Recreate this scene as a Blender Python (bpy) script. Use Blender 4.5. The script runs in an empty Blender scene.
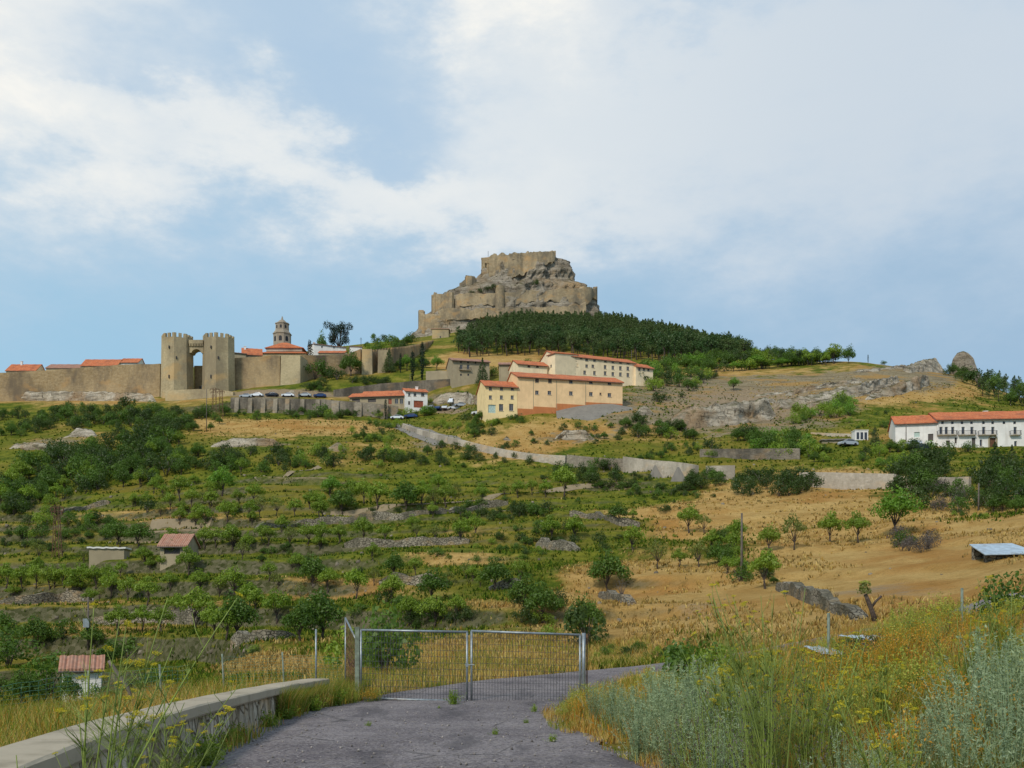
EXPOSURE = 0.06; SUN_AZ_DEG = -150.0; SUN_EL_DEG = 38.0; SUN_E = 2.4; SUN_ANG = 9.0; SKY_S = 0.1; SKY_TINT = (.75, .86, .92); HAZE = 0
import bpy, math, random
import numpy as np
from mathutils import Vector
S = bpy.context.scene
COL = S.collection
rnd = random.Random(7)
F, HZ, ZC = 1000.0, 610.0, 1.65
PI = math.pi

# ------------------------------------------------------------------ numpy noise
def _hash(ix, iy, seed):
    n = (ix.astype(np.int64) * 374761393 + iy.astype(np.int64) * 668265263 + seed * 974634777) & 0xffffffff
    n = ((n ^ (n >> 13)) * 1274126177) & 0xffffffff
    n = n ^ (n >> 16)
    return (n & 0xffff) / 65535.0
def vnoise(x, y, seed=0):
    x = np.asarray(x, float); y = np.asarray(y, float)
    ix = np.floor(x); iy = np.floor(y); fx = x - ix; fy = y - iy
    fx = fx * fx * (3 - 2 * fx); fy = fy * fy * (3 - 2 * fy)
    a = _hash(ix, iy, seed); b = _hash(ix + 1, iy, seed); c = _hash(ix, iy + 1, seed); d = _hash(ix + 1, iy + 1, seed)
    return (a * (1 - fx) + b * fx) * (1 - fy) + (c * (1 - fx) + d * fx) * fy
def fbm(x, y, seed=0, octv=4):
    t = 0; a = 0.5; s = 0
    for o in range(octv):
        t = t + a * vnoise(x * 2 ** o, y * 2 ** o, seed + o * 17); s += a; a *= 0.5
    return t / s
def sstep(a, b, x):
    t = np.clip((np.asarray(x, float) - a) / (b - a), 0, 1); return t * t * (3 - 2 * t)

# ------------------------------------------------------------------ terrain
CU = np.array([-300, 0, 120, 256, 345, 400, 450, 490, 512, 620, 730, 860, 960, 1024, 1300], float)
TAB = {
 36:  [740, 730, 700, 687, 684, 683, 683, 683, 683, 680, 668, 645, 632, 622, 612],
 50:  [732, 724, 704, 674, 668, 665, 664, 663, 662, 662, 655, 632, 612, 590, 585],
 65:  [722, 714, 706, 657, 648, 644, 641, 638, 636, 638, 622, 600, 582, 565, 560],
 80:  [706, 697, 688, 634, 622, 615, 608, 603, 600, 606, 594, 574, 556, 545, 538],
 100: [662, 650, 640, 602, 592, 586, 580, 577, 575, 576, 563, 549, 534, 522, 512],
 130: [598, 590, 580, 560, 554, 550, 546, 543, 542, 539, 532, 518, 507, 498, 490],
 165: [546, 541, 531, 517, 514, 511, 509, 507, 505, 503, 496, 487, 480, 472, 465],
 200: [508, 505, 496, 484, 483, 482, 480, 479, 478, 474, 468, 458, 457, 452, 447],
 218: [492, 489, 481, 470, 470, 470, 467, 465, 464, 460, 453, 447, 449, 447, 445],
 240: [472, 470, 463, 453, 453, 453, 447, 443, 441, 438, 437, 433, 432, 436, 434],
 262: [460, 457, 450, 440, 440, 440, 434, 413, 412, 410, 423, 414, 416, 422, 420],
 300: [435, 433, 427, 422, 424, 424, 424, 398, 392, 390, 401, 391, 395, 405, 405],
 324: [422, 420, 416, 413, 417, 417, 412, 390, 384, 384, 387, 379, 386, 402, 402],
 328: [420, 418, 414, 398.5, 402, 408, 411, 389, 383, 383, 385, 377, 385, 402, 402],
 345: [413, 411, 404, 395, 394, 402, 385, 382, 377, 376, 377, 369, 380, 400, 402],
 360: [406, 405, 400, 391, 384, 384, 376, 374, 373, 372, 370, 365, 377, 400, 403],
 380: [402, 402, 396, 387, 376, 372, 369, 368, 367, 367, 364, 362, 375, 400, 404],
 420: [390, 390, 384, 376, 364, 360, 360, 360, 360, 360, 358, 364, 381, 405, 410],
 480: [382, 382, 376, 366, 355, 350, 347, 346, 345, 346, 356, 370, 390, 410, 415],
 540: [382, 382, 376, 361, 350, 343, 338, 333, 330, 331, 353, 376, 396, 415, 420],
 600: [386, 386, 379, 359, 346, 340, 334, 328, 326, 329, 358, 386, 406, 421, 426],
 680: [396, 396, 389, 366, 352, 346, 343, 341, 340, 347, 374, 400, 416, 430, 435],
 850: [425, 425, 418, 400, 390, 385, 384, 383, 383, 392, 412, 430, 440, 450, 455],
 1500:[500, 500, 500, 495, 490, 490, 490, 490, 490, 495, 500, 510, 515, 520, 520],
 7000:[590] * 15,
}
_Y = np.array(sorted(TAB)); _V = np.array([TAB[k] for k in sorted(TAB)], float)
def _pchip(x, y, xi):
    h = np.diff(x); d = np.diff(y) / h; m = np.zeros(len(x))
    for i in range(1, len(x) - 1):
        if d[i - 1] * d[i] > 0:
            w1 = 2 * h[i] + h[i - 1]; w2 = h[i] + 2 * h[i - 1]
            m[i] = (w1 + w2) / (w1 / d[i - 1] + w2 / d[i])
    m[0] = d[0]; m[-1] = d[-1]
    k = np.clip(np.searchsorted(x, xi) - 1, 0, len(x) - 2); t = (xi - x[k]) / h[k]
    return ((2 * t**3 - 3 * t**2 + 1) * y[k] + (t**3 - 2 * t**2 + t) * h[k] * m[k]
            + (-2 * t**3 + 3 * t**2) * y[k + 1] + (t**3 - t**2) * h[k] * m[k + 1])
_LY = np.linspace(math.log(36), math.log(7000), 1400)
_G1 = np.stack([_pchip(np.log(_Y), _V[:, j], _LY) for j in range(len(CU))], 1)
_UU = np.linspace(-300, 1300, 401)
_G = np.stack([np.interp(_UU, CU, _G1[i]) for i in range(len(_LY))], 0)
_k = np.array([1, 2, 3, 4, 3, 2, 1], float); _k /= _k.sum()
_Gs = np.stack([np.convolve(np.pad(r, 3, mode='edge'), _k, 'valid') for r in _G]); _G = _Gs
def vtab(u, y):
    u = np.clip(u, -300, 1299.9); ly = np.log(np.clip(y, 36, 6999))
    a = (u + 300) / 4.0; b = (ly - _LY[0]) / (_LY[1] - _LY[0])
    i = np.clip(a.astype(int), 0, 399); j = np.clip(b.astype(int), 0, 1398); fa = a - i; fb = b - j
    return ((_G[j, i] * (1 - fa) + _G[j, i + 1] * fa) * (1 - fb) + (_G[j + 1, i] * (1 - fa) + _G[j + 1, i + 1] * fa) * fb)
PX = [(-1.6, -6), (-2.3, 1), (-3.3, 6), (-4.05, 10), (-4.65, 15), (-5.05, 20), (-5.3, 24), (-5.38, 29.2)]    # parapet face towards the road
RX = [(3.2, -6), (2.6, 4), (2.25, 11), (2.0, 14), (1.1, 20), (1.05, 24), (2.0, 28.5), (3.0, 31)]               # right edge of the asphalt
def px_left(y): return np.interp(y, [p[1] for p in PX], [p[0] for p in PX])
def rx_right(y): return np.interp(y, [p[1] for p in RX], [p[0] for p in RX])
ROADC = [(-0.2, -8), (-0.4, 2), (-1.2, 10), (-1.6, 16), (-2.0, 22), (-1.7, 28), (-1.0, 31.5), (1.5, 36.5), (5.5, 41), (11, 44.5), (18, 47), (28, 48.5)]
def road_dist(x, y):
    d = np.full(np.shape(x), 1e9)
    for (ax, ay), (bx, by) in zip(ROADC[:-1], ROADC[1:]):
        vx, vy = bx - ax, by - ay; t = np.clip(((x - ax) * vx + (y - ay) * vy) / (vx * vx + vy * vy), 0, 1)
        d = np.minimum(d, np.hypot(x - ax - t * vx, y - ay - t * vy))
    return d
def zsmooth(x, y):
    x = np.asarray(x, float); y = np.asarray(y, float)
    yy = np.maximum(y, 36); v = vtab(512 + F * x / yy, yy); zf = ZC + (HZ - v) * yy / F
    r = -0.035 * np.clip(y, -30, 29.5); r = np.where(y < 0, 0.0 * y, r)
    dr = x - rx_right(y); dl = px_left(y) - 0.5 - x
    hr = 0.2 * np.clip(dr - 0.2, 0, None); hr = np.where(hr > 1.4, 1.4 + 1.6 * np.tanh((hr - 1.4) / 1.6), hr)
    hl = np.where(dl > 0, 0.12 * sstep(0, 1, dl) - 0.5 * np.log1p(np.exp((dl - 4.5) / 1.2)) * 0.6, 0)
    zn = r + np.where(x > 0, hr, 0) + hl
    w = sstep(30, 42, y)
    return zn * (1 - w) + zf * w
def terr(x, y, detail=True):
    x = np.asarray(x, float); y = np.asarray(y, float)
    z = zsmooth(x, y)
    u = 512 + F * x / np.maximum(y, 8)
    m = sstep(64, 82, y) * (1 - sstep(205, 240, y)) * (1 - 0.75 * sstep(560, 800, u)) * (.6 + .4 * sstep(.36, .6, fbm(x / 38 + 7, y / 38, 15, 3)))
    q = (z + (fbm(x / 38, y / 38, 5, 4) - .5) * 3.6 - 0.004 * x) / 2.9
    fr = q - np.floor(q)
    st = np.where(fr < .82, fr * .27, .2214 + .7786 * sstep(.82, 1.0, fr)) - fr
    z = z + m * st * 2.9
    rd = road_dist(x, y)
    nat = sstep(2.9, 4.4, rd)
    z = z + nat * ((fbm(x / 3.1, y / 3.1, 21, 3) - .5) * .22 * sstep(3, 20, y + np.abs(x)) + (fbm(x / 14, y / 14, 33, 3) - .5) * 1.1 * sstep(45, 110, y)
                   + (fbm(x / 40, y / 40, 43, 3) - .5) * 2.0 * sstep(150, 260, y))
    return z - 0.035 * (1 - nat)
def TZ(x, y): return float(terr(np.array([x]), np.array([y]))[0])
_YS = np.exp(np.linspace(math.log(31), math.log(720), 2600))
def G(u, v, ymin=31, ymax=720):
    """where the line of sight through photo pixel (u, v) meets the ground"""
    x = (u - 512) * _YS / F; z = terr(x, _YS); vp = HZ - (z - ZC) * F / _YS
    ok = np.where((vp <= v) & (_YS >= ymin) & (_YS <= ymax))[0]
    i = ok[0] if len(ok) else int(np.argmin(np.abs(vp - v) + (_YS < ymin) * 1e3 + (_YS > ymax) * 1e3))
    return float(x[i]), float(_YS[i]), float(z[i])
def P(u, v, Y): return Vector(((u - 512) * Y / F, Y, ZC + (HZ - v) * Y / F))

# ------------------------------------------------------------------ object helpers
def tag(o, label=None, cat=None, group=None, kind=None):
    if label: o['label'] = label
    if cat: o['category'] = cat
    if group: o['group'] = group
    if kind: o['kind'] = kind
    return o
def empty(name, loc=(0, 0, 0), rz=0.0):
    o = bpy.data.objects.new(name, None); COL.objects.link(o); o.location = loc; o.rotation_euler = (0, 0, rz)
    o.empty_display_size = .3; return o
def copy_tree(o, parent=None):
    c = o.copy(); COL.objects.link(c)
    if parent is not None: c.parent = parent
    for ch in o.children: copy_tree(ch, c)
    return c
class MB:
    def __init__(s): s.v = []; s.f = []; s.m = []
    def add(s, vs, fs, mi=0):
        b = len(s.v); s.v += [tuple(p) for p in vs]; s.f += [tuple(b + i for i in f) for f in fs]; s.m += [mi] * len(fs); return s
    def box(s, x0, x1, y0, y1, z0, z1, mi=0):
        return s.add([(x0, y0, z0), (x1, y0, z0), (x1, y1, z0), (x0, y1, z0), (x0, y0, z1), (x1, y0, z1), (x1, y1, z1), (x0, y1, z1)],
                     [(0, 3, 2, 1), (4, 5, 6, 7), (0, 1, 5, 4), (1, 2, 6, 5), (2, 3, 7, 6), (3, 0, 4, 7)], mi)
    def loft(s, rings, mi=0, cap0=True, cap1=True, closed=True):
        n = len(rings[0]); b = len(s.v); s.v += [tuple(p) for r in rings for p in r]
        for i in range(len(rings) - 1):
            for j in range(n if closed else n - 1):
                k = (j + 1) % n
                s.f.append((b + i * n + j, b + i * n + k, b + (i + 1) * n + k, b + (i + 1) * n + j)); s.m.append(mi)
        if cap0: s.f.append(tuple(b + j for j in range(n - 1, -1, -1))); s.m.append(mi)
        if cap1: e = b + (len(rings) - 1) * n; s.f.append(tuple(e + j for j in range(n))); s.m.append(mi)
        return s
    def prism(s, poly, z0, z1, mi=0): return s.loft([[(x, y, z0) for x, y in poly], [(x, y, z1) for x, y in poly]], mi)
    def tube(s, path, r0, r1=None, n=6, mi=0):
        r1 = r0 if r1 is None else r1; rings = []; N = len(path)
        for i, p in enumerate(path):
            p = Vector(p); d = Vector(path[min(i + 1, N - 1)]) - Vector(path[max(i - 1, 0)])
            if d.length < 1e-6: d = Vector((0, 0, 1))
            d.normalize(); a = d.cross(Vector((0.31, 0.95, 0.1))) if abs(d.z) > .9 else d.cross(Vector((0, 0, 1)))
            a.normalize(); b = d.cross(a); r = r0 + (r1 - r0) * i / max(N - 1, 1)
            rings.append([p + a * (r * math.cos(2 * PI * k / n)) + b * (r * math.sin(2 * PI * k / n)) for k in range(n)])
        return s.loft(rings, mi)
    def bar(s, a, b, w, mi=0): return s.tube([a, b], w * .7, None, 4, mi)
    def build(s, name, mats, parent=None, smooth=False, loc=None):
        me = bpy.data.meshes.new(name); me.from_pydata(s.v, [], s.f)
        for m in (mats if isinstance(mats, (list, tuple)) else [mats]): me.materials.append(m)
        me.polygons.foreach_set('material_index', s.m)
        if smooth: me.polygons.foreach_set('use_smooth', [True] * len(s.f))
        me.update(); o = bpy.data.objects.new(name, me); COL.objects.link(o)
        if parent is not None: o.parent = parent
        if loc is not None: o.location = loc
        return o
def quad_mesh(name, V, Q, mats, colors=None, mi=None, smooth=False):
    me = bpy.data.meshes.new(name); V = np.asarray(V, np.float32).reshape(-1, 3); Q = np.asarray(Q, np.int32).reshape(-1, 4)
    me.vertices.add(len(V)); me.vertices.foreach_set('co', V.ravel())
    me.loops.add(Q.size); me.loops.foreach_set('vertex_index', Q.ravel())
    me.polygons.add(len(Q)); me.polygons.foreach_set('loop_start', np.arange(0, Q.size, 4, dtype=np.int32))
    for m in (mats if isinstance(mats, (list, tuple)) else [mats]): me.materials.append(m)
    if mi is not None: me.polygons.foreach_set('material_index', np.asarray(mi, np.int32))
    if smooth: me.polygons.foreach_set('use_smooth', np.ones(len(Q), bool))
    if colors is not None:
        ca = me.color_attributes.new('Col', 'FLOAT_COLOR', 'POINT'); c = np.ones((len(V), 4), np.float32); c[:, :3] = colors; ca.data.foreach_set('color', c.ravel())
    me.update(calc_edges=True); return me
def link(name, me, parent=None, loc=None):
    o = bpy.data.objects.new(name, me); COL.objects.link(o)
    if parent is not None: o.parent = parent
    if loc is not None: o.location = loc
    return o

# ------------------------------------------------------------------ materials
class NT:
    def __init__(s, tree): s.t = tree; s.n = tree.nodes; s.l = tree.links
    def node(s, typ, **kw):
        n = s.n.new(typ)
        for k, v in kw.items():
            if k.startswith('i_'):
                key = k[2:]; n.inputs[int(key) if key.isdigit() else key].default_value = v
            else: setattr(n, k, v)
        return n
    def put(s, sock, val):
        if hasattr(val, 'is_output') or isinstance(val, bpy.types.NodeSocket): s.l.new(val, sock)
        else: sock.default_value = val
    def math(s, op, a, b=0.0, c=None, clamp=False):
        n = s.n.new('ShaderNodeMath'); n.operation = op; n.use_clamp = clamp; s.put(n.inputs[0], a); s.put(n.inputs[1], b)
        if c is not None: s.put(n.inputs[2], c)
        return n.outputs[0]
    def mix(s, fac, a, b, blend='MIX'):
        n = s.n.new('ShaderNodeMix'); n.data_type = 'RGBA'; n.blend_type = blend; n.clamp_factor = True
        s.put(n.inputs[0], fac)
        for i, c in ((6, a), (7, b)): s.put(n.inputs[i], c if not isinstance(c, tuple) else (c + (1,))[:4])
        return n.outputs[2]
    def noise(s, vec, scale, detail=4, rough=.55, dist=0.0):
        n = s.n.new('ShaderNodeTexNoise'); n.inputs['Scale'].default_value = scale; n.inputs['Detail'].default_value = detail
        n.inputs['Roughness'].default_value = rough; n.inputs['Distortion'].default_value = dist
        if vec is not None: s.l.new(vec, n.inputs['Vector'])
        return n.outputs['Fac']
    def sm(s, x, a, b, lo=0.0, hi=1.0):
        n = s.n.new('ShaderNodeMapRange'); n.interpolation_type = 'SMOOTHSTEP'; s.put(n.inputs[0], x)
        n.inputs[1].default_value = a; n.inputs[2].default_value = b; n.inputs[3].default_value = lo; n.inputs[4].default_value = hi
        return n.outputs[0]
    def mapping(s, vec, scale=(1, 1, 1), rot=(0, 0, 0)):
        n = s.n.new('ShaderNodeMapping'); n.inputs['Scale'].default_value = scale; n.inputs['Rotation'].default_value = rot; s.l.new(vec, n.inputs['Vector']); return n.outputs[0]
def newmat(name):
    m = bpy.data.materials.new(name); m.use_nodes = True; m.node_tree.nodes.clear(); nt = NT(m.node_tree)
    out = nt.node('ShaderNodeOutputMaterial'); return m, nt, out
def bsdf(nt, out, col, rough=.8, bump=None, bstr=.3, bdist=.05, metal=0.0, spec=.3):
    b = nt.node('ShaderNodeBsdfPrincipled'); nt.put(b.inputs['Base Color'], col if not isinstance(col, tuple) else (col + (1,))[:4])
    nt.put(b.inputs['Roughness'], rough); b.inputs['Metallic'].default_value = metal; b.inputs['Specular IOR Level'].default_value = spec
    if bump is not None:
        bn = nt.node('ShaderNodeBump'); bn.inputs['Strength'].default_value = bstr; bn.inputs['Distance'].default_value = bdist
        nt.l.new(bump, bn.inputs['Height']); nt.l.new(bn.outputs[0], b.inputs['Normal'])
    nt.l.new(b.outputs[0], out.inputs['Surface']); return b
def coords(nt, kind='Object'): return nt.node('ShaderNodeTexCoord').outputs[kind]
def pos(nt): return nt.node('ShaderNodeNewGeometry').outputs['Position']

def m_plain(name, c, rough=.6, metal=0.0, var=.25, scale=6.0, stain=None, sscale=.35):
    m, nt, out = newmat(name); p = coords(nt)
    n = nt.noise(p, scale, 5); d = tuple(x * (1 - var) for x in c); e = tuple(min(1, x * (1 + var)) for x in c)
    col = nt.mix(nt.sm(n, .3, .7), d, e)
    if stain: col = nt.mix(nt.sm(nt.noise(nt.mapping(p, (1, 1, .35)), sscale, 5, .65), .5, .72, 0, .7), col, stain)
    bsdf(nt, out, col, rough, n, .15, .02, metal); return m
def m_masonry(name, c1, c2, mortar, stone=.5, stain=(.09, .075, .055), aspect=.55, bstr=.6, gap=.06, big=.07, patch=.5):
    """coursed rubble: irregular stones, pale joints, broad weather stains"""
    m, nt, out = newmat(name); p = pos(nt); pm = nt.mapping(p, (1 / stone, 1 / stone, 1 / (stone * aspect)))
    vo = nt.node('ShaderNodeTexVoronoi', feature='DISTANCE_TO_EDGE', i_Scale=1.0); nt.l.new(pm, vo.inputs['Vector'])
    vc = nt.node('ShaderNodeTexVoronoi', feature='F1', i_Scale=1.0); nt.l.new(pm, vc.inputs['Vector'])
    sep = nt.node('ShaderNodeSeparateColor'); nt.l.new(vc.outputs['Color'], sep.inputs[0])
    col = nt.mix(sep.outputs[0], c1, c2)
    col = nt.mix(nt.sm(nt.noise(p, 1.3 / stone, 5, .65), .35, .7, 0, .5), col, tuple(x * .55 for x in c1))
    col = nt.mix(nt.sm(nt.noise(p, big * .8, 6, .65), .42, .62, 0, patch), col, tuple(x * 1.3 for x in c2))
    joint = nt.sm(vo.outputs['Distance'], 0.0, gap, 1, 0)
    col = nt.mix(joint, col, mortar)
    st = nt.sm(nt.noise(nt.mapping(p, (1, 1, .45)), big, 6, .68), .44, .62, 0, .85)
    col = nt.mix(st, col, stain)
    st2 = nt.sm(nt.noise(nt.mapping(p, (1, 1, 1.6)), big * 1.7, 4, .6), .52, .68, 0, .55)
    col = nt.mix(st2, col, (c2[0] * 1.15, c2[1] * .9, c2[2] * .62))
    h = nt.math('SUBTRACT', nt.noise(p, 3 / stone, 4), nt.math('MULTIPLY', joint, .7))
    bsdf(nt, out, col, .92, h, bstr, stone * .15, 0, .15); return m
def m_render(name, c, dirt=(.2, .16, .11), amt=.45, grime=.16):
    """lime render: chalky, streaked by rain, patched"""
    m, nt, out = newmat(name); p = pos(nt)
    col = nt.mix(nt.sm(nt.noise(p, .5, 5, .6), .35, .68), tuple(x * .86 for x in c), c)
    col = nt.mix(nt.sm(nt.noise(nt.mapping(p, (1.6, 1.6, .16)), .9, 5, .6), .5, .78, 0, amt), col, dirt)
    col = nt.mix(nt.sm(nt.noise(p, grime, 6, .7), .56, .72, 0, amt * .8), col, tuple(x * .66 for x in c))
    bsdf(nt, out, col, .9, nt.noise(p, 7, 4), .25, .02, 0, .15); return m
def m_tiles(name, c1, c2, c3):
    m, nt, out = newmat(name); p = coords(nt)
    w = nt.node('ShaderNodeTexWave', wave_type='BANDS', bands_direction='X'); w.inputs['Scale'].default_value = 1.15; w.inputs['Distortion'].default_value = .4
    nt.l.new(p, w.inputs['Vector'])
    vc = nt.node('ShaderNodeTexVoronoi', feature='F1', i_Scale=1.0); nt.l.new(nt.mapping(p, (3.6, 2.2, 2.2)), vc.inputs['Vector'])
    sep = nt.node('ShaderNodeSeparateColor'); nt.l.new(vc.outputs['Color'], sep.inputs[0])
    col = nt.mix(sep.outputs[0], c1, c2)
    col = nt.mix(nt.sm(nt.noise(p, .35, 6, .65), .46, .68, 0, .8), col, c3)
    col = nt.mix(nt.math('MULTIPLY', nt.sm(w.outputs['Fac'], .0, .45, 1, 0), .45), col, tuple(x * .3 for x in c1))
    bsdf(nt, out, col, .9, w.outputs['Fac'], .6, .08, 0, .15); return m
def m_rock(name, a, b, dark, rust, sc=.22):
    m, nt, out = newmat(name); p = pos(nt)
    strata = nt.noise(nt.mapping(p, (.25, .25, 2.2), (.0, .12, 0)), sc * 2.2, 6, .65, .4)
    n = nt.noise(p, sc, 8, .7)
    col = nt.mix(nt.sm(n, .34, .66), a, b)
    col = nt.mix(nt.sm(strata, .46, .62, 0, .75), col, dark)
    col = nt.mix(nt.sm(nt.noise(p, sc * .33, 5, .6), .5, .66, 0, .8), col, rust)
    crack = nt.sm(nt.noise(nt.mapping(p, (1.6, 1.6, .5)), sc * 5, 7, .7, .8), .56, .62, 0, .8)
    col = nt.mix(crack, col, tuple(x * .3 for x in dark))
    up = nt.node('ShaderNodeSeparateXYZ'); nt.l.new(nt.node('ShaderNodeNewGeometry').outputs['Normal'], up.inputs[0])
    veg = nt.math('MULTIPLY', nt.sm(up.outputs[2], .55, .9), nt.sm(nt.noise(p, sc * 2.4, 5, .6), .4, .6))
    col = nt.mix(veg, col, (.085, .08, .022))
    bsdf(nt, out, col, .95, nt.math('ADD', nt.noise(p, sc * 4, 8, .75), nt.math('MULTIPLY', strata, 1.0)), .9, 1.2 * .22 / sc, 0, .1); return m
def m_leaf(name, c1, c2, c3, trans=.35, hue=.35):
    """foliage: two greens by leaf clump, some yellowed, each plant its own tone"""
    m, nt, out = newmat(name); p = coords(nt); oi = nt.node('ShaderNodeObjectInfo').outputs['Random']
    vc = nt.node('ShaderNodeTexNoise'); vc.inputs['Scale'].default_value = 5.0; vc.inputs['Detail'].default_value = 3; nt.l.new(p, vc.inputs['Vector'])
    col = nt.mix(nt.sm(vc.outputs['Fac'], .35, .65), c1, c2)
    col = nt.mix(nt.math('MULTIPLY', oi, hue), col, c3)
    wn = nt.node('ShaderNodeTexWhiteNoise', noise_dimensions='1D'); nt.l.new(oi, wn.inputs['W'])
    col = nt.mix(nt.math('MULTIPLY', wn.outputs['Value'], .45), col, tuple(x * .45 for x in c1))
    d = nt.node('ShaderNodeBsdfDiffuse'); t = nt.node('ShaderNodeBsdfTranslucent'); g = nt.node('ShaderNodeBsdfGlossy')
    g.inputs['Roughness'].default_value = .5; g.inputs['Color'].default_value = (1, 1, 1, 1)
    nt.l.new(col, d.inputs[0]); nt.l.new(nt.mix(.5, col, (c2[0] * 1.3, c2[1] * 1.3, c2[2] * .8)), t.inputs[0])
    ms = nt.node('ShaderNodeMixShader'); ms.inputs[0].default_value = trans; nt.l.new(d.outputs[0], ms.inputs[1]); nt.l.new(t.outputs[0], ms.inputs[2])
    m2 = nt.node('ShaderNodeMixShader'); m2.inputs[0].default_value = .02; nt.l.new(ms.outputs[0], m2.inputs[1]); nt.l.new(g.outputs[0], m2.inputs[2])
    nt.l.new(m2.outputs[0], out.inputs['Surface']); return m
def m_vcol(name, trans=.3):
    m, nt, out = newmat(name); a = nt.node('ShaderNodeVertexColor', layer_name='Col').outputs[0]
    d = nt.node('ShaderNodeBsdfDiffuse'); t = nt.node('ShaderNodeBsdfTranslucent'); nt.l.new(a, d.inputs[0]); nt.l.new(a, t.inputs[0])
    ms = nt.node('ShaderNodeMixShader'); ms.inputs[0].default_value = trans; nt.l.new(d.outputs[0], ms.inputs[1]); nt.l.new(t.outputs[0], ms.inputs[2])
    nt.l.new(ms.outputs[0], out.inputs['Surface']); return m

M = {}
M['town'] = m_masonry('town_wall_stone', (.30, .205, .10), (.41, .295, .16), (.33, .25, .15), 1.1, (.13, .10, .07), .5, .5, .05, .05)
M['tower'] = m_masonry('ashlar', (.41, .32, .18), (.49, .39, .23), (.36, .285, .17), 1.0, (.24, .19, .12), .5, .35, .03, .05)
M['castle'] = m_masonry('castle_stone', (.33, .24, .135), (.44, .33, .20), (.36, .28, .17), 1.6, (.17, .14, .10), .5, .7, .05, .09)
M['grey'] = m_masonry('grey_rubble', (.21, .175, .13), (.31, .26, .195), (.27, .23, .175), .8, (.08, .07, .055), .6, .8, .08, .08)
M['dry'] = m_masonry('dry_stone', (.19, .165, .12), (.33, .285, .21), (.045, .038, .028), .45, (.10, .09, .06), .55, 1.0, .12, .25)
M['pale'] = m_masonry('pale_masonry', (.40, .34, .26), (.50, .43, .34), (.42, .36, .28), .7, (.26, .22, .17), .6, .5, .06, .10)
M['para'] = m_masonry('parapet_stone', (.34, .29, .22), (.62, .54, .42), (.12, .095, .065), .30, (.25, .19, .11), 1.3, 1.0, .10, .5)
M['concrete'] = m_render('coping_concrete', (.45, .375, .27), (.16, .13, .08), .75, 1.6)
M['apron'] = m_render('grey_apron', (.24, .215, .18), (.12, .11, .10), .6, .2)
M['beige'] = m_render('beige_render', (.86, .58, .31), (.45, .30, .17), .28)
M['yellow'] = m_render('yellow_render', (.90, .67, .34), (.5, .36, .2), .3)
M['cream'] = m_render('cream_render', (.86, .68, .44), (.45, .35, .23), .35)
M['white'] = m_render('whitewash', (.80, .76, .70), (.42, .36, .29), .42)
M['ochre'] = m_render('stone_render', (.38, .31, .20), (.2, .155, .1), .5)
M['orange'] = m_render('terracotta_plinth', (.55, .20, .075), (.3, .12, .06), .4)
M['roof'] = m_tiles('clay_tiles', (.55, .145, .06), (.66, .235, .10), (.33, .12, .065))
M['roofold'] = m_tiles('weathered_tiles', (.40, .185, .12), (.46, .26, .18), (.26, .17, .13))
M['wood'] = m_plain('brown_wood', (.12, .055, .028), .7, 0, .3, 3)
M['redwood'] = m_plain('red_door', (.28, .075, .035), .6, 0, .3, 3)
M['frame'] = m_plain('window_frame', (.42, .38, .33), .6)
M['darkframe'] = m_plain('dark_frame', (.09, .075, .065), .6)
M['teal'] = m_plain('pale_green_door', (.42, .52, .46), .6)
def _glass():
    m, nt, out = newmat('window_glass'); p = pos(nt); bsdf(nt, out, nt.mix(nt.noise(p, .6, 2), (.018, .02, .026), (.06, .065, .075)), .08, None, spec=.6); return m
M['glass'] = _glass()
M['shutter'] = m_plain('shutter_brown', (.16, .11, .085), .7)
M['iron'] = m_plain('black_iron', (.03, .03, .034), .5, .6)
M['steel'] = m_plain('galvanised_steel', (.27, .30, .31), .45, .6, .2, 9, (.20, .14, .09), 1.4)
M['rust'] = m_plain('rusty_steel', (.16, .085, .05), .8, .3, .5, 7)
M['greenpaint'] = m_plain('green_painted_post', (.17, .20, .15), .6, 0, .35, 6, (.16, .085, .04), 2)
M['wire'] = m_plain('wire', (.12, .125, .125), .5, .7, .2)
M['greenwire'] = m_plain('green_coated_wire', (.06, .17, .11), .5)
M['timberpole'] = m_plain('timber_pole', (.13, .105, .085), .85, 0, .3, 3)
M['rubber'] = m_plain('tyre_rubber', (.02, .02, .02), .8)
M['sheet'] = m_plain('metal_sheet', (.44, .52, .57), .45, .35, .2, 2.5, (.26, .21, .16), .7)
M['bark'] = m_plain('bark', (.075, .055, .042), .95, 0, .45, 9)
M['twig'] = m_plain('grey_twigs', (.13, .105, .09), .95, 0, .4, 9)
M['rock'] = m_rock('limestone', (.46, .385, .28), (.68, .585, .45), (.20, .165, .12), (.36, .23, .12), .22)
M['crag'] = m_rock('castle_crag', (.32, .265, .19), (.50, .42, .32), (.19, .15, .105), (.45, .29, .14), .10)
M['bell'] = m_masonry('belfry_stone', (.42, .35, .27), (.48, .41, .32), (.40, .33, .25), .9, (.27, .22, .16), .5, .3, .03, .1)
M['lf_almond'] = m_leaf('almond_leaves', (.16, .26, .022), (.27, .38, .036), (.30, .33, .05))
M['lf_dense'] = m_leaf('dense_leaves', (.07, .14, .016), (.125, .215, .026), (.13, .19, .03))
M['lf_bright'] = m_leaf('bright_leaves', (.13, .27, .024), (.21, .38, .038), (.2, .31, .045))
M['lf_scrub'] = m_leaf('scrub_leaves', (.036, .072, .013), (.07, .12, .02), (.10, .125, .026))
M['lf_pine'] = m_leaf('pine_needles', (.036, .085, .024), (.08, .15, .036), (.12, .155, .045), .25, .9)
M['lf_dark'] = m_leaf('cypress_needles', (.012, .03, .016), (.022, .05, .022), (.03, .05, .022), .12)
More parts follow.
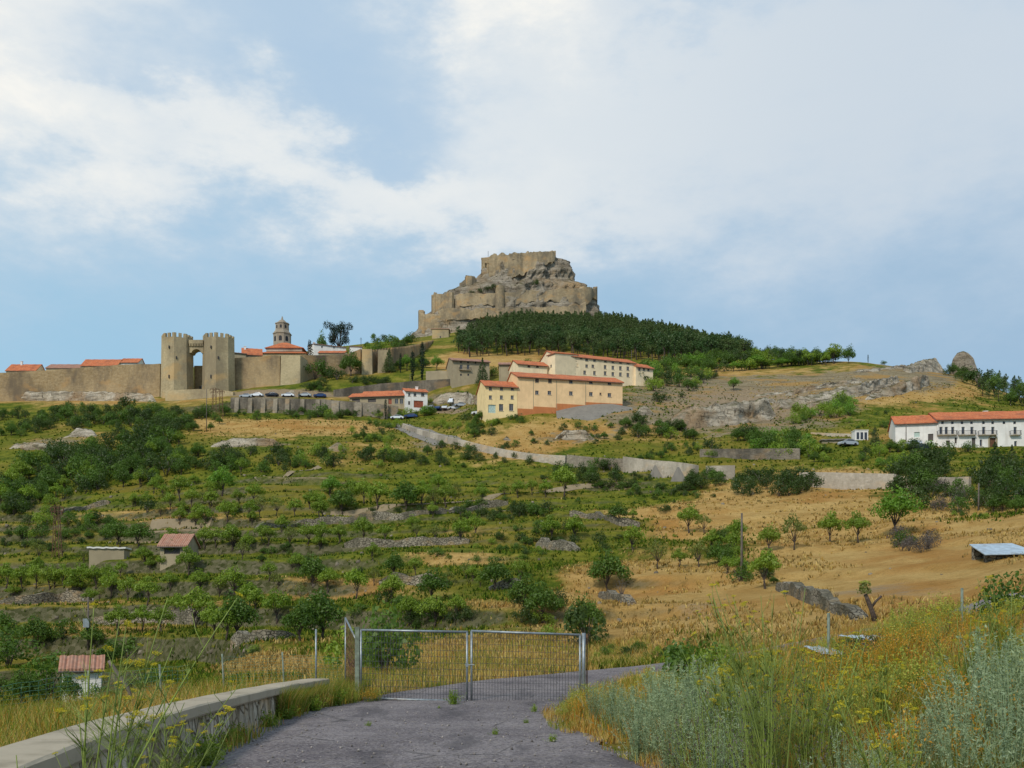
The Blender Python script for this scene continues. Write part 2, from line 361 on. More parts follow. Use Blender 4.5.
M['lf_olive'] = m_leaf('thin_leaves', (.17, .215, .035), (.26, .30, .055), (.16, .15, .06))
M['lf_dead'] = m_leaf('dry_twig_leaves', (.10, .08, .07), (.14, .115, .10), (.10, .10, .06), .1)
M['vcol'] = m_vcol('grass_blades')
M['silver'] = m_leaf('silver_leaves', (.27, .36, .20), (.42, .52, .31), (.38, .45, .21), .25, .5)
M['fstem'] = m_leaf('fennel_stem', (.19, .27, .05), (.29, .37, .07), (.27, .29, .09), .1)
M['fflower'] = m_leaf('yellow_umbels', (.62, .50, .02), (.75, .62, .03), (.5, .5, .06), .3)
M['orangeweed'] = m_leaf('rusty_seedheads', (.52, .24, .025), (.70, .42, .035), (.6, .3, .03), .3, .6)
M['yweed'] = m_leaf('yellow_green_flowers', (.42, .40, .05), (.56, .54, .07), (.30, .36, .07), .3, .6)
# ------------------------------------------------------------------ render, camera, sun, sky
S.render.engine = 'CYCLES'; S.view_settings.view_transform = 'Standard'; S.view_settings.look = 'None'; S.view_settings.gamma = 1
S.view_settings.exposure = EXPOSURE; S.view_settings.use_curve_mapping = False
S.cycles.max_bounces = 6; S.cycles.diffuse_bounces = 3; S.cycles.transparent_max_bounces = 8
cam = bpy.data.objects.new('camera', bpy.data.cameras.new('camera')); COL.objects.link(cam); S.camera = cam
cam.location = (0, 0, ZC); cam.rotation_euler = (PI / 2, 0, 0); cam.data.sensor_width = 36; cam.data.lens = 36 * F / 1024
cam.data.shift_y = (HZ - 384) / 1024; cam.data.clip_start = .05; cam.data.clip_end = 20000
SUN_AZ, SUN_EL = math.radians(SUN_AZ_DEG), math.radians(SUN_EL_DEG)      # azimuth clockwise from +Y (the view)
sd = bpy.data.lights.new('sun', 'SUN'); sd.energy = SUN_E; sd.angle = math.radians(SUN_ANG); sd.color = (1.0, .93, .82)
sun = bpy.data.objects.new('sun', sd); COL.objects.link(sun)
sdir = Vector((math.sin(SUN_AZ) * math.cos(SUN_EL), math.cos(SUN_AZ) * math.cos(SUN_EL), math.sin(SUN_EL)))
sun.rotation_euler = sdir.to_track_quat('Z', 'Y').to_euler(); sun.location = (0, 0, 300)
W = bpy.data.worlds.new('World'); S.world = W; W.use_nodes = True; W.node_tree.nodes.clear(); nt = NT(W.node_tree)
out = nt.node('ShaderNodeOutputWorld'); bg = nt.node('ShaderNodeBackground'); bg.inputs[1].default_value = SKY_S; nt.l.new(bg.outputs[0], out.inputs[0])
sky = nt.node('ShaderNodeTexSky', sky_type='NISHITA'); sky.sun_disc = False; sky.sun_elevation = SUN_EL; sky.sun_rotation = SUN_AZ
sky.altitude = 900; sky.air_density = 1.1; sky.dust_density = 1.2; sky.ozone_density = 2.0
dv = coords(nt, 'Generated'); sx = nt.node('ShaderNodeSeparateXYZ'); nt.l.new(dv, sx.inputs[0])
warp1 = nt.math('MULTIPLY', nt.math('SUBTRACT', nt.noise(nt.mapping(dv, (1, 1, 2.2)), 5, 6, .6), .5), .34)
warp2 = nt.math('MULTIPLY', nt.math('SUBTRACT', nt.noise(nt.mapping(dv, (1.2, 1.2, 2.5), (.4, .2, .7)), 6, 6, .62), .5), .24)
az = nt.math('ADD', nt.math('ARCTAN2', sx.outputs[0], sx.outputs[1]), warp1)
el = nt.math('ADD', nt.math('ARCSINE', sx.outputs[2]), warp2)
def blob(u, v, ru, rv, amp, slope=0.0):
    a0 = math.atan((u - 512) / F); e0 = math.atan((HZ - v) / F * math.cos(a0))
    dx = nt.math('SUBTRACT', az, a0); dy = nt.math('SUBTRACT', el, e0)
    if slope: dy = nt.math('SUBTRACT', dy, nt.math('MULTIPLY', dx, -slope))
    dx = nt.math('MULTIPLY', dx, F / ru); dy = nt.math('MULTIPLY', dy, F / rv)
    q = nt.math('ADD', nt.math('MULTIPLY', dx, dx), nt.math('MULTIPLY', dy, dy))
    return nt.math('MULTIPLY', nt.math('EXPONENT', nt.math('MULTIPLY', q, -1.0)), amp)
def total(lst):
    t = lst[0]
    for k in lst[1:]: t = nt.math('ADD', t, k)
    return t
CL = [(10, 95, 170, 90, .8), (200, 150, 260, 62, .5, .15), (430, 190, 230, 50, .55, .1), (640, 130, 220, 75, .6, -.3), (490, -20, 170, 55, .75),
      (860, 150, 260, 110, .62), (930, 40, 240, 90, .6), (560, 60, 130, 60, .5), (90, -10, 230, 40, .55), (560, 235, 300, 50, .16),
      (-300, 150, 260, 90, .7), (1400, 150, 300, 130, .7), (512, -420, 900, 250, .5)]
HO = [(250, 25, 115, 55, -.38), (405, 138, 85, 26, -.38), (655, 5, 75, 35, -.3), (330, 95, 60, 22, -.2), (90, 50, 70, 14, -.2)]
dens = total([blob(*c) for c in CL + HO])
wisp = nt.noise(nt.mapping(dv, (2.2, 2.2, 7.0), (0, .25, .3)), 3.2, 8, .6, .6)
puff = nt.noise(nt.mapping(dv, (1, 1, 1.7)), 14, 7, .6, .3)
dens = nt.math('ADD', dens, nt.math('ADD', nt.math('MULTIPLY', nt.math('SUBTRACT', wisp, .5), .3), nt.math('MULTIPLY', nt.math('MULTIPLY', nt.math('SUBTRACT', puff, .5), dens), .42)))
mask = nt.math('MULTIPLY', nt.sm(dens, -.35, 1.35), .96)
bright = nt.math('MULTIPLY', total([blob(5, 85, 110, 55, 1.1), blob(490, -25, 110, 45, 1.3), blob(285, 182, 90, 25, .35, .2), blob(470, 190, 120, 35, .3)]), nt.sm(puff, .3, .62, .55, 1.15))
k = .93 / SKY_S
rt = nt.sm(sx.outputs[0], -.08, .36)
cc = nt.mix(nt.sm(dens, .3, 1.1), nt.mix(rt, (.57 * k, .69 * k, .80 * k), (.54 * k, .65 * k, .77 * k)), nt.mix(rt, (.78 * k, .83 * k, .86 * k), (.63 * k, .71 * k, .79 * k)))
cc = nt.mix(nt.math('MULTIPLY', bright, 1.0, clamp=True), cc, (1.0 * k, .98 * k, .92 * k))
tint = nt.mix(1.0, sky.outputs[0], SKY_TINT, 'MULTIPLY')
lowb = nt.sm(el, .2, .5)
base = nt.mix(.88, tint, nt.mix(lowb, nt.mix(nt.sm(sx.outputs[0], -.45, .5), (.36 * k, .62 * k, .82 * k), (.32 * k, .505 * k, .69 * k)), (.49 * k, .66 * k, .84 * k)))
nt.l.new(nt.mix(mask, base, cc), bg.inputs[0])

# ------------------------------------------------------------------ ground sheet
ys = [-30.0]
while ys[-1] < 6800:
    y = ys[-1]; ys.append(y + (.7 if y < 2 else .28 if y < 30 else max(.28, y * .0047) if y < 420 else y * .03))
ys = np.array(sorted(ys + [323.9, 324.3, 327.6, 328.0]))
t1 = np.linspace(-.62, .62, 470); t2 = np.geomspace(.625, 3.2, 26)
ts = np.concatenate([-t2[::-1], t1, t2])
wid = np.maximum(ys, 26)
XX = ts[None, :] * wid[:, None]; YY = np.repeat(ys[:, None], len(ts), 1)
ZZ = terr(XX, YY); nr, nc = XX.shape
ii = np.arange(nr * nc).reshape(nr, nc)
Q = np.stack([ii[:-1, :-1], ii[:-1, 1:], ii[1:, 1:], ii[1:, :-1]], -1).reshape(-1, 4)
UUg = 512 + F * XX / np.maximum(YY, 8); VVg = HZ - (zsmooth(XX, YY) - ZC) * F / np.maximum(YY, 8)
DRY = [(870, 578, 120, 32, 1.1), (700, 602, 120, 28, 1.1), (640, 570, 90, 18, .75), (770, 503, 130, 20, .95), (700, 520, 90, 14, .7), (570, 600, 60, 22, .5), (980, 560, 90, 50, 1.0),
       (500, 655, 120, 18, .9), (320, 427, 70, 9, .75), (110, 440, 45, 9, .5), (560, 432, 60, 10, .8), (900, 392, 100, 14, .4), (800, 385, 170, 26, .4), (520, 362, 60, 9, 1.0), (465, 363, 30, 10, .9),
       (165, 513, 70, 10, .55), (330, 580, 70, 7, .6), (230, 600, 60, 6, .5), (455, 556, 70, 5, .6), (60, 592, 80, 6, .6), (830, 480, 50, 12, .8), (930, 440, 50, 14, .6), (520, 448, 60, 14, .6),
       (40, 400, 160, 6, .5), (300, 665, 90, 16, .8), (90, 620, 80, 5, .5), (230, 425, 50, 10, .6), (900, 660, 160, 40, .8), (480, 600, 60, 9, .5), (840, 540, 90, 20, .6), (620, 640, 60, 18, .6)]
GRN = [(380, 492, 150, 20, .6), (330, 545, 160, 14, .35), (560, 545, 60, 14, .6), (150, 465, 130, 30, .6), (300, 412, 160, 7, .5), (640, 495, 70, 12, .5), (690, 455, 70, 10, .6), (60, 560, 60, 14, .5), (520, 580, 50, 16, .5), (350, 600, 120, 8, .3), (630, 520, 40, 7, .7), (560, 530, 50, 8, .7), (880, 455, 60, 8, .3)]
EAR = [(285, 394.5, 70, 4, .9), (450, 410, 28, 3, .8), (760, 405, 130, 22, .6), (700, 608, 90, 14, .45), (300, 477, 45, 3, .7), (165, 530, 70, 4, .8), (460, 508, 130, 2.5, .5), (425, 436, 40, 9, .0), (650, 482, 60, 2.5, .7), (880, 590, 90, 12, .4), (190, 523, 60, 4, .5)]
SCR = [(745, 415, 115, 22, 1.0), (870, 385, 90, 14, .8), (690, 392, 90, 14, .6), (640, 415, 40, 12, .8), (455, 398, 40, 8, .7), (60, 445, 60, 8, .6), (250, 443, 60, 6, .5), (570, 437, 60, 8, .6), (430, 445, 30, 8, .6), (910, 375, 50, 12, .8), (760, 380, 120, 10, .4)]
def paint(lst):
    a = np.zeros_like(XX)
    for u, v, ru, rv, w in lst: a += w * np.exp(-(((UUg - u) / ru) ** 2 + ((VVg - v) / rv) ** 2) ** 1.3)
    return a
near = 1 - sstep(28, 60, YY)
dry = .30 + paint(DRY) - paint(GRN) + .35 * near
ear = paint(EAR)
me = quad_mesh('ground', np.stack([XX, YY, ZZ], -1), Q, [], np.stack([np.clip(dry, 0, 1.3).ravel(), np.clip(paint(SCR), 0, 1).ravel(), np.clip(ear, 0, 1).ravel()], 1), smooth=True)
ground = tag(link('ground', me), kind='structure')
m, nt, out = newmat('hillside_ground'); p = pos(nt); a = nt.node('ShaderNodeVertexColor', layer_name='Col'); sp = nt.node('ShaderNodeSeparateColor'); nt.l.new(a.outputs[0], sp.inputs[0])
big = nt.noise(p, .035, 6, .62); mid = nt.noise(p, .22, 7, .68); fine = nt.noise(p, 1.6, 6, .7); grain = nt.noise(p, 9, 4, .7)
green = nt.mix(nt.sm(nt.math('ADD', mid, nt.math('MULTIPLY', nt.math('SUBTRACT', fine, .5), .7)), .36, .64), (.06, .092, .008), (.185, .185, .02))
green = nt.mix(nt.sm(big, .42, .62, 0, .7), green, (.24, .18, .032))
dryc = nt.mix(nt.sm(mid, .34, .66), (.40, .235, .07), (.54, .35, .125))
dryc = nt.mix(nt.sm(nt.noise(p, .06, 5, .65), .46, .66, 0, .75), dryc, (.38, .18, .045))
dryc = nt.mix(nt.sm(fine, .5, .72, 0, .6), dryc, (.20, .12, .03))
d = nt.math('ADD', sp.outputs[0], nt.math('ADD', nt.math('MULTIPLY', nt.math('SUBTRACT', mid, .5), 1.3), nt.math('MULTIPLY', nt.math('SUBTRACT', big, .5), 1.5)))
d = nt.math('ADD', d, nt.math('MULTIPLY', nt.math('SUBTRACT', fine, .5), .6))
col = nt.mix(nt.sm(d, .32, .78), green, dryc)
scree = nt.mix(nt.sm(fine, .32, .68), (.17, .135, .075), (.36, .285, .175))
scree = nt.mix(nt.sm(nt.noise(nt.mapping(p, (.3, .3, 3.0)), .35, 6, .7), .46, .62, 0, .7), scree, (.15, .11, .06))
scree = nt.mix(nt.sm(nt.noise(nt.mapping(p, (.4, .4, 2.0), (0, .22, 0)), .14, 5, .6), .5, .62, 0, .7), scree, (.40, .22, .06))
col = nt.mix(nt.sm(nt.math('ADD', sp.outputs[1], nt.math('MULTIPLY', nt.math('SUBTRACT', mid, .5), 1.6)), .35, .65), col, scree)
earth = nt.mix(nt.sm(fine, .3, .7), (.24, .165, .095), (.36, .27, .175))
col = nt.mix(nt.sm(nt.math('ADD', sp.outputs[2], nt.math('MULTIPLY', nt.math('SUBTRACT', mid, .5), .9)), .3, .6), col, earth)
gn = nt.node('ShaderNodeSeparateXYZ'); nt.l.new(nt.node('ShaderNodeNewGeometry').outputs['Normal'], gn.inputs[0])
steep = nt.math('MULTIPLY', nt.sm(gn.outputs[2], .68, .86, 1, 0), nt.sm(nt.math('ADD', mid, nt.math('MULTIPLY', fine, .5)), .5, .72, .35, 1))
vc = nt.node('ShaderNodeTexVoronoi', feature='F1', i_Scale=1.0); nt.l.new(nt.mapping(p, (1.6, 1.6, 2.6)), vc.inputs['Vector']); sc2 = nt.node('ShaderNodeSeparateColor'); nt.l.new(vc.outputs['Color'], sc2.inputs[0])
stone = nt.mix(sc2.outputs[0], (.05, .056, .018), (.165, .145, .085))
col = nt.mix(steep, col, stone)
col = nt.mix(nt.sm(grain, .45, .75, 0, .5), col, (.06, .055, .02))
bsdf(nt, out, col, 1.0, nt.math('ADD', fine, nt.math('MULTIPLY', grain, .4)), .8, .35, 0, .05)
me.materials.append(m)

# ------------------------------------------------------------------ road
def resample(pts, step):
    o = [];
    for (a, b) in zip(pts[:-1], pts[1:]):
        n = max(1, int(math.dist(a, b) / step)); o += [tuple(a[i] + (b[i] - a[i]) * k / n for i in range(len(a))) for k in range(n)]
    return o + [pts[-1]]
def smooth_line(p, it=3):
    p = [tuple(q) for q in p]
    for _ in range(it): p = [p[0]] + [tuple((p[i - 1][k] + 2 * p[i][k] + p[i + 1][k]) / 4 for k in range(len(p[0]))) for i in range(1, len(p) - 1)] + [p[-1]]
    return p
cl = smooth_line(resample(ROADC, .5), 8); rows = []
for i, (x, y) in enumerate(cl):
    a = cl[max(i - 1, 0)]; b = cl[min(i + 1, len(cl) - 1)]; tx, ty = b[0] - a[0], b[1] - a[1]; L = math.hypot(tx, ty); nx, ny = ty / L, -tx / L
    if y < 31:
        xl, xr = float(px_left(y)) - .12, float(rx_right(y)) + .45 * (vnoise(np.array([y * .9]), np.array([3.0]))[0] - .35) + .25 * (vnoise(np.array([y * 3.1]), np.array([8.0]))[0] - .5); A = (xl, y); B = (xr, y)
        w = float(sstep(25, 31, y)); hw = 3.0
        A = (A[0] * (1 - w) + (x - nx * hw) * w, A[1] * (1 - w) + (y - ny * hw) * w); B = (B[0] * (1 - w) + (x + nx * hw) * w, B[1] * (1 - w) + (y + ny * hw) * w)
    else:
        hw = 3.0 - .4 * min(1, (y - 31) / 10); A = (x - nx * hw, y - ny * hw); B = (x + nx * hw, y + ny * hw)
    rows.append([(A[0] + (B[0] - A[0]) * k / 16, A[1] + (B[1] - A[1]) * k / 16) for k in range(17)])
R = np.array(rows); zc_ = np.array([float(zsmooth(np.array([c[0]]), np.array([c[1]]))[0]) for c in cl])
RZ = .4 * zsmooth(R[..., 0], R[..., 1]) + .6 * zc_[:, None]
RZ = np.where(R[..., 1] < 29, -.035 * np.clip(R[..., 1], 0, None), RZ) + .012 + (fbm(R[..., 0] / 1.7, R[..., 1] / 1.7, 9, 3) - .5) * .03
n0, n1 = RZ.shape; ii = np.arange(n0 * n1).reshape(n0, n1)
rm = quad_mesh('road', np.stack([R[..., 0], R[..., 1], RZ], -1), np.stack([ii[:-1, :-1], ii[:-1, 1:], ii[1:, 1:], ii[1:, :-1]], -1), [], smooth=True)
m, nt, out = newmat('worn_asphalt'); p = pos(nt)
n1_ = nt.noise(p, .45, 6, .65); n2 = nt.noise(p, 55, 3, .8); n3 = nt.noise(p, 5, 6, .7)
vg = nt.node('ShaderNodeTexVoronoi', feature='F1'); vg.inputs['Scale'].default_value = 27; nt.l.new(p, vg.inputs['Vector']); sg = nt.node('ShaderNodeSeparateColor'); nt.l.new(vg.outputs['Color'], sg.inputs[0])
col = nt.mix(nt.sm(n1_, .32, .68), (.13, .108, .112), (.25, .215, .21))
col = nt.mix(nt.sm(sg.outputs[0], .55, 1.0, 0, .75), col, (.33, .29, .275))
col = nt.mix(nt.sm(sg.outputs[1], .6, 1.0, 0, .7), col, (.035, .032, .036))
col = nt.mix(nt.sm(n3, .5, .72, 0, .6), col, (.235, .195, .15))
col = nt.mix(nt.sm(nt.noise(nt.mapping(p, (1, .25, 1)), .9, 5, .6), .52, .64, 0, .55), col, (.075, .066, .07))
cr = nt.node('ShaderNodeTexVoronoi', feature='DISTANCE_TO_EDGE'); cr.inputs['Scale'].default_value = .36; nt.l.new(nt.mapping(p, (1, .55, 1)), cr.inputs['Vector'])
wob = nt.math('ADD', cr.outputs['Distance'], nt.math('MULTIPLY', nt.math('SUBTRACT', n3, .5), .05))
crk = nt.math('MULTIPLY', nt.sm(wob, .0, .013, 1, 0), nt.sm(n1_, .46, .62))
col = nt.mix(nt.math('MULTIPLY', crk, .6), col, (.03, .027, .025))
bsdf(nt, out, col, .95, nt.math('ADD', vg.outputs['Distance'], nt.math('MULTIPLY', n2, .6)), .7, .02, 0, .15)
rm.materials.append(m); road = tag(link('road', rm), kind='structure')

# ------------------------------------------------------------------ parapet wall along the road
def road_z(x, y): return -.035 * max(0, min(y, 29.5))
par = empty('parapet_wall', (PX[4][0], PX[4][1], road_z(0, 15)))
tag(par, 'low curved rubble parapet with a thick pale concrete coping beside the road', 'wall')
line = smooth_line(resample(PX[1:], .45), 4)
ox, oy, oz = par.location
st = []; cp = []
for i, (x, y) in enumerate(line):
    a = line[max(i - 1, 0)]; b = line[min(i + 1, len(line) - 1)]; tx, ty = b[0] - a[0], b[1] - a[1]; L = math.hypot(tx, ty); nx, ny = ty / L, -tx / L
    zr = road_z(x, y); h = .62 - .12 * max(0, (y - 12) / 17); j = (vnoise(np.array([i * .8]), np.array([2.2]))[0] - .5) * .03
    q = lambda o, z: (x + nx * o - ox, y + ny * o - oy, z - oz)
    st.append([q(.0, zr - .5), q(.0, zr + .05), q(-.03 + j, zr + h * .55), q(-.05, zr + h), q(-.47, zr + h), q(-.5, zr - .8)])
    c = .03 * math.sin(i * .9) * .4
    cp.append([q(.045 + j, zr + h + .002), q(.06 + j, zr + h + .03), q(.055 + j, zr + h + .155), q(.02, zr + h + .175 + c * .3), q(-.5, zr + h + .185 + c * .3), q(-.555, zr + h + .16), q(-.56, zr + h + .002)])
MB().loft(st).build('stonework', M['para'], par)
k = 0
seg = 9
while k < len(cp) - 1:                       # the coping was cast in lengths
    e = min(k + seg, len(cp) - 1)
    rings = [list(r) for r in cp[k:e + 1]]
    d = (Vector(rings[-1][0]) - Vector(rings[-2][0])).normalized() * .025
    rings[-1] = [tuple(Vector(p) - d) for p in rings[-1]]
    MB().loft(rings).build('coping', M['concrete'], par); k = e

# ------------------------------------------------------------------ gate
YG = 29.5
gz = lambda v, Y=YG: ZC + (HZ - v) * Y / F
gx = lambda u, Y=YG: (u - 512) * Y / F
def gate_leaf(u0, u1, vt0, vt1, vb0, vb1, label, latch):
    t = empty('mesh_gate', (gx(u0), YG, gz(vb0))); tag(t, label, 'gate', 'gate leaves across the road')
    w = gx(u1) - gx(u0); zt0, zt1, zb1 = gz(vt0) - gz(vb0), gz(vt1) - gz(vb0), gz(vb1) - gz(vb0)
    r = .035
    MB().tube([(0, 0, 0), (0, 0, zt0)], r, n=8).tube([(w, 0, zb1), (w, 0, zt1)], r, n=8).tube([(-.02, 0, zt0), (w + .02, 0, zt1)], r, n=8).tube([(-.02, 0, 0), (w + .02, 0, zb1)], r, n=8).build('frame', M['steel'], t, True)
    me_ = MB(); n = int(w / .085)
    for i in range(1, n):
        x = w * i / n; f = i / n; me_.tube([(x, 0, zb1 * f), (x, 0, zt0 + (zt1 - zt0) * f)], .006, n=4)
    for j in range(1, 11):
        f = j / 11; me_.tube([(0, .006, zt0 * f), (w, .006, zb1 + (zt1 - zb1) * f)], .0045, n=4)
    me_.build('wire_mesh', M['wire'], t)
    hx = 0 if latch == 'r' else w
    for z in (.35, 1.7): MB().tube([(hx + (-.1 if hx == 0 else .1), 0, z), (hx, 0, z)], .02, n=6).build('hinge', M['rust'], t)
    if latch == 'r': MB().tube([(w - .06, -.045, .98), (w + .22, -.045, .98)], .014, n=6).box(w - .04, w + .04, -.06, -.036, .92, 1.04).build('bolt', M['steel'], t)
    return t
gate_leaf(361, 467, 630, 632, 698, 701.5, 'left mesh gate leaf with a bolt, hung on the greenish rusty post', 'r')
gate_leaf(471.5, 580, 631, 635, 701.5, 703, 'right mesh gate leaf hung on the pale steel post', 'l')
def post(name, x, y, z0, z1, r, mat, label, cat='post', square=False, lean=(0, 0)):
    b = MB(); top = (lean[0], lean[1], z1 - z0)
    if square: b.loft([[(-r, -r, -.4), (r, -r, -.4), (r, r, -.4), (-r, r, -.4)], [(top[0] - r, top[1] - r, top[2]), (top[0] + r, top[1] - r, top[2]), (top[0] + r, top[1] + r, top[2]), (top[0] - r, top[1] + r, top[2])]])
    else: b.tube([(0, 0, -.4), (lean[0] * .5, lean[1] * .5, top[2] * .5), top], r, n=8)
    o = b.build(name, mat, None, not square, (x, y, z0)); return tag(o, label, cat)
post('gate_post', gx(357.2), YG + .02, TZ(gx(357), YG), gz(627), .062, M['greenpaint'], 'greenish rusty square gate post at the left end of the mesh gate', square=True)
post('gate_post', gx(583.6), YG + .02, TZ(gx(584), YG), gz(633), .06, M['steel'], 'pale round steel gate post at the right end of the mesh gate')
post('stake', gx(587.6), YG + .25, TZ(gx(587.6), YG + .25), gz(634), .02, M['rust'], 'thin rusty stake right behind the pale steel gate post', 'stake')
pn = empty('mesh_fence', (gx(345.5, 31), 31, TZ(gx(345.5, 31), 31))); tag(pn, 'narrow fence panel seen almost edge on, left of the gate, with a sloping top rail', 'fence panel')
a = Vector((0, 0, 0)); b_ = Vector((gx(356) - gx(345.5, 31), 29.8 - 31, 0)); za = gz(618, 31) - pn.location.z; zb = gz(643, 29.8) - pn.location.z
MB().tube([a, a + Vector((0, 0, za))], .03, n=6).tube([a + Vector((0, 0, za)), b_ + Vector((0, 0, zb))], .03, n=6).tube([b_, b_ + Vector((0, 0, zb))], .025, n=6).build('frame', M['steel'], pn, True)
q = MB()
for i in range(1, 18):
    f = i / 18; c = a.lerp(b_, f); q.tube([c + Vector((0, 0, .1)), c + Vector((0, 0, za + (zb - za) * f))], .0075, n=4)
for i in range(1, 14):
    f = i / 14; q.tube([a + Vector((0, 0, za * f)), b_ + Vector((0, 0, zb * f))], .007, n=4)
q.build('wire_mesh', M['rust'], pn)

# ------------------------------------------------------------------ wire fences
def wire_fence(pts, h, label, rows, sp, mat, postmat, every=3, thick=.006):
    t = empty('wire_fence', (pts[0][0], pts[0][1], TZ(*pts[0]))); tag(t, label, 'fence'); L = resample(pts, sp); o = t.location
    zz = [TZ(x, y) for x, y in L]; zz = [float(np.mean(zz[max(0, i - 4):i + 5])) for i in range(len(zz))]
    q = MB(); c = [Vector((x, y, z)) - o for (x, y), z in zip(L, zz)]
    for r in range(rows + 1): q.tube([p + Vector((0, 0, .08 + h * r / rows + .015 * math.sin(i * 1.7 + r))) for i, p in enumerate(c)], thick, n=3)
    for p in c: q.tube([p + Vector((0, 0, .08)), p + Vector((0, 0, h + .08))], thick, n=3)
    q.build('wire_mesh', mat, t)
    d = 0
    for i, p in enumerate(c):
        if i % every == 0:
            MB().tube([p + Vector((0, 0, -.3)), p + Vector((rnd.uniform(-.08, .08), rnd.uniform(-.08, .08), h + .18))], .03, n=6).build('post', postmat, t, True)
    return t
wire_fence([(-14.0, 22), (-11.6, 24.5), (-10.2, 27), (-9.4, 29)], .95, 'sagging green wire fence beyond the near end of the parapet', 8, .2, M['greenwire'], M['greenpaint'], 12, .005)
wire_fence([(-9.2, 32), (-6.9, 31.6), (-5.3, 31.2)], 1.1, 'low green mesh fence in dry grass left of the gate', 12, .14, M['greenwire'], M['greenpaint'], 14, .004)
x, y = gx(316, 30.5), 30.5; post('fence_post', x, y, TZ(x, y), gz(629, 30.5), .03, M['steel'], 'slim grey post standing in dry grass behind the parapet end')
x, y = -8.6, 23.5; post('fence_post', x, y, TZ(x, y), TZ(x, y) + 1.25, .045, M['timberpole'], 'leaning weathered timber fence post behind the parapet', lean=(-.95, .2))
for u, vt, Y, lb in [(828.5, 613, 22, 'grey steel post beside the small metal sheet in the right weeds'), (962, 588, 24, 'tall grey steel post in the weeds behind the long metal sheet')]:
    x = gx(u, Y); post('fence_post', x, Y, TZ(x, Y), gz(vt, Y), .032, M['greenpaint'], lb)

# corrugated sheets in the weeds, each held up by an added stone box
def sheet(u0, u1, v, Y, depth, tilt, label, hz=.3):
    Y = next((yy for yy in np.arange(10, 40, .1) if ZC + (HZ - v) * yy / F <= TZ((u0 + u1 - 1024) / 2 * yy / F, yy) + hz), Y);
    x0, x1 = gx(u0, Y), gx(u1, Y); w = x1 - x0; b = MB(); n = int(w / .06); top = []; z = gz(v, Y)
    prof = [(w * i / n, .015 * math.sin(i * PI / 2)) for i in range(n + 1)]
    b.loft([[(px, 0, pz) for px, pz in prof] + [(px, 0, pz - .008) for px, pz in prof[::-1]], [(px, depth, pz + tilt) for px, pz in prof] + [(px, depth, pz - .008 + tilt) for px, pz in prof[::-1]]])
    t = empty('sheet_cover', (x0, Y, z)); tag(t, label, 'metal sheet', 'corrugated sheets lying in the weeds'); b.build('sheet', M['sheet'], t)
    zz = lambda y: -.035 + tilt * y / depth
    MB().loft([[(.12, .12, -2.2), (w - .12, .12, -2.2), (w - .12, depth - .12, -2.2), (.12, depth - .12, -2.2)], [(.12, .12, zz(.12)), (w - .12, .12, zz(.12)), (w - .12, depth - .12, zz(depth - .12)), (.12, depth - .12, zz(depth - .12))]]).build('wall', M['dry'], t)  # solid box added under the sheet as a support, in place of legs
    return t
sheet(864, 934, 640, 21.5, 1.7, .06, 'long blue grey corrugated sheet propped flat in the right weeds')
sheet(822, 847, 654, 20, 1.3, .12, 'small tilted corrugated sheet beside the grey steel post')
# ------------------------------------------------------------------ castle crag
YC = 640.0
SIL = [(261.5, 500, 562), (262.2, 490, 567), (268, 485, 571), (276, 483, 574), (283, 476, 574.5), (287, 468, 577), (290, 462, 588), (296, 444, 592),
       (303, 441, 595), (309, 434, 597), (318, 428, 600), (330, 420, 605), (345, 411, 616), (365, 392, 640), (400, 380, 665)]
zrow = lambda v, Y=YC: ZC + (HZ - v) * Y / F
SZ = np.array([zrow(s[0]) for s in SIL])[::-1]; SL = np.array([(s[1] - 512) * YC / F for s in SIL])[::-1]; SR = np.array([(s[2] - 512) * YC / F for s in SIL])[::-1]
def ring_pt(z, ang, off=0.0):
    L = np.interp(z, SZ, SL); R = np.interp(z, SZ, SR); cx = (L + R) / 2; rx = (R - L) / 2 + off; ry = rx * .36 + 4
    c, s = math.cos(ang), math.sin(ang); n = 2.9
    k = (abs(c) ** n + abs(s) ** n) ** (-1 / n)
    return cx + rx * c * k, YC + ry * s * k
zs = np.linspace(SZ[0], SZ[-1], 110); NA = 240; rings = []
AA = np.linspace(0, 2 * PI, NA, endpoint=False)
for z in zs:
    pts = np.array([ring_pt(z, a) for a in AA]); cx = pts[:, 0].mean()
    nz = (fbm(AA * 9 + 3, np.full(NA, z / 9), 71, 5) - .5) * 9 + (fbm(AA * 26, np.full(NA, z / 3.2), 77, 4) - .5) * 4 + (np.abs(fbm(AA * 60, np.full(NA, z / 14), 79, 3) - .5)) * -5
    nz += (vnoise(np.full(NA, z / 2.4), AA * 2, 83) - .5) * 2.2
    dx, dy = pts[:, 0] - cx, pts[:, 1] - YC; L = np.hypot(dx, dy); f = 1 + (nz - .5) / L
    rings.append(np.stack([cx + dx * f, YC + dy * f, np.full(NA, z) + (fbm(AA * 18, np.full(NA, z / 6), 91, 3) - .5) * 3], 1))
R_ = np.array(rings); n0 = len(zs); ii = np.arange(n0 * NA).reshape(n0, NA); jj = np.roll(ii, -1, 1)
V_ = R_.reshape(-1, 3); Qs = np.stack([ii[:-1], jj[:-1], jj[1:], ii[1:]], -1).reshape(-1, 4)
top = len(V_); V_ = np.vstack([V_, [[np.mean(R_[-1][:, 0]), YC, zs[-1] + .5]]]); Qt = np.stack([ii[-1], jj[-1], np.full(NA, top), np.full(NA, top)], -1)
Qt = np.stack([ii[-1][0::2], ii[-1][1::2], np.roll(ii[-1][0::2], -1), np.full(NA // 2, top)], -1)
tag(link('castle_hill_rock', quad_mesh('castle_hill_rock', V_, np.vstack([Qs, Qt]), M['crag'])), kind='structure')

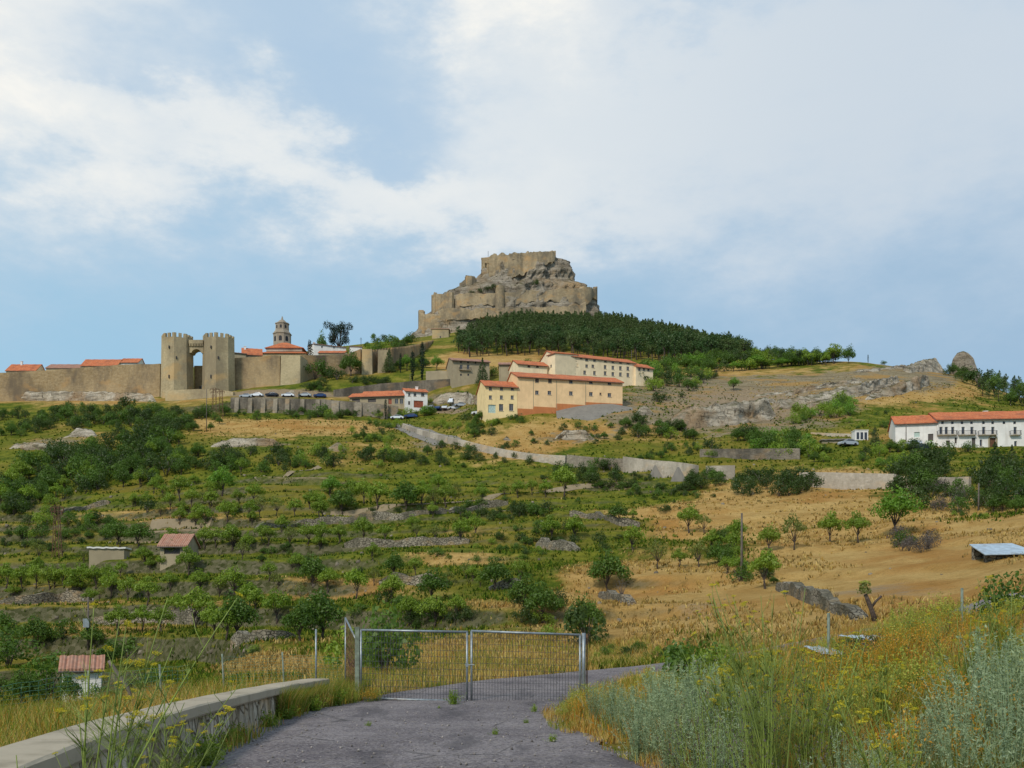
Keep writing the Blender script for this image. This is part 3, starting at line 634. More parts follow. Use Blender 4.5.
def ring_wall(name, label, a0, a1, vt, vb, off, thick=2.2, crenel=False, n=90, mat='castle', cat='castle wall', ragged=.9, parent=None, foot=1.0):
    """a wall that follows the crag between two bearings; vt and vb are functions of 0..1 giving its top and foot"""
    rings = []; zb_ref = None
    for i in range(n + 1):
        f = i / n; a = math.radians(a0 + (a1 - a0) * f); Y = YC - 20
        for _ in range(4):
            zt = zrow(vt(f), Y); zb = zrow(vb(f), Y); x, y = ring_pt(.5 * zt + .5 * zb, a, off); Y = y
        x2, y2 = ring_pt(.5 * zt + .5 * zb, a, off - thick)
        x += (vnoise(np.array([f * 21.0]), np.array([a0]), 6)[0] - .5) * 1.6; y += (vnoise(np.array([f * 17.0]), np.array([a0]), 8)[0] - .5) * 2.2; zb += (fbm(np.array([f * 32.0]), np.array([a0]), 12, 5)[0] - .5) * 3.5 * foot
        zt += (np.round(vnoise(np.array([f * 23.0]), np.array([a0]), 3)[0] * 4) / 4 - .5) * 2.2 * ragged + (vnoise(np.array([f * 70.0]), np.array([a0]), 3)[0] - .5) * .8 * ragged
        rings.append([(x, y, zb - 1.5), (x, y, zt), (x2, y2, zt), (x2, y2, zb - 1.5)])
    o = MB().loft(rings).build(name, M[mat], parent)
    if parent is None: tag(o, label, cat)
    return o
lin = lambda a, b: (lambda f: a + (b - a) * f)
pw = lambda *pts: (lambda f: float(np.interp(f, [p[0] for p in pts], [p[1] for p in pts])))
ring_wall('castle_wall', 'tan wall crowning the summit of the castle rock', 222, 312, pw((0, 256.5), (.05, 254.5), (1, 251.5)), pw((0, 274), (.35, 274), (.6, 267), (1, 257.5)), 1.5, 3)
w = ring_wall('castle_wall', 'ruined summit wall with window gaps at the left of the castle top', 186, 221, pw((0, 262.5), (1, 262)), pw((0, 277), (1, 276)), 1.2, 2.5)
b = MB()
for a in (196, 203, 209, 214, 219):
    x, y = ring_pt(zrow(272), math.radians(a), 1.0); b.box(x - .8, x + .8, y - .6, y + .6, zrow(263.5, y), zrow(258.6, y))
x0, y0 = ring_pt(zrow(272), math.radians(196), 1.0); x1, y1 = ring_pt(zrow(272), math.radians(219), 1.0)
b.loft([[(x0 - 1, y0, zrow(259.2, y0)), (x0 - 1, y0 + 1.2, zrow(259.2, y0)), (x0 - 1, y0 + 1.2, zrow(257.8, y0)), (x0 - 1, y0, zrow(257.8, y0))], [(x1 + 1, y1, zrow(258.6, y1)), (x1 + 1, y1 + 1.2, zrow(258.6, y1)), (x1 + 1, y1 + 1.2, zrow(257, y1)), (x1 + 1, y1, zrow(257, y1))]])
b.build('arcade', M['castle'], w)
x, y = ring_pt(zrow(270), math.radians(200), -2); o = MB().tube([(0, 0, -3), (0, 0, zrow(251, y) - zrow(262, y))], .12, n=5).build('flagpole', M['iron'], None, False, (x, y, zrow(262, y))); tag(o, 'thin bare flagpole on the ruined left end of the castle top', 'flagpole')
ring_wall('castle_wall', 'small stepped wall below the ruined summit on the castle left shoulder', 187, 225, pw((0, 283.5), (.2, 283.5), (.25, 277.5), (1, 277)), pw((0, 291), (1, 287)), 2.0, 2.5)
ring_wall('castle_wall', 'long middle rampart running round the front of the castle rock', 232, 352, pw((0, 294), (.25, 292), (.3, 290.5), (.72, 287), (1, 288.5)), pw((0, 305), (.3, 302), (.5, 297), (.68, 303), (.82, 296), (1, 301)), 3.0, 2.6)
ring_wall('castle_wall', 'high left bastion of the middle castle rampart', 184, 231, pw((0, 296), (.4, 295.5), (.55, 294.5), (1, 294)), pw((0, 312), (1, 312)), 3.0, 2.6)
ring_wall('castle_wall', 'lower castle rampart above the pine wood', 228, 312, pw((0, 309), (.4, 309), (1, 304)), pw((0, 318), (.5, 314), (1, 310)), 5.0, 2.2)
ring_wall('castle_wall', 'lowest bastion wall at the left foot of the castle rock', 186, 230, pw((0, 311), (.5, 311.5), (.52, 314), (1, 315)), pw((0, 328), (1, 333)), 3.0, 2.4)
def place_tower(u, v_b, v_t, r, Yt, name, label, mat='castle', n=20, taper=.92):
    p = P(u, v_b, Yt); h = zrow(v_t, Yt) - p.z
    o = MB().loft([[(r * k * math.cos(2 * PI * i / n), r * k * math.sin(2 * PI * i / n), z) for i in range(n)] for k, z in ((1.05, -4), (1, h * .3), (taper, h), (taper - .12, h), (taper - .12, h - 1.0))], 0, True, True).build(name, M[mat], None, False, p)
    return tag(o, label, 'tower')
xa, ya = ring_pt(zrow(298), math.radians(248), 3); place_tower(500, 304, 286.5, 3.0, ya - 1, 'round_tower', 'small round tower set in the middle castle rampart')
t = empty('watchtower', P(441, 355, 560)); tag(t, 'square stone watchtower with a small tiled roof at the castle foot', 'tower')
hw = 4.6; H = zrow(331.5, 560) - t.location.z; MB().box(-hw, hw, -hw, hw, -4, H).build('wall', M['tower'], t)
MB().loft([[(-hw - .4, -hw - .4, H), (hw + .4, -hw - .4, H), (hw + .4, hw + .4, H), (-hw - .4, hw + .4, H)], [(-hw - .4, -hw - .4, H + .3), (hw + .4, -hw - .4, H + .3), (hw + .4, hw + .4, H + 1.6), (-hw - .4, hw + .4, H + 1.6)]]).build('roof', M['roofold'], t)
MB().box(-.4, .4, -hw - .05, -hw + .3, H * .6, H * .6 + 1.5).build('window', M['darkframe'], t)

# ------------------------------------------------------------------ town wall
def wall_run(name, label, pts, thick=2.0, mat='town', cat='town wall', crenel=0, down=3.0, step=3.0, batter=.03):
    """pts = (u, v_top, Y); the foot follows the ground"""
    A = [(P(u, v, Y)) for u, v, Y in pts]; L = resample([tuple(a) for a in A], step); rings = []
    o0 = Vector((L[0][0], L[0][1], TZ(L[0][0], L[0][1])))
    for i, (x, y, z) in enumerate(L):
        a = L[max(i - 1, 0)]; b = L[min(i + 1, len(L) - 1)]; tx, ty = b[0] - a[0], b[1] - a[1]; l = math.hypot(tx, ty) or 1; nx, ny = ty / l, -tx / l
        zb = TZ(x, y) - down; z += (vnoise(np.array([i * .7]), np.array([x]), 4)[0] - .5) * .25; bt = batter * (z - zb)
        rings.append([Vector(p) - o0 for p in [(x + nx * (thick / 2 + bt), y + ny * (thick / 2 + bt), zb), (x + nx * thick / 2, y + ny * thick / 2, z), (x - nx * thick / 2, y - ny * thick / 2, z), (x - nx * thick / 2, y - ny * thick / 2, zb)]])
    b = MB().loft(rings)
    w = b.build(name, M[mat], None, False, o0); tag(w, label, cat)
    if crenel:
        c = MB(); Lc = resample([tuple(a) for a in A], crenel)
        for i in range(0, len(Lc) - 1):
            p = Vector(Lc[i]) - o0; q = p.lerp(Vector(Lc[i + 1]) - o0, .55); d = (q - p).normalized(); n = Vector((d.y, -d.x, 0)) * (thick / 2)
            c.loft([[p + n, p + n * .4, p + n * .4 + Vector((0, 0, .7)), p + n + Vector((0, 0, .7))], [q + n, q + n * .4, q + n * .4 + Vector((0, 0, .7)), q + n + Vector((0, 0, .7))]])
        c.build('battlement', M[mat], w)
    return w
wall_run('town_wall', 'long tan town wall stretching from the left edge to the twin gate towers', [(-330, 386, 392), (-120, 380, 388), (0, 373.5, 384), (45, 371.3, 382), (90, 367.8, 378), (120, 365.5, 374), (162, 364.5, 369)], 2.2)
wall_run('town_wall', 'town wall between the right gate tower and the pale bastion', [(231, 359, 372), (256, 357.5, 372), (281, 356, 371)], 2.2)
# pale bastion
p0 = P(281, 393, 369); t = MB(); w_ = 19 * .369; h = zrow(355, 369) - p0.z
t.loft([[(-.3, -.6, -4), (w_ + .2, -.2, -4), (w_ + 1.6, 8, -4), (-.3, 8, -4)], [(0, 0, h), (w_, .4, h), (w_ + 1.2, 8, h), (0, 8, h)]])
tag(t.build('bastion', M['tower'], None, False, p0), 'pale square bastion jutting from the town wall above the parked cars', 'bastion')
wall_run('town_wall', 'shaded town wall behind the clipped shrubs, right of the pale bastion', [(300, 356, 377), (325, 355.5, 384), (348, 355, 386), (362, 349.5, 384)], 2.2)
for u0, u1, vt, Y, lb in [(362, 372, 349, 380, 'taller left wall turret between dark trees on the uphill wall'), (378, 388, 350, 382, 'low right wall turret where the uphill wall begins to climb')]:
    p = P(u0, 377, Y); w_ = (u1 - u0) * Y / F; h = zrow(vt, Y) - p.z
    tag(MB().loft([[(-.2, -.3, -4), (w_ + .2, -.3, -4), (w_ + .2, 6, -4), (-.2, 6, -4)], [(0, 0, h), (w_, 0, h), (w_, 6, h), (0, 6, h)]]).build('wall_turret', M['tower'], None, False, p), lb, 'turret')
wall_run('town_wall', 'uphill town wall climbing to the castle watchtower', [(372, 352, 385), (390, 349.5, 392), (405, 348, 410), (420, 345, 450), (434, 341, 545)], 2.0, crenel=1.6)
wall_run('town_wall', 'dark sloping wall between the watchtower and the pine wood', [(447, 338, 558), (462, 337, 556), (480, 337, 550)], 2.0, mat='grey')

# ------------------------------------------------------------------ twin gate towers
YT = 366.0
t = empty('gate_towers', P(196, 398, YT)); tag(t, 'pair of tall crenellated octagonal gate towers joined by an arched bridge', 'gatehouse'); ob = t.location
def octo(cx, cy, r): return [(cx + r * math.cos(i * PI / 4 + .12), cy + r * math.sin(i * PI / 4 + .12)) for i in range(8)]
zt = zrow(339, YT) - ob.z
for uc in (175.5, 217):
    cx = (uc - 196) * YT / F; r = 5.75
    lv = [(-5, 1.07), (0, 1.05), (zt * .45, 1.015), (zt, .985), (zt, .90), (zt - 1.2, .90)]
    tw = MB().loft([[(x, y, z) for x, y in octo(cx, 2, r * k)] for z, k in lv]).build('tower', M['tower'], t)
    mb = MB()
    po = octo(cx, 2, r * .985); pi = octo(cx, 2, r * .86)
    for i in range(8):
        for f0, f1 in ((-.0, .18), (.37, .63), (.82, 1.0)):
            A, B, C, D = [Vector((p[i][0], p[i][1], 0)).lerp(Vector((p[(i + 1) % 8][0], p[(i + 1) % 8][1], 0)), f) for p, f in ((po, f0), (po, f1), (pi, f1), (pi, f0))]
            mb.prism([(A.x, A.y), (B.x, B.y), (C.x, C.y), (D.x, D.y)], zt + .003, zt + 1.5)
    mb.build('battlement', M['tower'], tw)
    for (dx, z, s) in ((-1.2, zt * .30, .35), (-1.2, zt * .80, .3), (1.5, zt * .62, .3)):
        MB().box(cx + dx - s * .5, cx + dx + s * .5, 2 - r * .985 - .02, 2 - r * .9, z, z + 1.7 * s / .3 * .6).build('arrow_slit', M['iron'], tw)
x0 = (189.4 - 196) * YT / F; x1 = (203.5 - 196) * YT / F; zb = zrow(350, YT) - ob.z; zt2 = zrow(340.5, YT) - ob.z
arch = [(x0, zt2), (x0, zb - 1.2)] + [(x0 + .8 + (x1 - x0 - 1.6) * i / 12, zb - 1.0 + 1.3 * math.sin(PI * i / 12) ** .6) for i in range(13)] + [(x1, zb - 1.2), (x1, zt2)]
n = len(arch); br = MB(); br.loft([[(x, -.2, z) for x, z in arch], [(x, 4.0, z) for x, z in arch]]); bro = br.build('bridge', M['tower'], t)
mc = MB()
for i in range(9):
    x = x0 + (x1 - x0) * (i + .5) / 9; mc.box(x - .16, x + .16, -.75, -.203, zt2 - 2.2, zt2 - 1.3)
mc.box(x0, x1, -.8, -.203, zt2 - 1.297, zt2 + .05); mc.build('machicolation', M['tower'], bro)
zi = zrow(361, YT) - ob.z
iw = MB(); iw.box(x0 - .5, x1 + .5, 7.0, 8.4, -4, zi); iwo = iw.build('inner_wall', M['town'], t)
MB().box(-.1, 1.3, 6.9, 7.0, zrow(389, YT) - ob.z, zrow(381, YT) - ob.z).build('doorway', M['white'], iwo)
MB().box(-1.0, -.14, 6.9, 6.99, zrow(389, YT) - ob.z, zrow(382, YT) - ob.z).build('doorway', M['darkframe'], iwo)

# retaining walls below the gate, parking terrace
wall_run('retaining_wall', 'pale stone retaining wall at the foot of the twin gate towers', [(166, 391, 352), (185, 390, 352), (210, 389.5, 352), (234, 392, 350)], 1.2, 'tower', 'retaining wall')
wall_run('retaining_wall', 'low grey bank wall with a dark path below the left gate tower', [(134, 404, 352), (150, 403, 350), (180, 404, 347), (205, 403, 343)], 1.0, 'grey', 'retaining wall')
M['pierstone'] = m_masonry('pier_stone', (.27, .225, .165), (.36, .30, .22), (.30, .25, .18), .8, (.13, .11, .08), .6, .6, .06, .12)
def buttressed(label, pts, mat, nb, bw=1.4):
    w = wall_run('retaining_wall', label, pts, 1.0, mat, 'retaining wall', down=2.5); o0 = w.location
    L = [P(*p) for p in pts]
    for i in range(nb):
        f = (i + .5) / nb * (len(L) - 1); k = min(int(f), len(L) - 2); p = L[k].lerp(L[k + 1], f - k); zb = TZ(p.x, p.y - 1.2) - 1
        MB().loft([[(p.x - bw / 2, p.y - 1.9, zb), (p.x + bw / 2, p.y - 1.9, zb), (p.x + bw / 2, p.y + .1, zb), (p.x - bw / 2, p.y + .1, zb)], [(p.x - bw / 2, p.y - .8, p.z - .3), (p.x + bw / 2, p.y - .8, p.z - .3), (p.x + bw / 2, p.y + .1, p.z - .05), (p.x - bw / 2, p.y + .1, p.z - .05)]]).build('buttress', M['pierstone'], w).location = -o0
    return w
buttressed('buttressed dark stone wall holding up the car park under the pale bastion', [(231, 397.5, 326), (262, 398, 325.8), (290, 398.5, 325.8), (326, 399.5, 325.6)], 'grey', 7)
buttressed('dark stone wall with three broad piers holding up the long tiled house', [(326.5, 400, 325.6), (345, 401.5, 325.4), (372, 403.5, 325.2), (398, 406, 325)], 'grey', 3, 2.4)
wall_run('retaining_wall', 'sloping dark wall across the garden bank above the long tiled house', [(334, 390, 340), (352, 387, 344), (380, 384, 346), (420, 381, 347), (451, 379, 347)], 1.0, 'grey', 'retaining wall')
wall_run('retaining_wall', 'short stone garden wall left of the house with a balcony', [(426, 371.5, 354), (440, 371, 354), (452, 371.5, 352)], .8, 'ochre', 'retaining wall')

# ------------------------------------------------------------------ houses
HL = {}
def house(name, label, cat, u0, Y0, u1, Y1, ve, vb, depth, wall, roof, rh, wins=(), kind='gable', over=.5, balconies=(), chimneys=(), plinth=None, rake=.0, down=3.0, gutter=True):
    A = P(u0, vb, Y0); B = P(u1, vb, Y1); d = Vector((B.x - A.x, B.y - A.y, 0)); Lx = d.length; ang = math.atan2(d.y, d.x); d.normalize()
    t = empty(name, A, ang); tag(t, label, cat); H = ZC + (HZ - ve) * Y0 / F - A.z
    def loc(u, v):
        k = (u - 512) / F; den = d.x - k * d.y; s = (k * A.y - A.x) / den; y = A.y + s * d.y
        return s, ZC + (HZ - v) * y / F - A.z
    op = []
    for wd in wins:
        u, v, wpx, hpx, knd = wd[:5]; x, z = loc(u, v); x2, _ = loc(u + wpx, v); _, z2 = loc(u, v + hpx)
        ww = abs(x2 - x); hh = abs(z - z2); x0 = max(.12, x - ww / 2); x1 = min(Lx - .12, x + ww / 2); z0 = max(-1, z - hh / 2); z1 = min(H - .12, z + hh / 2)
        if x1 - x0 > .2 and z1 - z0 > .2: op.append((x0, x1, z0, z1, knd))
    xs = sorted({0.0, Lx} | {o[0] for o in op} | {o[1] for o in op}); zz = sorted({-down, H} | {o[2] for o in op} | {o[3] for o in op})
    b = MB()
    for i in range(len(xs) - 1):
        for j in range(len(zz) - 1):
            xm, zm = (xs[i] + xs[i + 1]) / 2, (zz[j] + zz[j + 1]) / 2
            if xs[i + 1] - xs[i] < 1e-5 or zz[j + 1] - zz[j] < 1e-5: continue
            if not any(o[0] < xm < o[1] and o[2] < zm < o[3] for o in op):
                b.add([(xs[i], 0, zz[j]), (xs[i + 1], 0, zz[j]), (xs[i + 1], 0, zz[j + 1]), (xs[i], 0, zz[j + 1])], [(0, 1, 2, 3)])
    rv = .28
    for x0, x1, z0, z1, k in op:
        b.add([(x0, 0, z0), (x1, 0, z0), (x1, 0, z1), (x0, 0, z1), (x0, rv, z0), (x1, rv, z0), (x1, rv, z1), (x0, rv, z1)], [(0, 4, 5, 1), (1, 5, 6, 2), (2, 6, 7, 3), (3, 7, 4, 0)])
    D = depth; zr = H + rh
    if kind == 'gable': ridge = D * .5
    elif kind == 'shed': ridge = D
    else: ridge = D * .5
    # other three walls
    b.add([(0, D, -down), (Lx, D, -down), (Lx, D, H if kind != 'shed' else zr), (0, D, H if kind != 'shed' else zr)], [(1, 0, 3, 2)])
    for x in (0, Lx):
        if kind == 'hip': vs = [(x, 0, -down), (x, D, -down), (x, D, H), (x, 0, H)]
        elif kind == 'shed': vs = [(x, 0, -down), (x, D, -down), (x, D, zr), (x, 0, H)]
        else: vs = [(x, 0, -down), (x, D, -down), (x, D, H), (x, ridge, zr), (x, 0, H)]
        b.add(vs, [tuple(range(len(vs)))])
    b.build('wall', M[wall], t)
    # roof
    o = over; th = .22; s = rh / max(ridge, .1); r = MB()
    x0, x1 = -.25, Lx + .25
    if kind == 'hip':
        e = [(-o, -o, H - .02), (Lx + o, -o, H - .02), (Lx + o, D + o, H - .02), (-o, D + o, H - .02)]; q = min(D * .5, Lx * .45)
        r.loft([e, [(p[0], p[1], p[2] + th) for p in e]]); r.add([(p[0], p[1], p[2] + th + .002) for p in e] + [(q, D / 2, zr), (Lx - q, D / 2, zr)], [(0, 1, 5, 4), (1, 2, 5), (2, 3, 4, 5), (3, 0, 4)])
    else:
        prof = [(-o, H - o * s + .02), (ridge, zr + .02)] + ([(D + o, H - o * s + .02)] if kind == 'gable' else [(D + o, zr + .02)])
        poly = prof + [(y, z + th) for y, z in prof[::-1]]
        n = 12; r.loft([[(x0 + (x1 - x0) * i / n, y, z + .05 * math.sin(i * 2.3) * (1 if rh else 0)) for y, z in poly] for i in range(n + 1)])
    ro = r.build('roof', M[roof], t)
    for cx_, cy_, ch in chimneys:
        zc = zr - abs(cy_ * D - ridge) * s
        MB().box(cx_ * Lx - .4, cx_ * Lx + .4, cy_ * D - .35, cy_ * D + .35, zc - .6, zc + ch).box(cx_ * Lx - .5, cx_ * Lx + .5, cy_ * D - .45, cy_ * D + .45, zc + ch + .003, zc + ch + .15).build('chimney', M['white'], ro)
    if gutter: MB().tube([(x0, -o - .02, H - o * s - .02), (x1, -o - .02, H - o * s - .02)], .09, n=6).build('gutter', M['darkframe'], t)
    for x0, x1, z0, z1, k in op:
        W_, H_ = x1 - x0, z1 - z0; name_ = 'door' if k in ('door', 'garage', 'red', 'arch', 'teal') else 'window'
        fr = M['frame'] if k in ('w', 'wl') else M['darkframe']; f = min(.09, W_ * .14)
        if k in ('door', 'garage', 'red', 'arch', 'teal'):
            mm = {'door': M['darkframe'], 'garage': M['teal'], 'red': M['redwood'], 'arch': M['wood'], 'teal': M['teal']}[k]
            q = MB().box(x0, x1, rv - .06, rv, z0, z1); nn = max(2, int(W_ / .5))
            for i in range(1, nn): q.box(x0 + W_ * i / nn - .02, x0 + W_ * i / nn + .02, rv - .09, rv - .063, z0, z1)
            dr = q.build('door', mm, t)
            if k == 'arch':
                ar = MB(); pts = [(x0 - .18, z0)] + [(x0 - .18, z1 - .3)] + [((x0 + x1) / 2 - (W_ / 2 + .18) * math.cos(PI * i / 10), z1 - .3 + .75 * math.sin(PI * i / 10)) for i in range(11)] + [(x1 + .18, z0)]
                ar.tube([(x, -.06, z) for x, z in pts], .17, n=4).build('door_surround', M['ochre'], dr)
            continue
        q = MB().box(x0, x1, rv - .1, rv - .04, z0, z0 + f).box(x0, x1, rv - .1, rv - .04, z1 - f, z1).box(x0, x0 + f, rv - .1, rv - .04, z0 + f, z1 - f).box(x1 - f, x1, rv - .1, rv - .04, z0 + f, z1 - f)
        if W_ > .7: q.box((x0 + x1) / 2 - f * .4, (x0 + x1) / 2 + f * .4, rv - .1, rv - .04, z0 + f, z1 - f)
        wo = q.build('window', fr, t)
        MB().box(x0 + f * .5, x1 - f * .5, rv - .05, rv, z0 + f * .5, z1 - f * .5).build('pane', M['shutter'] if k == 'shut' else M['glass'], wo)
        if k != 'slot': MB().box(x0 - .08, x1 + .08, -.1, -.003, z0 - .09, z0 - .003).build('sill', M['concrete'], wo)
    for bu0, bu1, vtop, vbot in balconies:
        xa, zb = loc(bu0, vbot); xb, _ = loc(bu1, vbot); _, zt = loc(bu0, vtop)
        bo = MB().box(xa, xb, -.85, -.003, zb - .12, zb).build('balcony', M['concrete'], t); q = MB(); zt = zb + max(.9, zt - zb)
        for (p, q2) in (((xa, -.82), (xb, -.82)), ((xa, -.82), (xa, -.02)), ((xb, -.82), (xb, -.02))):
            q.tube([(p[0], p[1], zt), (q2[0], q2[1], zt)], .035, n=4); nn = max(2, int(math.dist(p, q2) / .16))
            for i in range(nn + 1): f = i / nn; q.tube([(p[0] + (q2[0] - p[0]) * f, p[1] + (q2[1] - p[1]) * f, zb), (p[0] + (q2[0] - p[0]) * f, p[1] + (q2[1] - p[1]) * f, zt)], .018, n=3)
        q.build('railing', M['iron'], bo)
    if plinth:
        pts = [(loc(u, v)) for u, v in plinth]; q = MB()
        for (xa, za), (xb, zb) in zip(pts[:-1], pts[1:]):
            if xb - xa > .05: q.box(max(0, xa), min(Lx + .04, xb), -.045, -.003, -down, za)
        q.build('plinth', M['orange'], t)
    HL[t] = Lx
    return t
# big beige block and its yellow wing
bw = [(u, v, 3.6, 3.9, k) for u, v, k in [(537, 380.5, 'shut'), (550, 381, 'shut'), (571, 381.5, 'w'), (591, 382, 'w'), (609.5, 383, 'w'), (537, 392.5, 'w'), (549.5, 392.8, 'w'), (571, 393.3, 'w'), (591, 394, 'w'), (609.5, 395, 'w')]] + [(600.5, 393.8, 1.8, 2.2, 'shut')]
hb = house('apartment_block', 'large beige block with an orange plinth and few small windows', 'building', 517.5, 258, 622.5, 265, 376.5, 413, 13, 'beige', 'roof', 2.5, bw, 'gable', .6,
      plinth=[(517.6, 408.4), (533, 408.3), (533.01, 406.4), (556, 406), (556.01, 403.5), (585, 402.8), (585.01, 402), (615, 403.5), (622.4, 404.5)], down=4)
for u in (533, 556, 585):
    x = (u - 517.5) / 105 * HL[hb]; MB().box(x - .07, x + .07, -.05, -.003, 1.5, 8.9).build('pilaster', M['ochre'], hb)
house('town_house', 'yellow three storey house with a pale garage door, joined to the beige block', 'house', 485, 256, 517.3, 258, 385.7, 413.5, 10, 'yellow', 'roof', 2.3,
      [(u, v, 3.0, 3.8, 'w') for u in (490.5, 501.5, 512.3) for v in (388.5, 397.3)] + [(492, 408.8, 7.5, 8.2, 'garage'), (501.2, 407.5, 4.3, 7, 'w'), (511.3, 407.3, 4.3, 7, 'w')], 'gable')
# long cream block behind
lw = [(568, 358.6), (575.3, 359.3), (581, 357.5), (586.7, 359.6), (594.6, 360.2), (605.5, 360.4), (613, 361.2), (620.6, 361.8), (628, 362.2),
      (561, 364.3), (568, 364.5), (576.7, 365.2), (586.8, 366), (593, 366.2), (605.3, 367), (613, 367.7), (620.6, 368.2), (628, 368.5),
      (561, 371.3), (574, 371.5), (584.8, 372.5), (594.6, 373), (605.3, 373.2), (613, 374), (620.6, 374.3), (628, 375)]
house('apartment_block', 'long cream block with rows of windows under a thin red roof below the pines', 'building', 554.5, 305, 635.5, 316, 354.6, 384, 11, 'cream', 'roof', 2.3, [(u, v, 2.7, 3.1 if i < 18 and u < 600 else 3.9, 'w') for i, (u, v) in enumerate(lw)], 'gable', .4)
house('house_wing', 'cream gable end projecting at the left of the long cream block', 'house', 547.6, 306, 555.2, 303, 356, 384, 9, 'cream', 'roof', .8, [(551, 366, 1.6, 2.6, 'w')], 'shed', .3)
house('house_wing', 'low cream wing between the stone hut and the long cream block', 'house', 517.5, 302, 547.4, 305, 363.8, 384, 8, 'cream', 'roof', 1.9, [(529, 366, 2.6, 3, 'shut'), (537.5, 366.3, 2.6, 3, 'shut')], 'gable')
house('house_wing', 'small cream annex at the right end of the long cream block', 'house', 636, 315, 653, 318, 366.5, 386, 8, 'cream', 'roof', 1.9, [(u, v, 2.2, 3, 'w') for u, v in ((639.5, 369.3), (644, 369.5), (648.5, 369.8))], 'gable')
house('stone_hut', 'low stone hut with a weathered roof behind the fir tree', 'hut', 499, 312, 517, 312, 364.5, 385, 8, 'ochre', 'roofold', 1.4, (), 'gable')
house('stone_house', 'square stone house with a dark balcony behind the tall fir', 'house', 452, 343, 489.5, 346, 360, 384, 11, 'ochre', 'roofold', 1.9,
      [(461, 362.2, 1.6, 2.2, 'slot'), (468, 362.3, 1.6, 2.2, 'slot'), (475.5, 362.6, 1.6, 2.2, 'slot'), (461.3, 367, 2.8, 4.4, 'w'), (468.2, 367, 2.8, 4.4, 'w'), (461, 374.8, 1.8, 2, 'slot'), (468.3, 374.8, 1.8, 2, 'slot')], 'gable', .9, balconies=[(459, 470.8, 367.8, 370)])
# row by the car park
house('tiled_house', 'long low stone house with a red tiled roof beside the car park wall', 'house', 361, 330, 406.5, 328, 396.3, 406, 8, 'ochre', 'roof', 2.2, [(372, 400.5, 8, 3.5, 'door'), (390, 401.5, 3.4, 5.5, 'red'), (396.5, 401.3, 3.2, 5, 'w'), (401.5, 401.3, 3.2, 5, 'w')], 'gable', .7)
house('carport', 'low red roofed shed at the left end of the long tiled house', 'shed', 349.5, 331, 361, 330, 397, 404.5, 6, 'ochre', 'roof', 1.5, [(356, 400.8, 8, 4, 'door')], 'gable', .6)
house('white_house', 'small white house with a brick red garage door in the car park', 'house', 405.5, 326, 427.5, 328, 391, 408.5, 9, 'white', 'roof', 1.7, [(409.3, 394.6, 2.2, 3.4, 'w'), (415, 394.6, 2.8, 3.4, 'w'), (422.8, 394.6, 3.2, 3.4, 'w'), (409.2, 403, 2, 3.6, 'door'), (418.5, 404.2, 9.5, 7, 'red')], 'gable', .5, chimneys=[(.6, .4, .9)])
# church and the town behind its wall
Yc = 425.0
c = empty('church', P(283, 375, Yc)); tag(c, 'church with an octagonal pale bell tower and orange pyramid roof rising behind the wall', 'church'); ob = c.location
zc2 = lambda v, Y=Yc: zrow(v, Y) - ob.z; xc = lambda u: (u - 283) * Yc / F
MB().box(xc(258), xc(306), 0, 14, -3, zc2(353.5)).build('nave_wall', M['tower'], c)
MB().loft([[(xc(256.5), -.8, zc2(353.4)), (xc(307.5), -.8, zc2(353.4)), (xc(307.5), 15, zc2(353.4)), (xc(256.5), 15, zc2(353.4))], [(xc(266), 4, zc2(349)), (xc(299), 4, zc2(349)), (xc(299), 12, zc2(349)), (xc(266), 12, zc2(349))]]).build('nave_roof', M['roof'], c)
MB().box(xc(264.5), xc(300.5), 3.0, 13, zc2(349.5), zc2(346.2)).build('lantern_wall', M['bell'], c)
MB().loft([[(xc(263), 2.2, zc2(346.3)), (xc(302.5), 2.2, zc2(346.3)), (xc(302.5), 14, zc2(346.3)), (xc(263), 14, zc2(346.3))], [(xc(278), 7, zc2(338.2)), (xc(283), 7, zc2(338.2)), (xc(283), 9, zc2(338.2)), (xc(278), 9, zc2(338.2))]]).build('lantern_roof', M['roof'], c)
bt = MB(); bx, by = xc(272.5), 18.0
def oc(r, v): return [(bx + r * math.cos(PI / 8 + i * PI / 4), by + r * math.sin(PI / 8 + i * PI / 4), zc2(v, Yc + 18)) for i in range(8)]
bt.loft([oc(3.9, 352), oc(3.9, 335), oc(4.2, 334.8), oc(4.2, 334), oc(3.9, 333.8), oc(3.3, 331.5), oc(3.0, 330.8), oc(2.9, 324.6), oc(3.2, 324.4), oc(3.2, 323.6), oc(2.4, 323.3), oc(1.2, 320.5), oc(.6, 320), oc(.15, 316.3)])
bto = bt.build('bell_tower', M['bell'], c)
for a, (v0, v1), rr in [(-PI / 2, (342.5, 337.5), 3.63), (-PI / 4, (342.5, 337.5), 3.63), (-3 * PI / 4, (342.5, 337.5), 3.63), (-PI / 2, (330, 326), 2.72), (-PI / 4, (330, 326), 2.72), (-3 * PI / 4, (330, 326), 2.72)]:
    w_ = MB(); ca, sa = math.cos(a), math.sin(a); hw_ = .65 if rr > 3 else .45; z0, z1 = zc2(v0, Yc + 18), zc2(v1, Yc + 18)
    pr = [(-hw_, z0), (hw_, z0), (hw_, z1 - hw_)] + [(hw_ * math.cos(PI * i / 6), z1 - hw_ + hw_ * math.sin(PI * i / 6)) for i in range(1, 6)] + [(-hw_, z1 - hw_)]
    w_.loft([[(bx + ca * rad - sa * x, by + sa * rad + ca * x, z) for x, z in pr] for rad in (rr - .4, rr + .03)]).build('belfry_opening', M['iron'], bto)
house('village_house', 'town house with an orange roof between gate tower and church', 'house', 242, 400, 262, 402, 354, 372, 9, 'bell', 'roof', 3.4, (), 'gable', .4, chimneys=[(.15, .4, 1.2)])
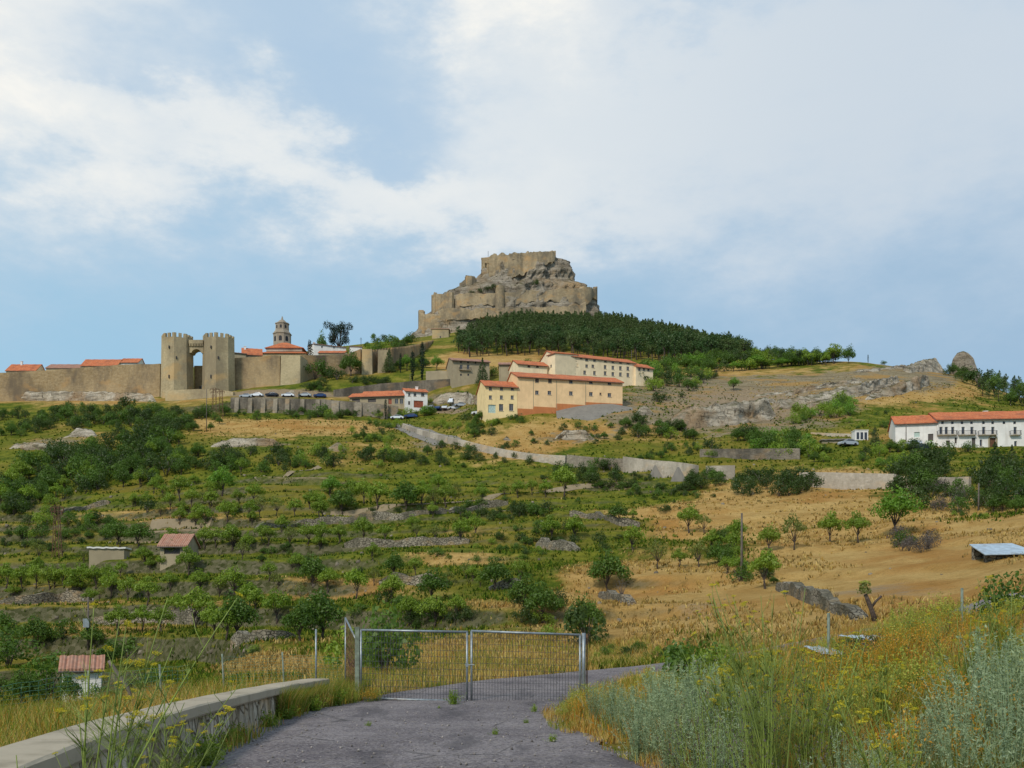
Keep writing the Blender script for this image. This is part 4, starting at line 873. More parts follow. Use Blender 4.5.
house('village_house', 'plain brown house just right of the twin gate towers, above the wall', 'house', 231, 396, 246, 398, 352.6, 372, 9, 'ochre', 'roofold', .9, (), 'gable', .4)
house('village_house', 'red roofed house with a chimney peeping over the wall at the far left', 'house', 6, 420, 36, 420, 370.5, 390, 10, 'cream', 'roof', 3.6, (), 'gable', .5, chimneys=[(.35, .45, 1.6)])
house('village_house', 'faded low roof peeping over the left wall, between two red roofs', 'house', 46, 425, 80, 425, 368, 390, 10, 'cream', 'roofold', 2.6, (), 'gable', .5)
house('village_house', 'longest red roof peeping over the left town wall', 'house', 81, 415, 117, 415, 365.6, 388, 10, 'cream', 'roof', 3.6, (), 'gable', .5)
house('village_house', 'small pale house with a red roof above the wall near the gate towers', 'house', 119.5, 418, 138, 418, 362.5, 388, 9, 'white', 'roof', 2.6, [(126, 365.5, 1.8, 2, 'slot')], 'gable', .4)
house('village_house', 'large white house rising behind the wall, right of the church', 'house', 314, 418, 346, 424, 344, 372, 10, 'white', 'roofold', 1.4, [(322, 347, 1.5, 2, 'slot'), (334, 347.5, 1.5, 2, 'slot')], 'shed', .3, chimneys=[(.1, .5, 1.2)])
house('village_house', 'tan house with a low orange roof in front of the large white house', 'house', 318.5, 405, 345, 405, 353, 372, 8, 'cream', 'roof', 1.7, (), 'gable', .4)
house('village_house', 'flat white house beside the dark round pine above the wall', 'house', 350, 420, 362, 421, 346.5, 368, 8, 'white', 'roofold', .6, (), 'shed', .2)
p = P(361, 349, 418); tag(MB().tube([(0, 0, -6), (0, 0, 4.8)], .1, n=5).bar((-.6, 0, 3.9), (.6, 0, 3.9), .05).bar((-.45, 0, 4.4), (.45, 0, 4.4), .05).build('antenna', M['iron'], None, False, p), 'thin antenna mast above the flat white house', 'antenna')
# white row on the right
rw = [(u, 422.7, 2.6, 2.8, 'slot') for u in (942.4, 952.4, 962, 971.5, 983.5, 992.7, 1004, 1014.6)] + [(u, 430.5, 3.2, 7.4, 'w') for u in (941, 946.4, 952.8, 963.2, 972, 983.8, 992.9, 1015.2)] + \
     [(973.6, 443, 3.8, 10.5, 'door'), (981, 442.8, 2.6, 6.5, 'w'), (955.8, 440.5, 2.2, 6, 'door'), (992.8, 443.5, 6.0, 11.5, 'arch'), (1015.6, 444, 2.8, 6, 'w'), (948, 443, 4, 5, 'door')] + [(u, 422.7, 2.6, 2.8, 'slot') for u in (1032, 1044, 1058)] + [(u, 432, 3.2, 6.4, 'w') for u in (1032, 1045, 1058)]
house('row_house', 'long white two storey row house with iron balconies and an arched brown door', 'house', 936.8, 222, 1075, 219, 419.6, 449.5, 10, 'white', 'roof', 2.3, rw, 'gable', .6, balconies=[(936.9, 956.3, 431.5, 435.4), (958, 975, 431.5, 435.4), (977.8, 996, 431.5, 435.4), (1009.5, 1020, 431.5, 435.4)], chimneys=[(.42, .55, .5)])
house('row_house', 'low white house with a single pale shutter at the left end of the white row', 'house', 895.3, 224, 936.6, 222.2, 423.8, 447, 9, 'white', 'roof', 2.3, [(917, 434.5, 5.6, 5, 'teal'), (930.7, 437.4, 5.4, 7.2, 'door')], 'gable', .5)
# small kiosk, stone terrace left of the row
k = empty('kiosk', P(855, 441.5, 228)); tag(k, 'small white site cabin with dark windows left of the white row', 'cabin')
MB().box(0, 3.0, 0, 2.4, 0, 2.5).box(-.1, 3.1, -.1, 2.5, 2.503, 2.65).build('wall', M['white'], k)
for x in (.35, 1.25, 2.15): MB().box(x, x + .6, -.03, -.003, .5, 2.1).build('window', M['glass'], k)
wall_run('retaining_wall', 'brown stone terrace wall left of the small white cabin', [(812, 433, 240), (832, 433.5, 236), (852, 434, 233)], 1.0, 'pale', 'retaining wall')
house('stone_shed', 'flat roofed stone shed dug into the bank under the terrace wall', 'shed', 822, 226, 849, 225, 440.5, 449, 7, 'ochre', 'apron', .3, [(841, 444.5, 9, 3.5, 'door')], 'shed', .5, gutter=False)
wall_run('retaining_wall', 'stone wall under the right end of the white row', [(984, 451, 216), (1005, 451, 215), (1040, 452, 213)], .8, 'pale', 'retaining wall', down=4)
# valley sheds on the left
hs = house('garden_shed', 'white shed with a red tiled roof among trees at the lower left', 'shed', 62, 79, 101, 80, 669.5, 692, 3.2, 'white', 'roofold', .8, (), 'gable', .35)
x, y, z = G(182, 560)
house('farm_shed', 'low open shed with a pale pink roof between dark trees', 'shed', 160, y, 187, y, 545, 556, 5, 'ochre', 'roofold', 1.5, [(172, 551, 16, 6, 'door')], 'gable', .5, down=3)
x, y, z = G(105, 562)
house('water_tank', 'long low masonry tank with a white rim on the lower left terrace', 'tank', 89, y, 124, y + 1, 548.5, 557, 5, 'ochre', 'white', .1, (), 'shed', .25, down=2, gutter=False)

# grey concrete apron under the beige block
b = MB(); rings = []
for i in range(15):
    f = i / 14; u = 556 + f * 76; Yt = 261 + 4 * f; a = P(u, 410.5 - 6.5 * math.sin(min(1, f * 1.5) * PI / 2) + 4 * max(0, f - .75) * 4 * .9, Yt); z = float(zsmooth(np.array([a.x]), np.array([a.y - 9]))[0])
    rings.append([(a.x, a.y - 8 - 1.5 * math.sin(f * 5), z - 1.0), (a.x, a.y - 4.5, z + (a.z - z) * .45), (a.x, a.y - .2, a.z), (a.x, a.y + 3, a.z), (a.x, a.y + 3, z - 2)])
tag(b.loft(rings).build('concrete_apron', M['apron'], None, False), 'sloping grey concrete apron under the beige block', 'retaining slope')

# ------------------------------------------------------------------ road retaining walls on the slope
def band_wall(label, pts, hgt, mat, thick=.8, butt=(), stepm=2.0, rag=.0):
    """pts = (u, v_foot) on the ground, hgt metres"""
    A = [G(u, v) for u, v in pts]; L = smooth_line(resample(A, stepm), 10 if not rag else 3); o0 = Vector(L[0]); rings = []
    for i, p in enumerate(L):
        a = L[max(i - 1, 0)]; b_ = L[min(i + 1, len(L) - 1)]; tx, ty = b_[0] - a[0], b_[1] - a[1]; l = math.hypot(tx, ty) or 1; nx, ny = ty / l, -tx / l
        zg = TZ(p[0], p[1]) if rag else float(zsmooth(np.array([p[0]]), np.array([p[1]]))[0]) + .2; hh = hgt * (1 + .015 * math.sin(i * 1.1)) * (1 + rag * 2.4 * (vnoise(np.array([i * .45]), np.array([L[0][0]]), 31)[0] - .5) + rag * (vnoise(np.array([i * 1.6]), np.array([L[0][0]]), 37)[0] - .5)) * (min(1, .3 + .7 * min(i, len(L) - 1 - i) / 2) if rag else 1); rings.append([Vector(q) - o0 for q in [(p[0] + nx * (thick / 2 + .15), p[1] + ny * (thick / 2 + .15), zg - 1.5), (p[0] + nx * thick / 2, p[1] + ny * thick / 2, zg + hh), (p[0] - nx * thick / 2, p[1] - ny * thick / 2, zg + hh), (p[0] - nx * thick / 2, p[1] - ny * thick / 2, zg - 1.5)]])
    w = MB().loft(rings).build('roadside_wall', M[mat], None, False, o0); tag(w, label, 'wall')
    for u, v in butt:
        x, y, z = G(u, v); MB().loft([[(x - 1.6, y - 1.0, z - 1), (x + 1.6, y - 1.0, z - 1), (x + 1.6, y + .1, z - 1), (x - 1.6, y + .1, z - 1)], [(x - .15, y - .5, z + hgt), (x + .15, y - .5, z + hgt), (x + .15, y + .1, z + hgt), (x - .15, y + .1, z + hgt)]]).build('buttress', M['apron'], w).location = -o0
    return w
band_wall('pale roadside wall descending from the car park across the slope', [(402, 428), (425, 436), (450, 444), (478, 451), (505, 457), (535, 462), (566, 466)], 1.15, 'pale')
band_wall('grey roadside wall continuing right of the pale descending wall', [(568, 466.5), (590, 468), (624, 470)], 1.4, 'grey')
band_wall('whitewashed roadside wall with triangular buttresses in the middle of the slope', [(624.5, 471), (650, 473.5), (675, 474.5), (697, 476)], 1.9, 'pale', butt=((655, 476.5), (678, 477.5)))
band_wall('short pale roadside wall half hidden by dark bushes, centre right', [(706, 477), (722, 478), (735, 478.5)], 1.8, 'pale')
band_wall('long pale roadside wall above the dry field on the right', [(800, 486), (825, 486.5), (850, 487), (880, 488.5), (895, 489)], 1.9, 'pale')
band_wall('far right pale roadside wall behind the big dark bushes', [(900, 489.5), (930, 491), (970, 492)], 1.8, 'pale')
band_wall('dim upper roadside wall between bright bushes, right of centre', [(700, 456), (730, 457.5), (770, 459), (800, 459)], 1.3, 'grey')

# road seen on the slope
def ribbon(name, pts, wid, mat, lift=.12):
    A = [G(u, v)[:2] for u, v in pts]; L = smooth_line(resample(A, 2.0), 4); V = []
    for i, p in enumerate(L):
        a = L[max(i - 1, 0)]; b_ = L[min(i + 1, len(L) - 1)]; tx, ty = b_[0] - a[0], b_[1] - a[1]; l = math.hypot(tx, ty) or 1; nx, ny = ty / l, -tx / l
        for k in (-1, -.5, 0, .5, 1): x, y = p[0] + nx * k * wid / 2, p[1] + ny * k * wid / 2; V.append((x, y, TZ(x, y) + lift))
    n = len(L); ii = np.arange(n * 5).reshape(n, 5)
    return tag(link(name, quad_mesh(name, V, np.stack([ii[:-1, :-1], ii[:-1, 1:], ii[1:, 1:], ii[1:, :-1]], -1), M[mat], smooth=True)), kind='structure')
ribbon('ramp', [(398, 424), (412, 430), (430, 437), (448, 443)], 7, 'apron')
M['dirt'] = m_render('dirt_track', (.29, .225, .14), (.2, .16, .09), .5, .3)
ribbon('footpath', [(256, 480), (290, 473), (320, 468)], 1.3, 'dirt')
ribbon('dirt_track', [(150, 528), (180, 527), (210, 527)], 1.6, 'dirt')
ribbon('farm_track', [(330, 516), (370, 512), (410, 507), (440, 504), (475, 500), (505, 497), (540, 492), (575, 488), (610, 483)], 1.2, 'dirt')

# dry stone terrace walls
def dry_wall(label, pts, h, mat='dry'):
    w = band_wall(label, pts, h * .68, mat, .7, (), .8, .35); w.name = 'dry_stone_wall'; w.data.name = 'dry_stone_wall'; return w
dry_wall('long dark dry stone wall crossing the green terraces in the middle of the slope', [(256, 529), (300, 524), (340, 521), (400, 519), (440, 514), (480, 506), (508, 503)], 1.1)
dry_wall('dry stone wall below the second terrace of small trees', [(345, 545), (390, 545), (430, 543), (470, 541)], 1.0)
dry_wall('slanting dry stone wall below the dark hedge near the centre', [(570, 514), (590, 518), (612, 523), (640, 526)], 1.4)
dry_wall('dark dry stone wall below two round green trees, centre', [(538, 547), (555, 550), (578, 551)], 1.6)
dry_wall('dry stone wall sloping down between the two dry fields on the right', [(780, 589), (800, 597), (825, 607), (850, 616), (862, 620)], 1.25)
dry_wall('crumbling dry stone wall behind the two bushy trees left of centre', [(490, 590), (510, 588), (530, 590)], 1.3)
dry_wall('dark dry stone wall on the lowest left terraces', [(0, 604), (30, 604), (60, 600), (90, 598)], 1.6)
dry_wall('dry stone wall on the left terrace above the red roofed shed', [(95, 622), (130, 620), (160, 616), (200, 618)], 1.3)
dry_wall('dry stone wall low on the left, by the green mesh fence', [(235, 642), (265, 641), (295, 640)], 1.2)
dry_wall('grey dry stone wall in the shade of the central orchard', [(380, 583), (410, 582), (440, 583)], 1.3)
dry_wall('rubble wall at the foot of the bushy tree beside the upper dry field', [(602, 597), (615, 600), (632, 605)], 1.0)
dry_wall('grey wall on the leafy terrace under the left woodland', [(60, 515), (85, 508), (110, 503)], 1.3)

# ------------------------------------------------------------------ rock faces
def rock_band(pts, name='rock_outcrop', mat='rock', depth=3.0, seed=1, jag=1.0):
    """pts = (u, v_top, v_foot): a ledge of stone standing out of the slope"""
    A = []
    for u, vt, vb in pts:
        x, y, z = G(u, vb); zt = ZC + (HZ - vt) * (y + depth * .5) / F; A.append((x, y, z - 1.0, zt))
    L = resample(A, .9); n = len(L); K = 16; V = []; rr = np.arange(n)
    for i, (x, y, zb, zt) in enumerate(L):
        e = min(1, i / 5, (n - 1 - i) / 5); e = max(.02, e) ** .8
        for k in range(K):
            f = k / (K - 1)
            if f < .72: g = f / .72; px_, py_, pz = x, y + depth * .45 * g ** 1.6, zb + (zt - zb) * e * g
            else: g = (f - .72) / .28; px_, py_, pz = x, y + depth * (.45 + .9 * g), zt * e + zb * (1 - e) - .4 * g
            if f >= .72: pz = zb + (zt - zb) * e - 1.6 * g
            s = i * .28; d = (fbm(np.array([s]), np.array([f * 3.2]), seed, 5)[0] - .5) * 2.6 * jag + (vnoise(np.array([f * 6.0]), np.array([s * .12]), seed + 5)[0] - .5) * 1.1 * jag + abs(fbm(np.array([s * 2.2]), np.array([f]), seed + 9, 3)[0] - .5) * 1.8 * jag
            V.append((px_ + (fbm(np.array([s]), np.array([f * 4]), seed + 3, 3)[0] - .5) * jag, py_ + d, pz + (fbm(np.array([s * 1.3]), np.array([f * 2]), seed + 7, 4)[0] - .5) * 1.5 * jag * (f > .2)))
    ii = np.arange(n * K).reshape(n, K)
    me = quad_mesh(name, V, np.stack([ii[:-1, :-1], ii[1:, :-1], ii[1:, 1:], ii[:-1, 1:]], -1), M[mat])
    return tag(link(name, me), kind='structure')
rock_band([(664, 424, 433), (676, 415, 430), (692, 407, 429), (715, 404, 427), (740, 401, 425), (762, 398, 421), (782, 396, 418)], depth=6, seed=11, jag=1.3)
rock_band([(768, 402, 411), (800, 396, 407), (830, 390, 400), (860, 384, 393), (885, 378, 388), (905, 374, 383)], depth=4, seed=12)
rock_band([(782, 393, 398), (810, 386, 392), (845, 380, 385), (870, 377, 380)], depth=3, seed=13)
rock_band([(862, 398, 403), (885, 390, 398), (905, 381, 394), (920, 376, 390), (932, 374, 384)], depth=5, seed=14, jag=1.2)
rock_band([(908, 366, 374), (925, 360, 372), (940, 357.5, 369), (952, 357, 368)], depth=7, seed=15)
rock_band([(630, 407, 416), (640, 403, 416), (652, 404, 417), (662, 409, 419)], depth=4, seed=16)
rock_band([(2, 443, 449), (25, 442, 450), (50, 443, 452), (68, 446, 453)], depth=3, seed=17)
rock_band([(56, 430, 438), (72, 427, 438), (90, 428, 438), (104, 432, 437)], depth=4, seed=18)
rock_band([(205, 439, 447), (235, 438, 447), (262, 438, 446), (290, 440, 446)], depth=2.5, seed=19, jag=.8)
rock_band([(318, 443, 450), (335, 442, 451), (352, 445, 452)], depth=2.5, seed=20)
rock_band([(494, 434, 440), (506, 431, 441), (520, 433, 440)], depth=3, seed=21)
rock_band([(550, 431, 439), (565, 429, 441), (585, 431, 442), (604, 434, 441)], depth=4, seed=22, jag=1.2)
rock_band([(0, 392, 401), (40, 391, 401), (80, 391, 401), (120, 392, 401), (158, 394, 402)], depth=2, seed=23, jag=.7)
rock_band([(652, 445, 450), (664, 443, 452), (676, 446, 451)], depth=3, seed=24)
rock_band([(285, 381, 393), (298, 383, 394)], depth=2, seed=25, jag=.6)
rock_band([(425, 400, 406), (445, 392, 404), (465, 392, 403), (482, 396, 404)], depth=4, seed=26)
rock_band([(690, 412, 416), (720, 406, 411), (750, 401, 406), (785, 397, 402)], depth=3, seed=31, jag=.6)
rock_band([(745, 396, 399), (790, 390, 393.5), (830, 384, 388), (870, 379, 383)], depth=3, seed=32, jag=.6)
rock_band([(800, 404, 408), (835, 398, 402.5), (865, 392, 397), (890, 387, 391)], depth=3, seed=33, jag=.7)
rock_band([(850, 371, 374), (880, 368, 371.5), (910, 364, 369)], depth=3, seed=34, jag=.6)
rock_band([(640, 421, 426), (660, 419, 425), (680, 421, 426)], depth=3, seed=35, jag=.7)
# the standing knob of rock on the right crest
p = P(963, 383, 392); rings = []
for j in range(22):
    f = j / 21; v = 352.5 + (1 - f) * 34; hwL = np.interp(f, [0, .45, .8, .95, 1], [9, 11, 10, 6.5, 1.5]); hwR = np.interp(f, [0, .3, .6, .85, .95, 1], [28, 17, 12, 8, 4.5, 1.0])
    r = []
    for a in np.linspace(0, 2 * PI, 40, endpoint=False):
        hw = (hwR if math.cos(a) > 0 else hwL) * .392; d = 1 + (fbm(np.array([math.cos(a) * 2.5 + 5]), np.array([math.sin(a) * 2.5 + f * 4]), 55, 4)[0] - .5) * .5
        r.append((math.cos(a) * hw * d, math.sin(a) * hw * .9 * d, (384 - v) * .392 - 2 * (1 - f)))
    rings.append(r)
tag(MB().loft(rings).build('rock_knob', M['crag'], None, True, p), kind='structure')

x, y, z = G(1004, 560)
k = empty('field_roof', (x - 1.4, y, z)); tag(k, 'low blue grey sheet roof over a dug out at the right edge of the dry field', 'roof')
MB().loft([[(0, 0, .35), (4.2, .2, .45), (4.2, 4.5, 1.45), (.8, 4.2, 1.35)], [(0, 0, .42), (4.2, .2, .52), (4.2, 4.5, 1.52), (.8, 4.2, 1.42)]]).build('roof', M['sheet'], k)
MB().box(.5, 4.1, .8, 1.2, -1.2, .5).box(.9, 4.1, 3.6, 4.0, -1.2, 1.2).build('wall', M['dry'], k)
# ------------------------------------------------------------------ foliage prototypes (unit height)
rg = np.random.default_rng(11)
def unit(v): return v / np.maximum(np.linalg.norm(v, axis=-1, keepdims=True), 1e-9)
def leaves(C, N, size, asp=.6, up=0.0, rng=None):
    """one small quad per centre, facing roughly along N"""
    r = rng or rg; n = len(C); nn = unit(N + r.normal(0, .55, (n, 3)) + np.array([0, 0, up])); a = unit(np.cross(nn, r.normal(0, 1, (n, 3)))); b = np.cross(nn, a)
    s = size * r.uniform(.6, 1.35, (n, 1)); a = a * s * .5; b = b * s * .5 * asp
    bend = nn * s * .12
    V = np.stack([C - a, C - b * 1.0 + bend, C + a, C + b + bend], 1).reshape(-1, 3)
    return V, np.arange(4 * n).reshape(n, 4)
def clump_pts(c, rad, n, rng, shell=.55):
    d = unit(rng.normal(0, 1, (n, 3))); k = rng.uniform(0, 1, (n, 1)) ** (1 - shell); k = .35 + .65 * k
    k *= 1 + .22 * np.sin(d[:, :1] * 7 + c[0] * 40) * np.cos(d[:, 1:2] * 6 + c[1] * 31)
    return np.asarray(c) + d * k * np.asarray(rad), d
def crown(seed, spec, leaf, asp=.6, up=.15):
    r = np.random.default_rng(seed); Cs, Ns = [], []
    for c, rad, n in spec:
        C, N = clump_pts(c, rad, n, r); Cs.append(C); Ns.append(N)
    return leaves(np.vstack(Cs), np.vstack(Ns), leaf, asp, up, r)
def limbs(seed, h0, n, ends, r0):
    """tapered leaning trunk forking to the clump centres"""
    r = random.Random(seed); b = MB(); lean = (r.uniform(-.05, .05), r.uniform(-.05, .05))
    f = (lean[0], lean[1], h0); b.tube([(0, 0, -.12), (lean[0] * .3, lean[1] * .3, h0 * .45), f], r0 * 1.25, r0 * .85, 7)
    for e in ends:
        m = tuple(f[i] * .45 + e[i] * .55 + r.uniform(-.03, .03) for i in range(3)); b.tube([(f[0] * .9, f[1] * .9, h0 * .85), f, m, e], r0 * .62, r0 * .14, 5)
    return b
def mb_mesh(b, name, mat, smooth=True):
    o = b.build(name, mat, None, smooth); me = o.data; bpy.data.objects.remove(o); return me
def tree_proto(kind, seed):
    r = random.Random(seed * 31 + 5)
    if kind in ('almond', 'sparse', 'bright', 'dense', 'bare'):
        if kind == 'almond': n, nl, lf, h0, sp, rr, mat = 14, 105, .06, .2, .32, (.12, .18), 'lf_almond'
        elif kind == 'sparse': n, nl, lf, h0, sp, rr, mat = 12, 58, .052, .2, .3, (.1, .15), 'lf_olive'
        elif kind == 'bright': n, nl, lf, h0, sp, rr, mat = 17, 130, .055, .18, .34, (.14, .2), 'lf_bright'
        elif kind == 'bare': n, nl, lf, h0, sp, rr, mat = 11, 12, .04, .2, .3, (.1, .13), 'lf_dead'
        else: n, nl, lf, h0, sp, rr, mat = 19, 120, .058, .12, .34, (.15, .22), 'lf_dense'
        spec = []; ends = []
        for i in range(n):
            a = 2 * PI * (i * .382 + r.uniform(-.06, .06)); k = math.sqrt((i + .6) / n); lo = .26 if kind != 'dense' else .1
            z = lo + .12 + (.86 - lo - .1) * (1 - k * .75) * r.uniform(.8, 1.05) + r.uniform(-.05, .05); c = (math.cos(a) * sp * k * r.uniform(.85, 1.2), math.sin(a) * sp * k * r.uniform(.85, 1.2), min(.9, z)); R = r.uniform(*rr)
            spec.append((c, (R, R, R * .78), int(nl * r.uniform(.6, 1.3)))); ends.append(c)
        V, Q = crown(seed, spec, lf); sc = 1.0 / V[:, 2].max(); V = V * np.array([1, 1, sc])
        tr = mb_mesh(limbs(seed, h0, n, [(e[0], e[1], e[2] * sc) for e in (ends if kind in ('sparse', 'bare') else ends[:8])], .026 if kind != 'sparse' else .02), 'trunk', M['bark'] if kind != 'bare' else M['twig'])
        return tr, quad_mesh('crown', V, Q, M[mat])
    if kind == 'pine':                      # slim forest pine: bare stem below, ragged tiered top
        spec = []
        for i in range(13):
            f = i / 12; z = .34 + .62 * f; w = .21 * (1 - f) ** .62 + .03
            for _ in range(2 if f < .8 else 1):
                a = r.uniform(0, 2 * PI); q = w * r.uniform(.2, .75); spec.append(((math.cos(a) * q, math.sin(a) * q, z + r.uniform(-.02, .02)), (w * .62, w * .62, .055), 20))
        V, Q = crown(seed, spec, .06, .5, .4); b = MB(); b.tube([(0, 0, -.15), (.005, 0, .4), (0, .005, .95)], .018, .004, 5); return mb_mesh(b, 'trunk', M['bark']), quad_mesh('crown', V, Q, M['lf_pine'])
    if kind == 'roundpine':
        spec = []
        for i in range(13): a = r.uniform(0, 2 * PI); k = math.sqrt(r.random()); spec.append(((math.cos(a) * .15 * k, math.sin(a) * .15 * k, .46 + .46 * r.random() * (1 - .35 * k)), (.14, .14, .1), 46))
        V, Q = crown(seed, spec, .06, .5, .3); return mb_mesh(limbs(seed, .4, 13, [s[0] for s in spec], .02), 'trunk', M['bark']), quad_mesh('crown', V, Q, M['lf_pine'])
    if kind == 'stonepine':
        spec = [((.36 * math.cos(i * 2.4) * math.sqrt((i + .5) / 17) + r.uniform(-.06, .06), .3 * math.sin(i * 2.4) * math.sqrt((i + .5) / 17), .56 + r.uniform(-.12, .24)), (r.uniform(.1, .17),) * 2 + (.09,), 260) for i in range(17)]
        V, Q = crown(seed, spec, .032, .5); return mb_mesh(limbs(seed, .3, 17, [s[0] for s in spec], .03), 'trunk', M['bark']), quad_mesh('crown', V, Q, M['lf_dark'])
    if kind == 'cypress':
        spec = [((r.uniform(-.012, .012), r.uniform(-.012, .012), .06 + .9 * i / 15), (.075 * math.sin(PI * (.14 + .82 * (1 - i / 15) ** .8)) + .014,) * 2 + (.075,), 60) for i in range(16)]
        V, Q = crown(seed, spec, .04, .5, .8); b = MB().tube([(0, 0, -.05), (0, 0, .3)], .014, .01, 5); return mb_mesh(b, 'trunk', M['bark']), quad_mesh('crown', V, Q, M['lf_dark'])
    if kind == 'fir':
        spec = []
        for i in range(14):
            f = i / 13; z = .1 + .86 * f; w = .30 * (1 - f) ** .85 + .015; k = max(2, int(9 * (1 - f)))
            for j in range(k): a = 2 * PI * (j / k + i * .37) + r.uniform(-.2, .2); spec.append(((math.cos(a) * w * .6, math.sin(a) * w * .6, z - .03), (w * .42, w * .42, .035), 34))
        V, Q = crown(seed, spec, .045, .45, .3); b = MB().tube([(0, 0, -.05), (0, 0, .95)], .02, .003, 5); return mb_mesh(b, 'trunk', M['bark']), quad_mesh('crown', V, Q, M['lf_pine'])
    if kind.startswith('bush'):
        mat = {'bush': 'lf_dense', 'bushdark': 'lf_scrub', 'bushbright': 'lf_bright', 'bushdead': 'lf_dead', 'bushmid': 'lf_almond'}[kind]; n = 11; spec = []
        for i in range(n):
            a = r.uniform(0, 2 * PI); k = math.sqrt(r.random()) * .48; R = r.uniform(.2, .3); z = r.uniform(.22, .74) * (1 - .55 * (k / .5) ** 2) + .06
            spec.append(((math.cos(a) * k, math.sin(a) * k, z), (R, R, R * .85), 75))
        V, Q = crown(seed, spec, .085 if kind != 'bushdead' else .06, .6); V[:, 2] = np.maximum(V[:, 2], -.04); V = V / np.array([1, 1, V[:, 2].max()])
        b = MB()
        for i in range(5): a = r.uniform(0, 2 * PI); b.tube([(0, 0, -.1), (math.cos(a) * .12, math.sin(a) * .12, .3), (math.cos(a) * .3, math.sin(a) * .3, .62)], .018, .005, 4)
        return mb_mesh(b, 'stem', M['twig']), quad_mesh('crown', V, Q, M[mat])
PROTO = {k: [tree_proto(k, s) for s in range(n)] for k, n in dict(almond=5, sparse=4, bright=3, dense=4, bare=2, pine=6, roundpine=4, stonepine=2, cypress=2, fir=2, bush=4, bushdark=4, bushbright=3, bushdead=3, bushmid=3).items()}
# one-mesh versions for copies too small to show their parts
def join_meshes(name, parts):
    """parts = [(mesh, 4x4 as (scale xyz, rotz, loc))] -> one mesh keeping materials"""
    Vs, Ls, St, MI, mats = [], [], [], [], []; off = 0; lo = 0
    for me, (sc, rz, lc) in parts:
        v = np.empty(len(me.vertices) * 3, np.float32); me.vertices.foreach_get('co', v); v = v.reshape(-1, 3) * np.asarray(sc); c, s = math.cos(rz), math.sin(rz)
        v = np.stack([v[:, 0] * c - v[:, 1] * s, v[:, 0] * s + v[:, 1] * c, v[:, 2]], 1) + np.asarray(lc); l = np.empty(len(me.loops), np.int32); me.loops.foreach_get('vertex_index', l)
        st = np.empty(len(me.polygons), np.int32); me.polygons.foreach_get('loop_start', st); mt = me.materials[0]
        if mt not in mats: mats.append(mt)
        Vs.append(v); Ls.append(l + off); St.append(st + lo); MI.append(np.full(len(st), mats.index(mt), np.int32)); off += len(v); lo += len(l)
    me = bpy.data.meshes.new(name); V = np.vstack(Vs); L = np.concatenate(Ls); St = np.concatenate(St)
    me.vertices.add(len(V)); me.vertices.foreach_set('co', V.ravel()); me.loops.add(len(L)); me.loops.foreach_set('vertex_index', L); me.polygons.add(len(St)); me.polygons.foreach_set('loop_start', St)
    for m_ in mats: me.materials.append(m_)
    me.polygons.foreach_set('material_index', np.concatenate(MI)); me.update(calc_edges=True); return me
SMALL = {k: [join_meshes(k, [(a, ((1, 1, 1), 0, (0, 0, 0))), (b, ((1, 1, 1), 0, (0, 0, 0)))]) for a, b in v] for k, v in PROTO.items()}
NAMES = dict(almond='almond_tree', sparse='almond_tree', bright='leafy_tree', dense='leafy_tree', bare='bare_tree', pine='pine_tree', stonepine='pine_tree', roundpine='pine_tree', cypress='cypress_tree', fir='fir_tree', bush='bush', bushdark='bush', bushbright='bush', bushdead='dry_bush', bushmid='bush')
CATS = dict(bush='bush', bushdark='bush', bushbright='bush', bushdead='bush', bushmid='bush')
def plant(kind, x, y, z, h, label, group=None, wide=1.0, parts=True, rz=None):
    i = rnd.randrange(len(PROTO[kind])); rz = rnd.uniform(0, 2 * PI) if rz is None else rz; w = h * wide * rnd.uniform(.92, 1.08)
    if parts:
        t = empty(NAMES[kind], (x, y, z), rz); t.scale = (w, w, h)
        a, b = PROTO[kind][i]; link('stem' if kind.startswith('bush') else 'trunk', a, t); link('crown', b, t)
    else: t = link(NAMES[kind], SMALL[kind][i], None, (x, y, z)); t.rotation_euler = (0, 0, rz); t.scale = (w, w, h)
    tag(t, label, CATS.get(kind, 'tree'), group); return t
def plant_px(kind, u, v, hpx, label, group=None, wide=1.0, parts=True, ymin=31, ymax=720, Y=None, sink=.0):
    if Y: x = (u - 512) * Y / F; y = Y; z = TZ(x, y)
    else: x, y, z = G(u, v, ymin, ymax)
    return plant(kind, x, y, z - sink, max(.5, hpx * y / F), label, group, wide, parts)
ORD = ['first', 'second', 'third', 'fourth', 'fifth', 'sixth', 'seventh', 'eighth', 'ninth', 'tenth', 'eleventh', 'twelfth', 'thirteenth', 'fourteenth', 'fifteenth', 'sixteenth', 'seventeenth', 'eighteenth']
LOOK = dict(almond='leafy green tree', sparse='thin airy tree', bright='bright green tree', dense='bushy dark green tree', bare='bare twiggy tree', bushdark='dark shrub', bush='green shrub', bushbright='bright green shrub', bushdead='dead grey shrub', bushmid='light green shrub')
def row(where, items, group):
    items = sorted(items)
    for i, it in enumerate(items):
        u, v, h = it[:3]; k = it[3] if len(it) > 3 else 'almond'
        plant_px(k, u, v + 1, h * 1.22, f'{LOOK[k]}, {ORD[i]} from left {where}', group, it[4] if len(it) > 4 else 1.0)
A_, S_, D_, B_ = 'almond', 'sparse', 'dense', 'bright'
row('in the row above the long dark terrace wall', [(260, 517, 20, S_), (276, 515, 18, S_), (295, 516, 17), (310, 508, 16), (320, 517, 18), (343, 514, 26, D_), (364, 503, 22), (378, 509, 25), (406, 510, 27, D_), (423, 507, 24), (434, 501, 15, S_), (446, 507, 22), (455, 499, 15, S_), (482, 503, 18), (331, 498, 20, B_)], 'orchard trees above the long dark wall')
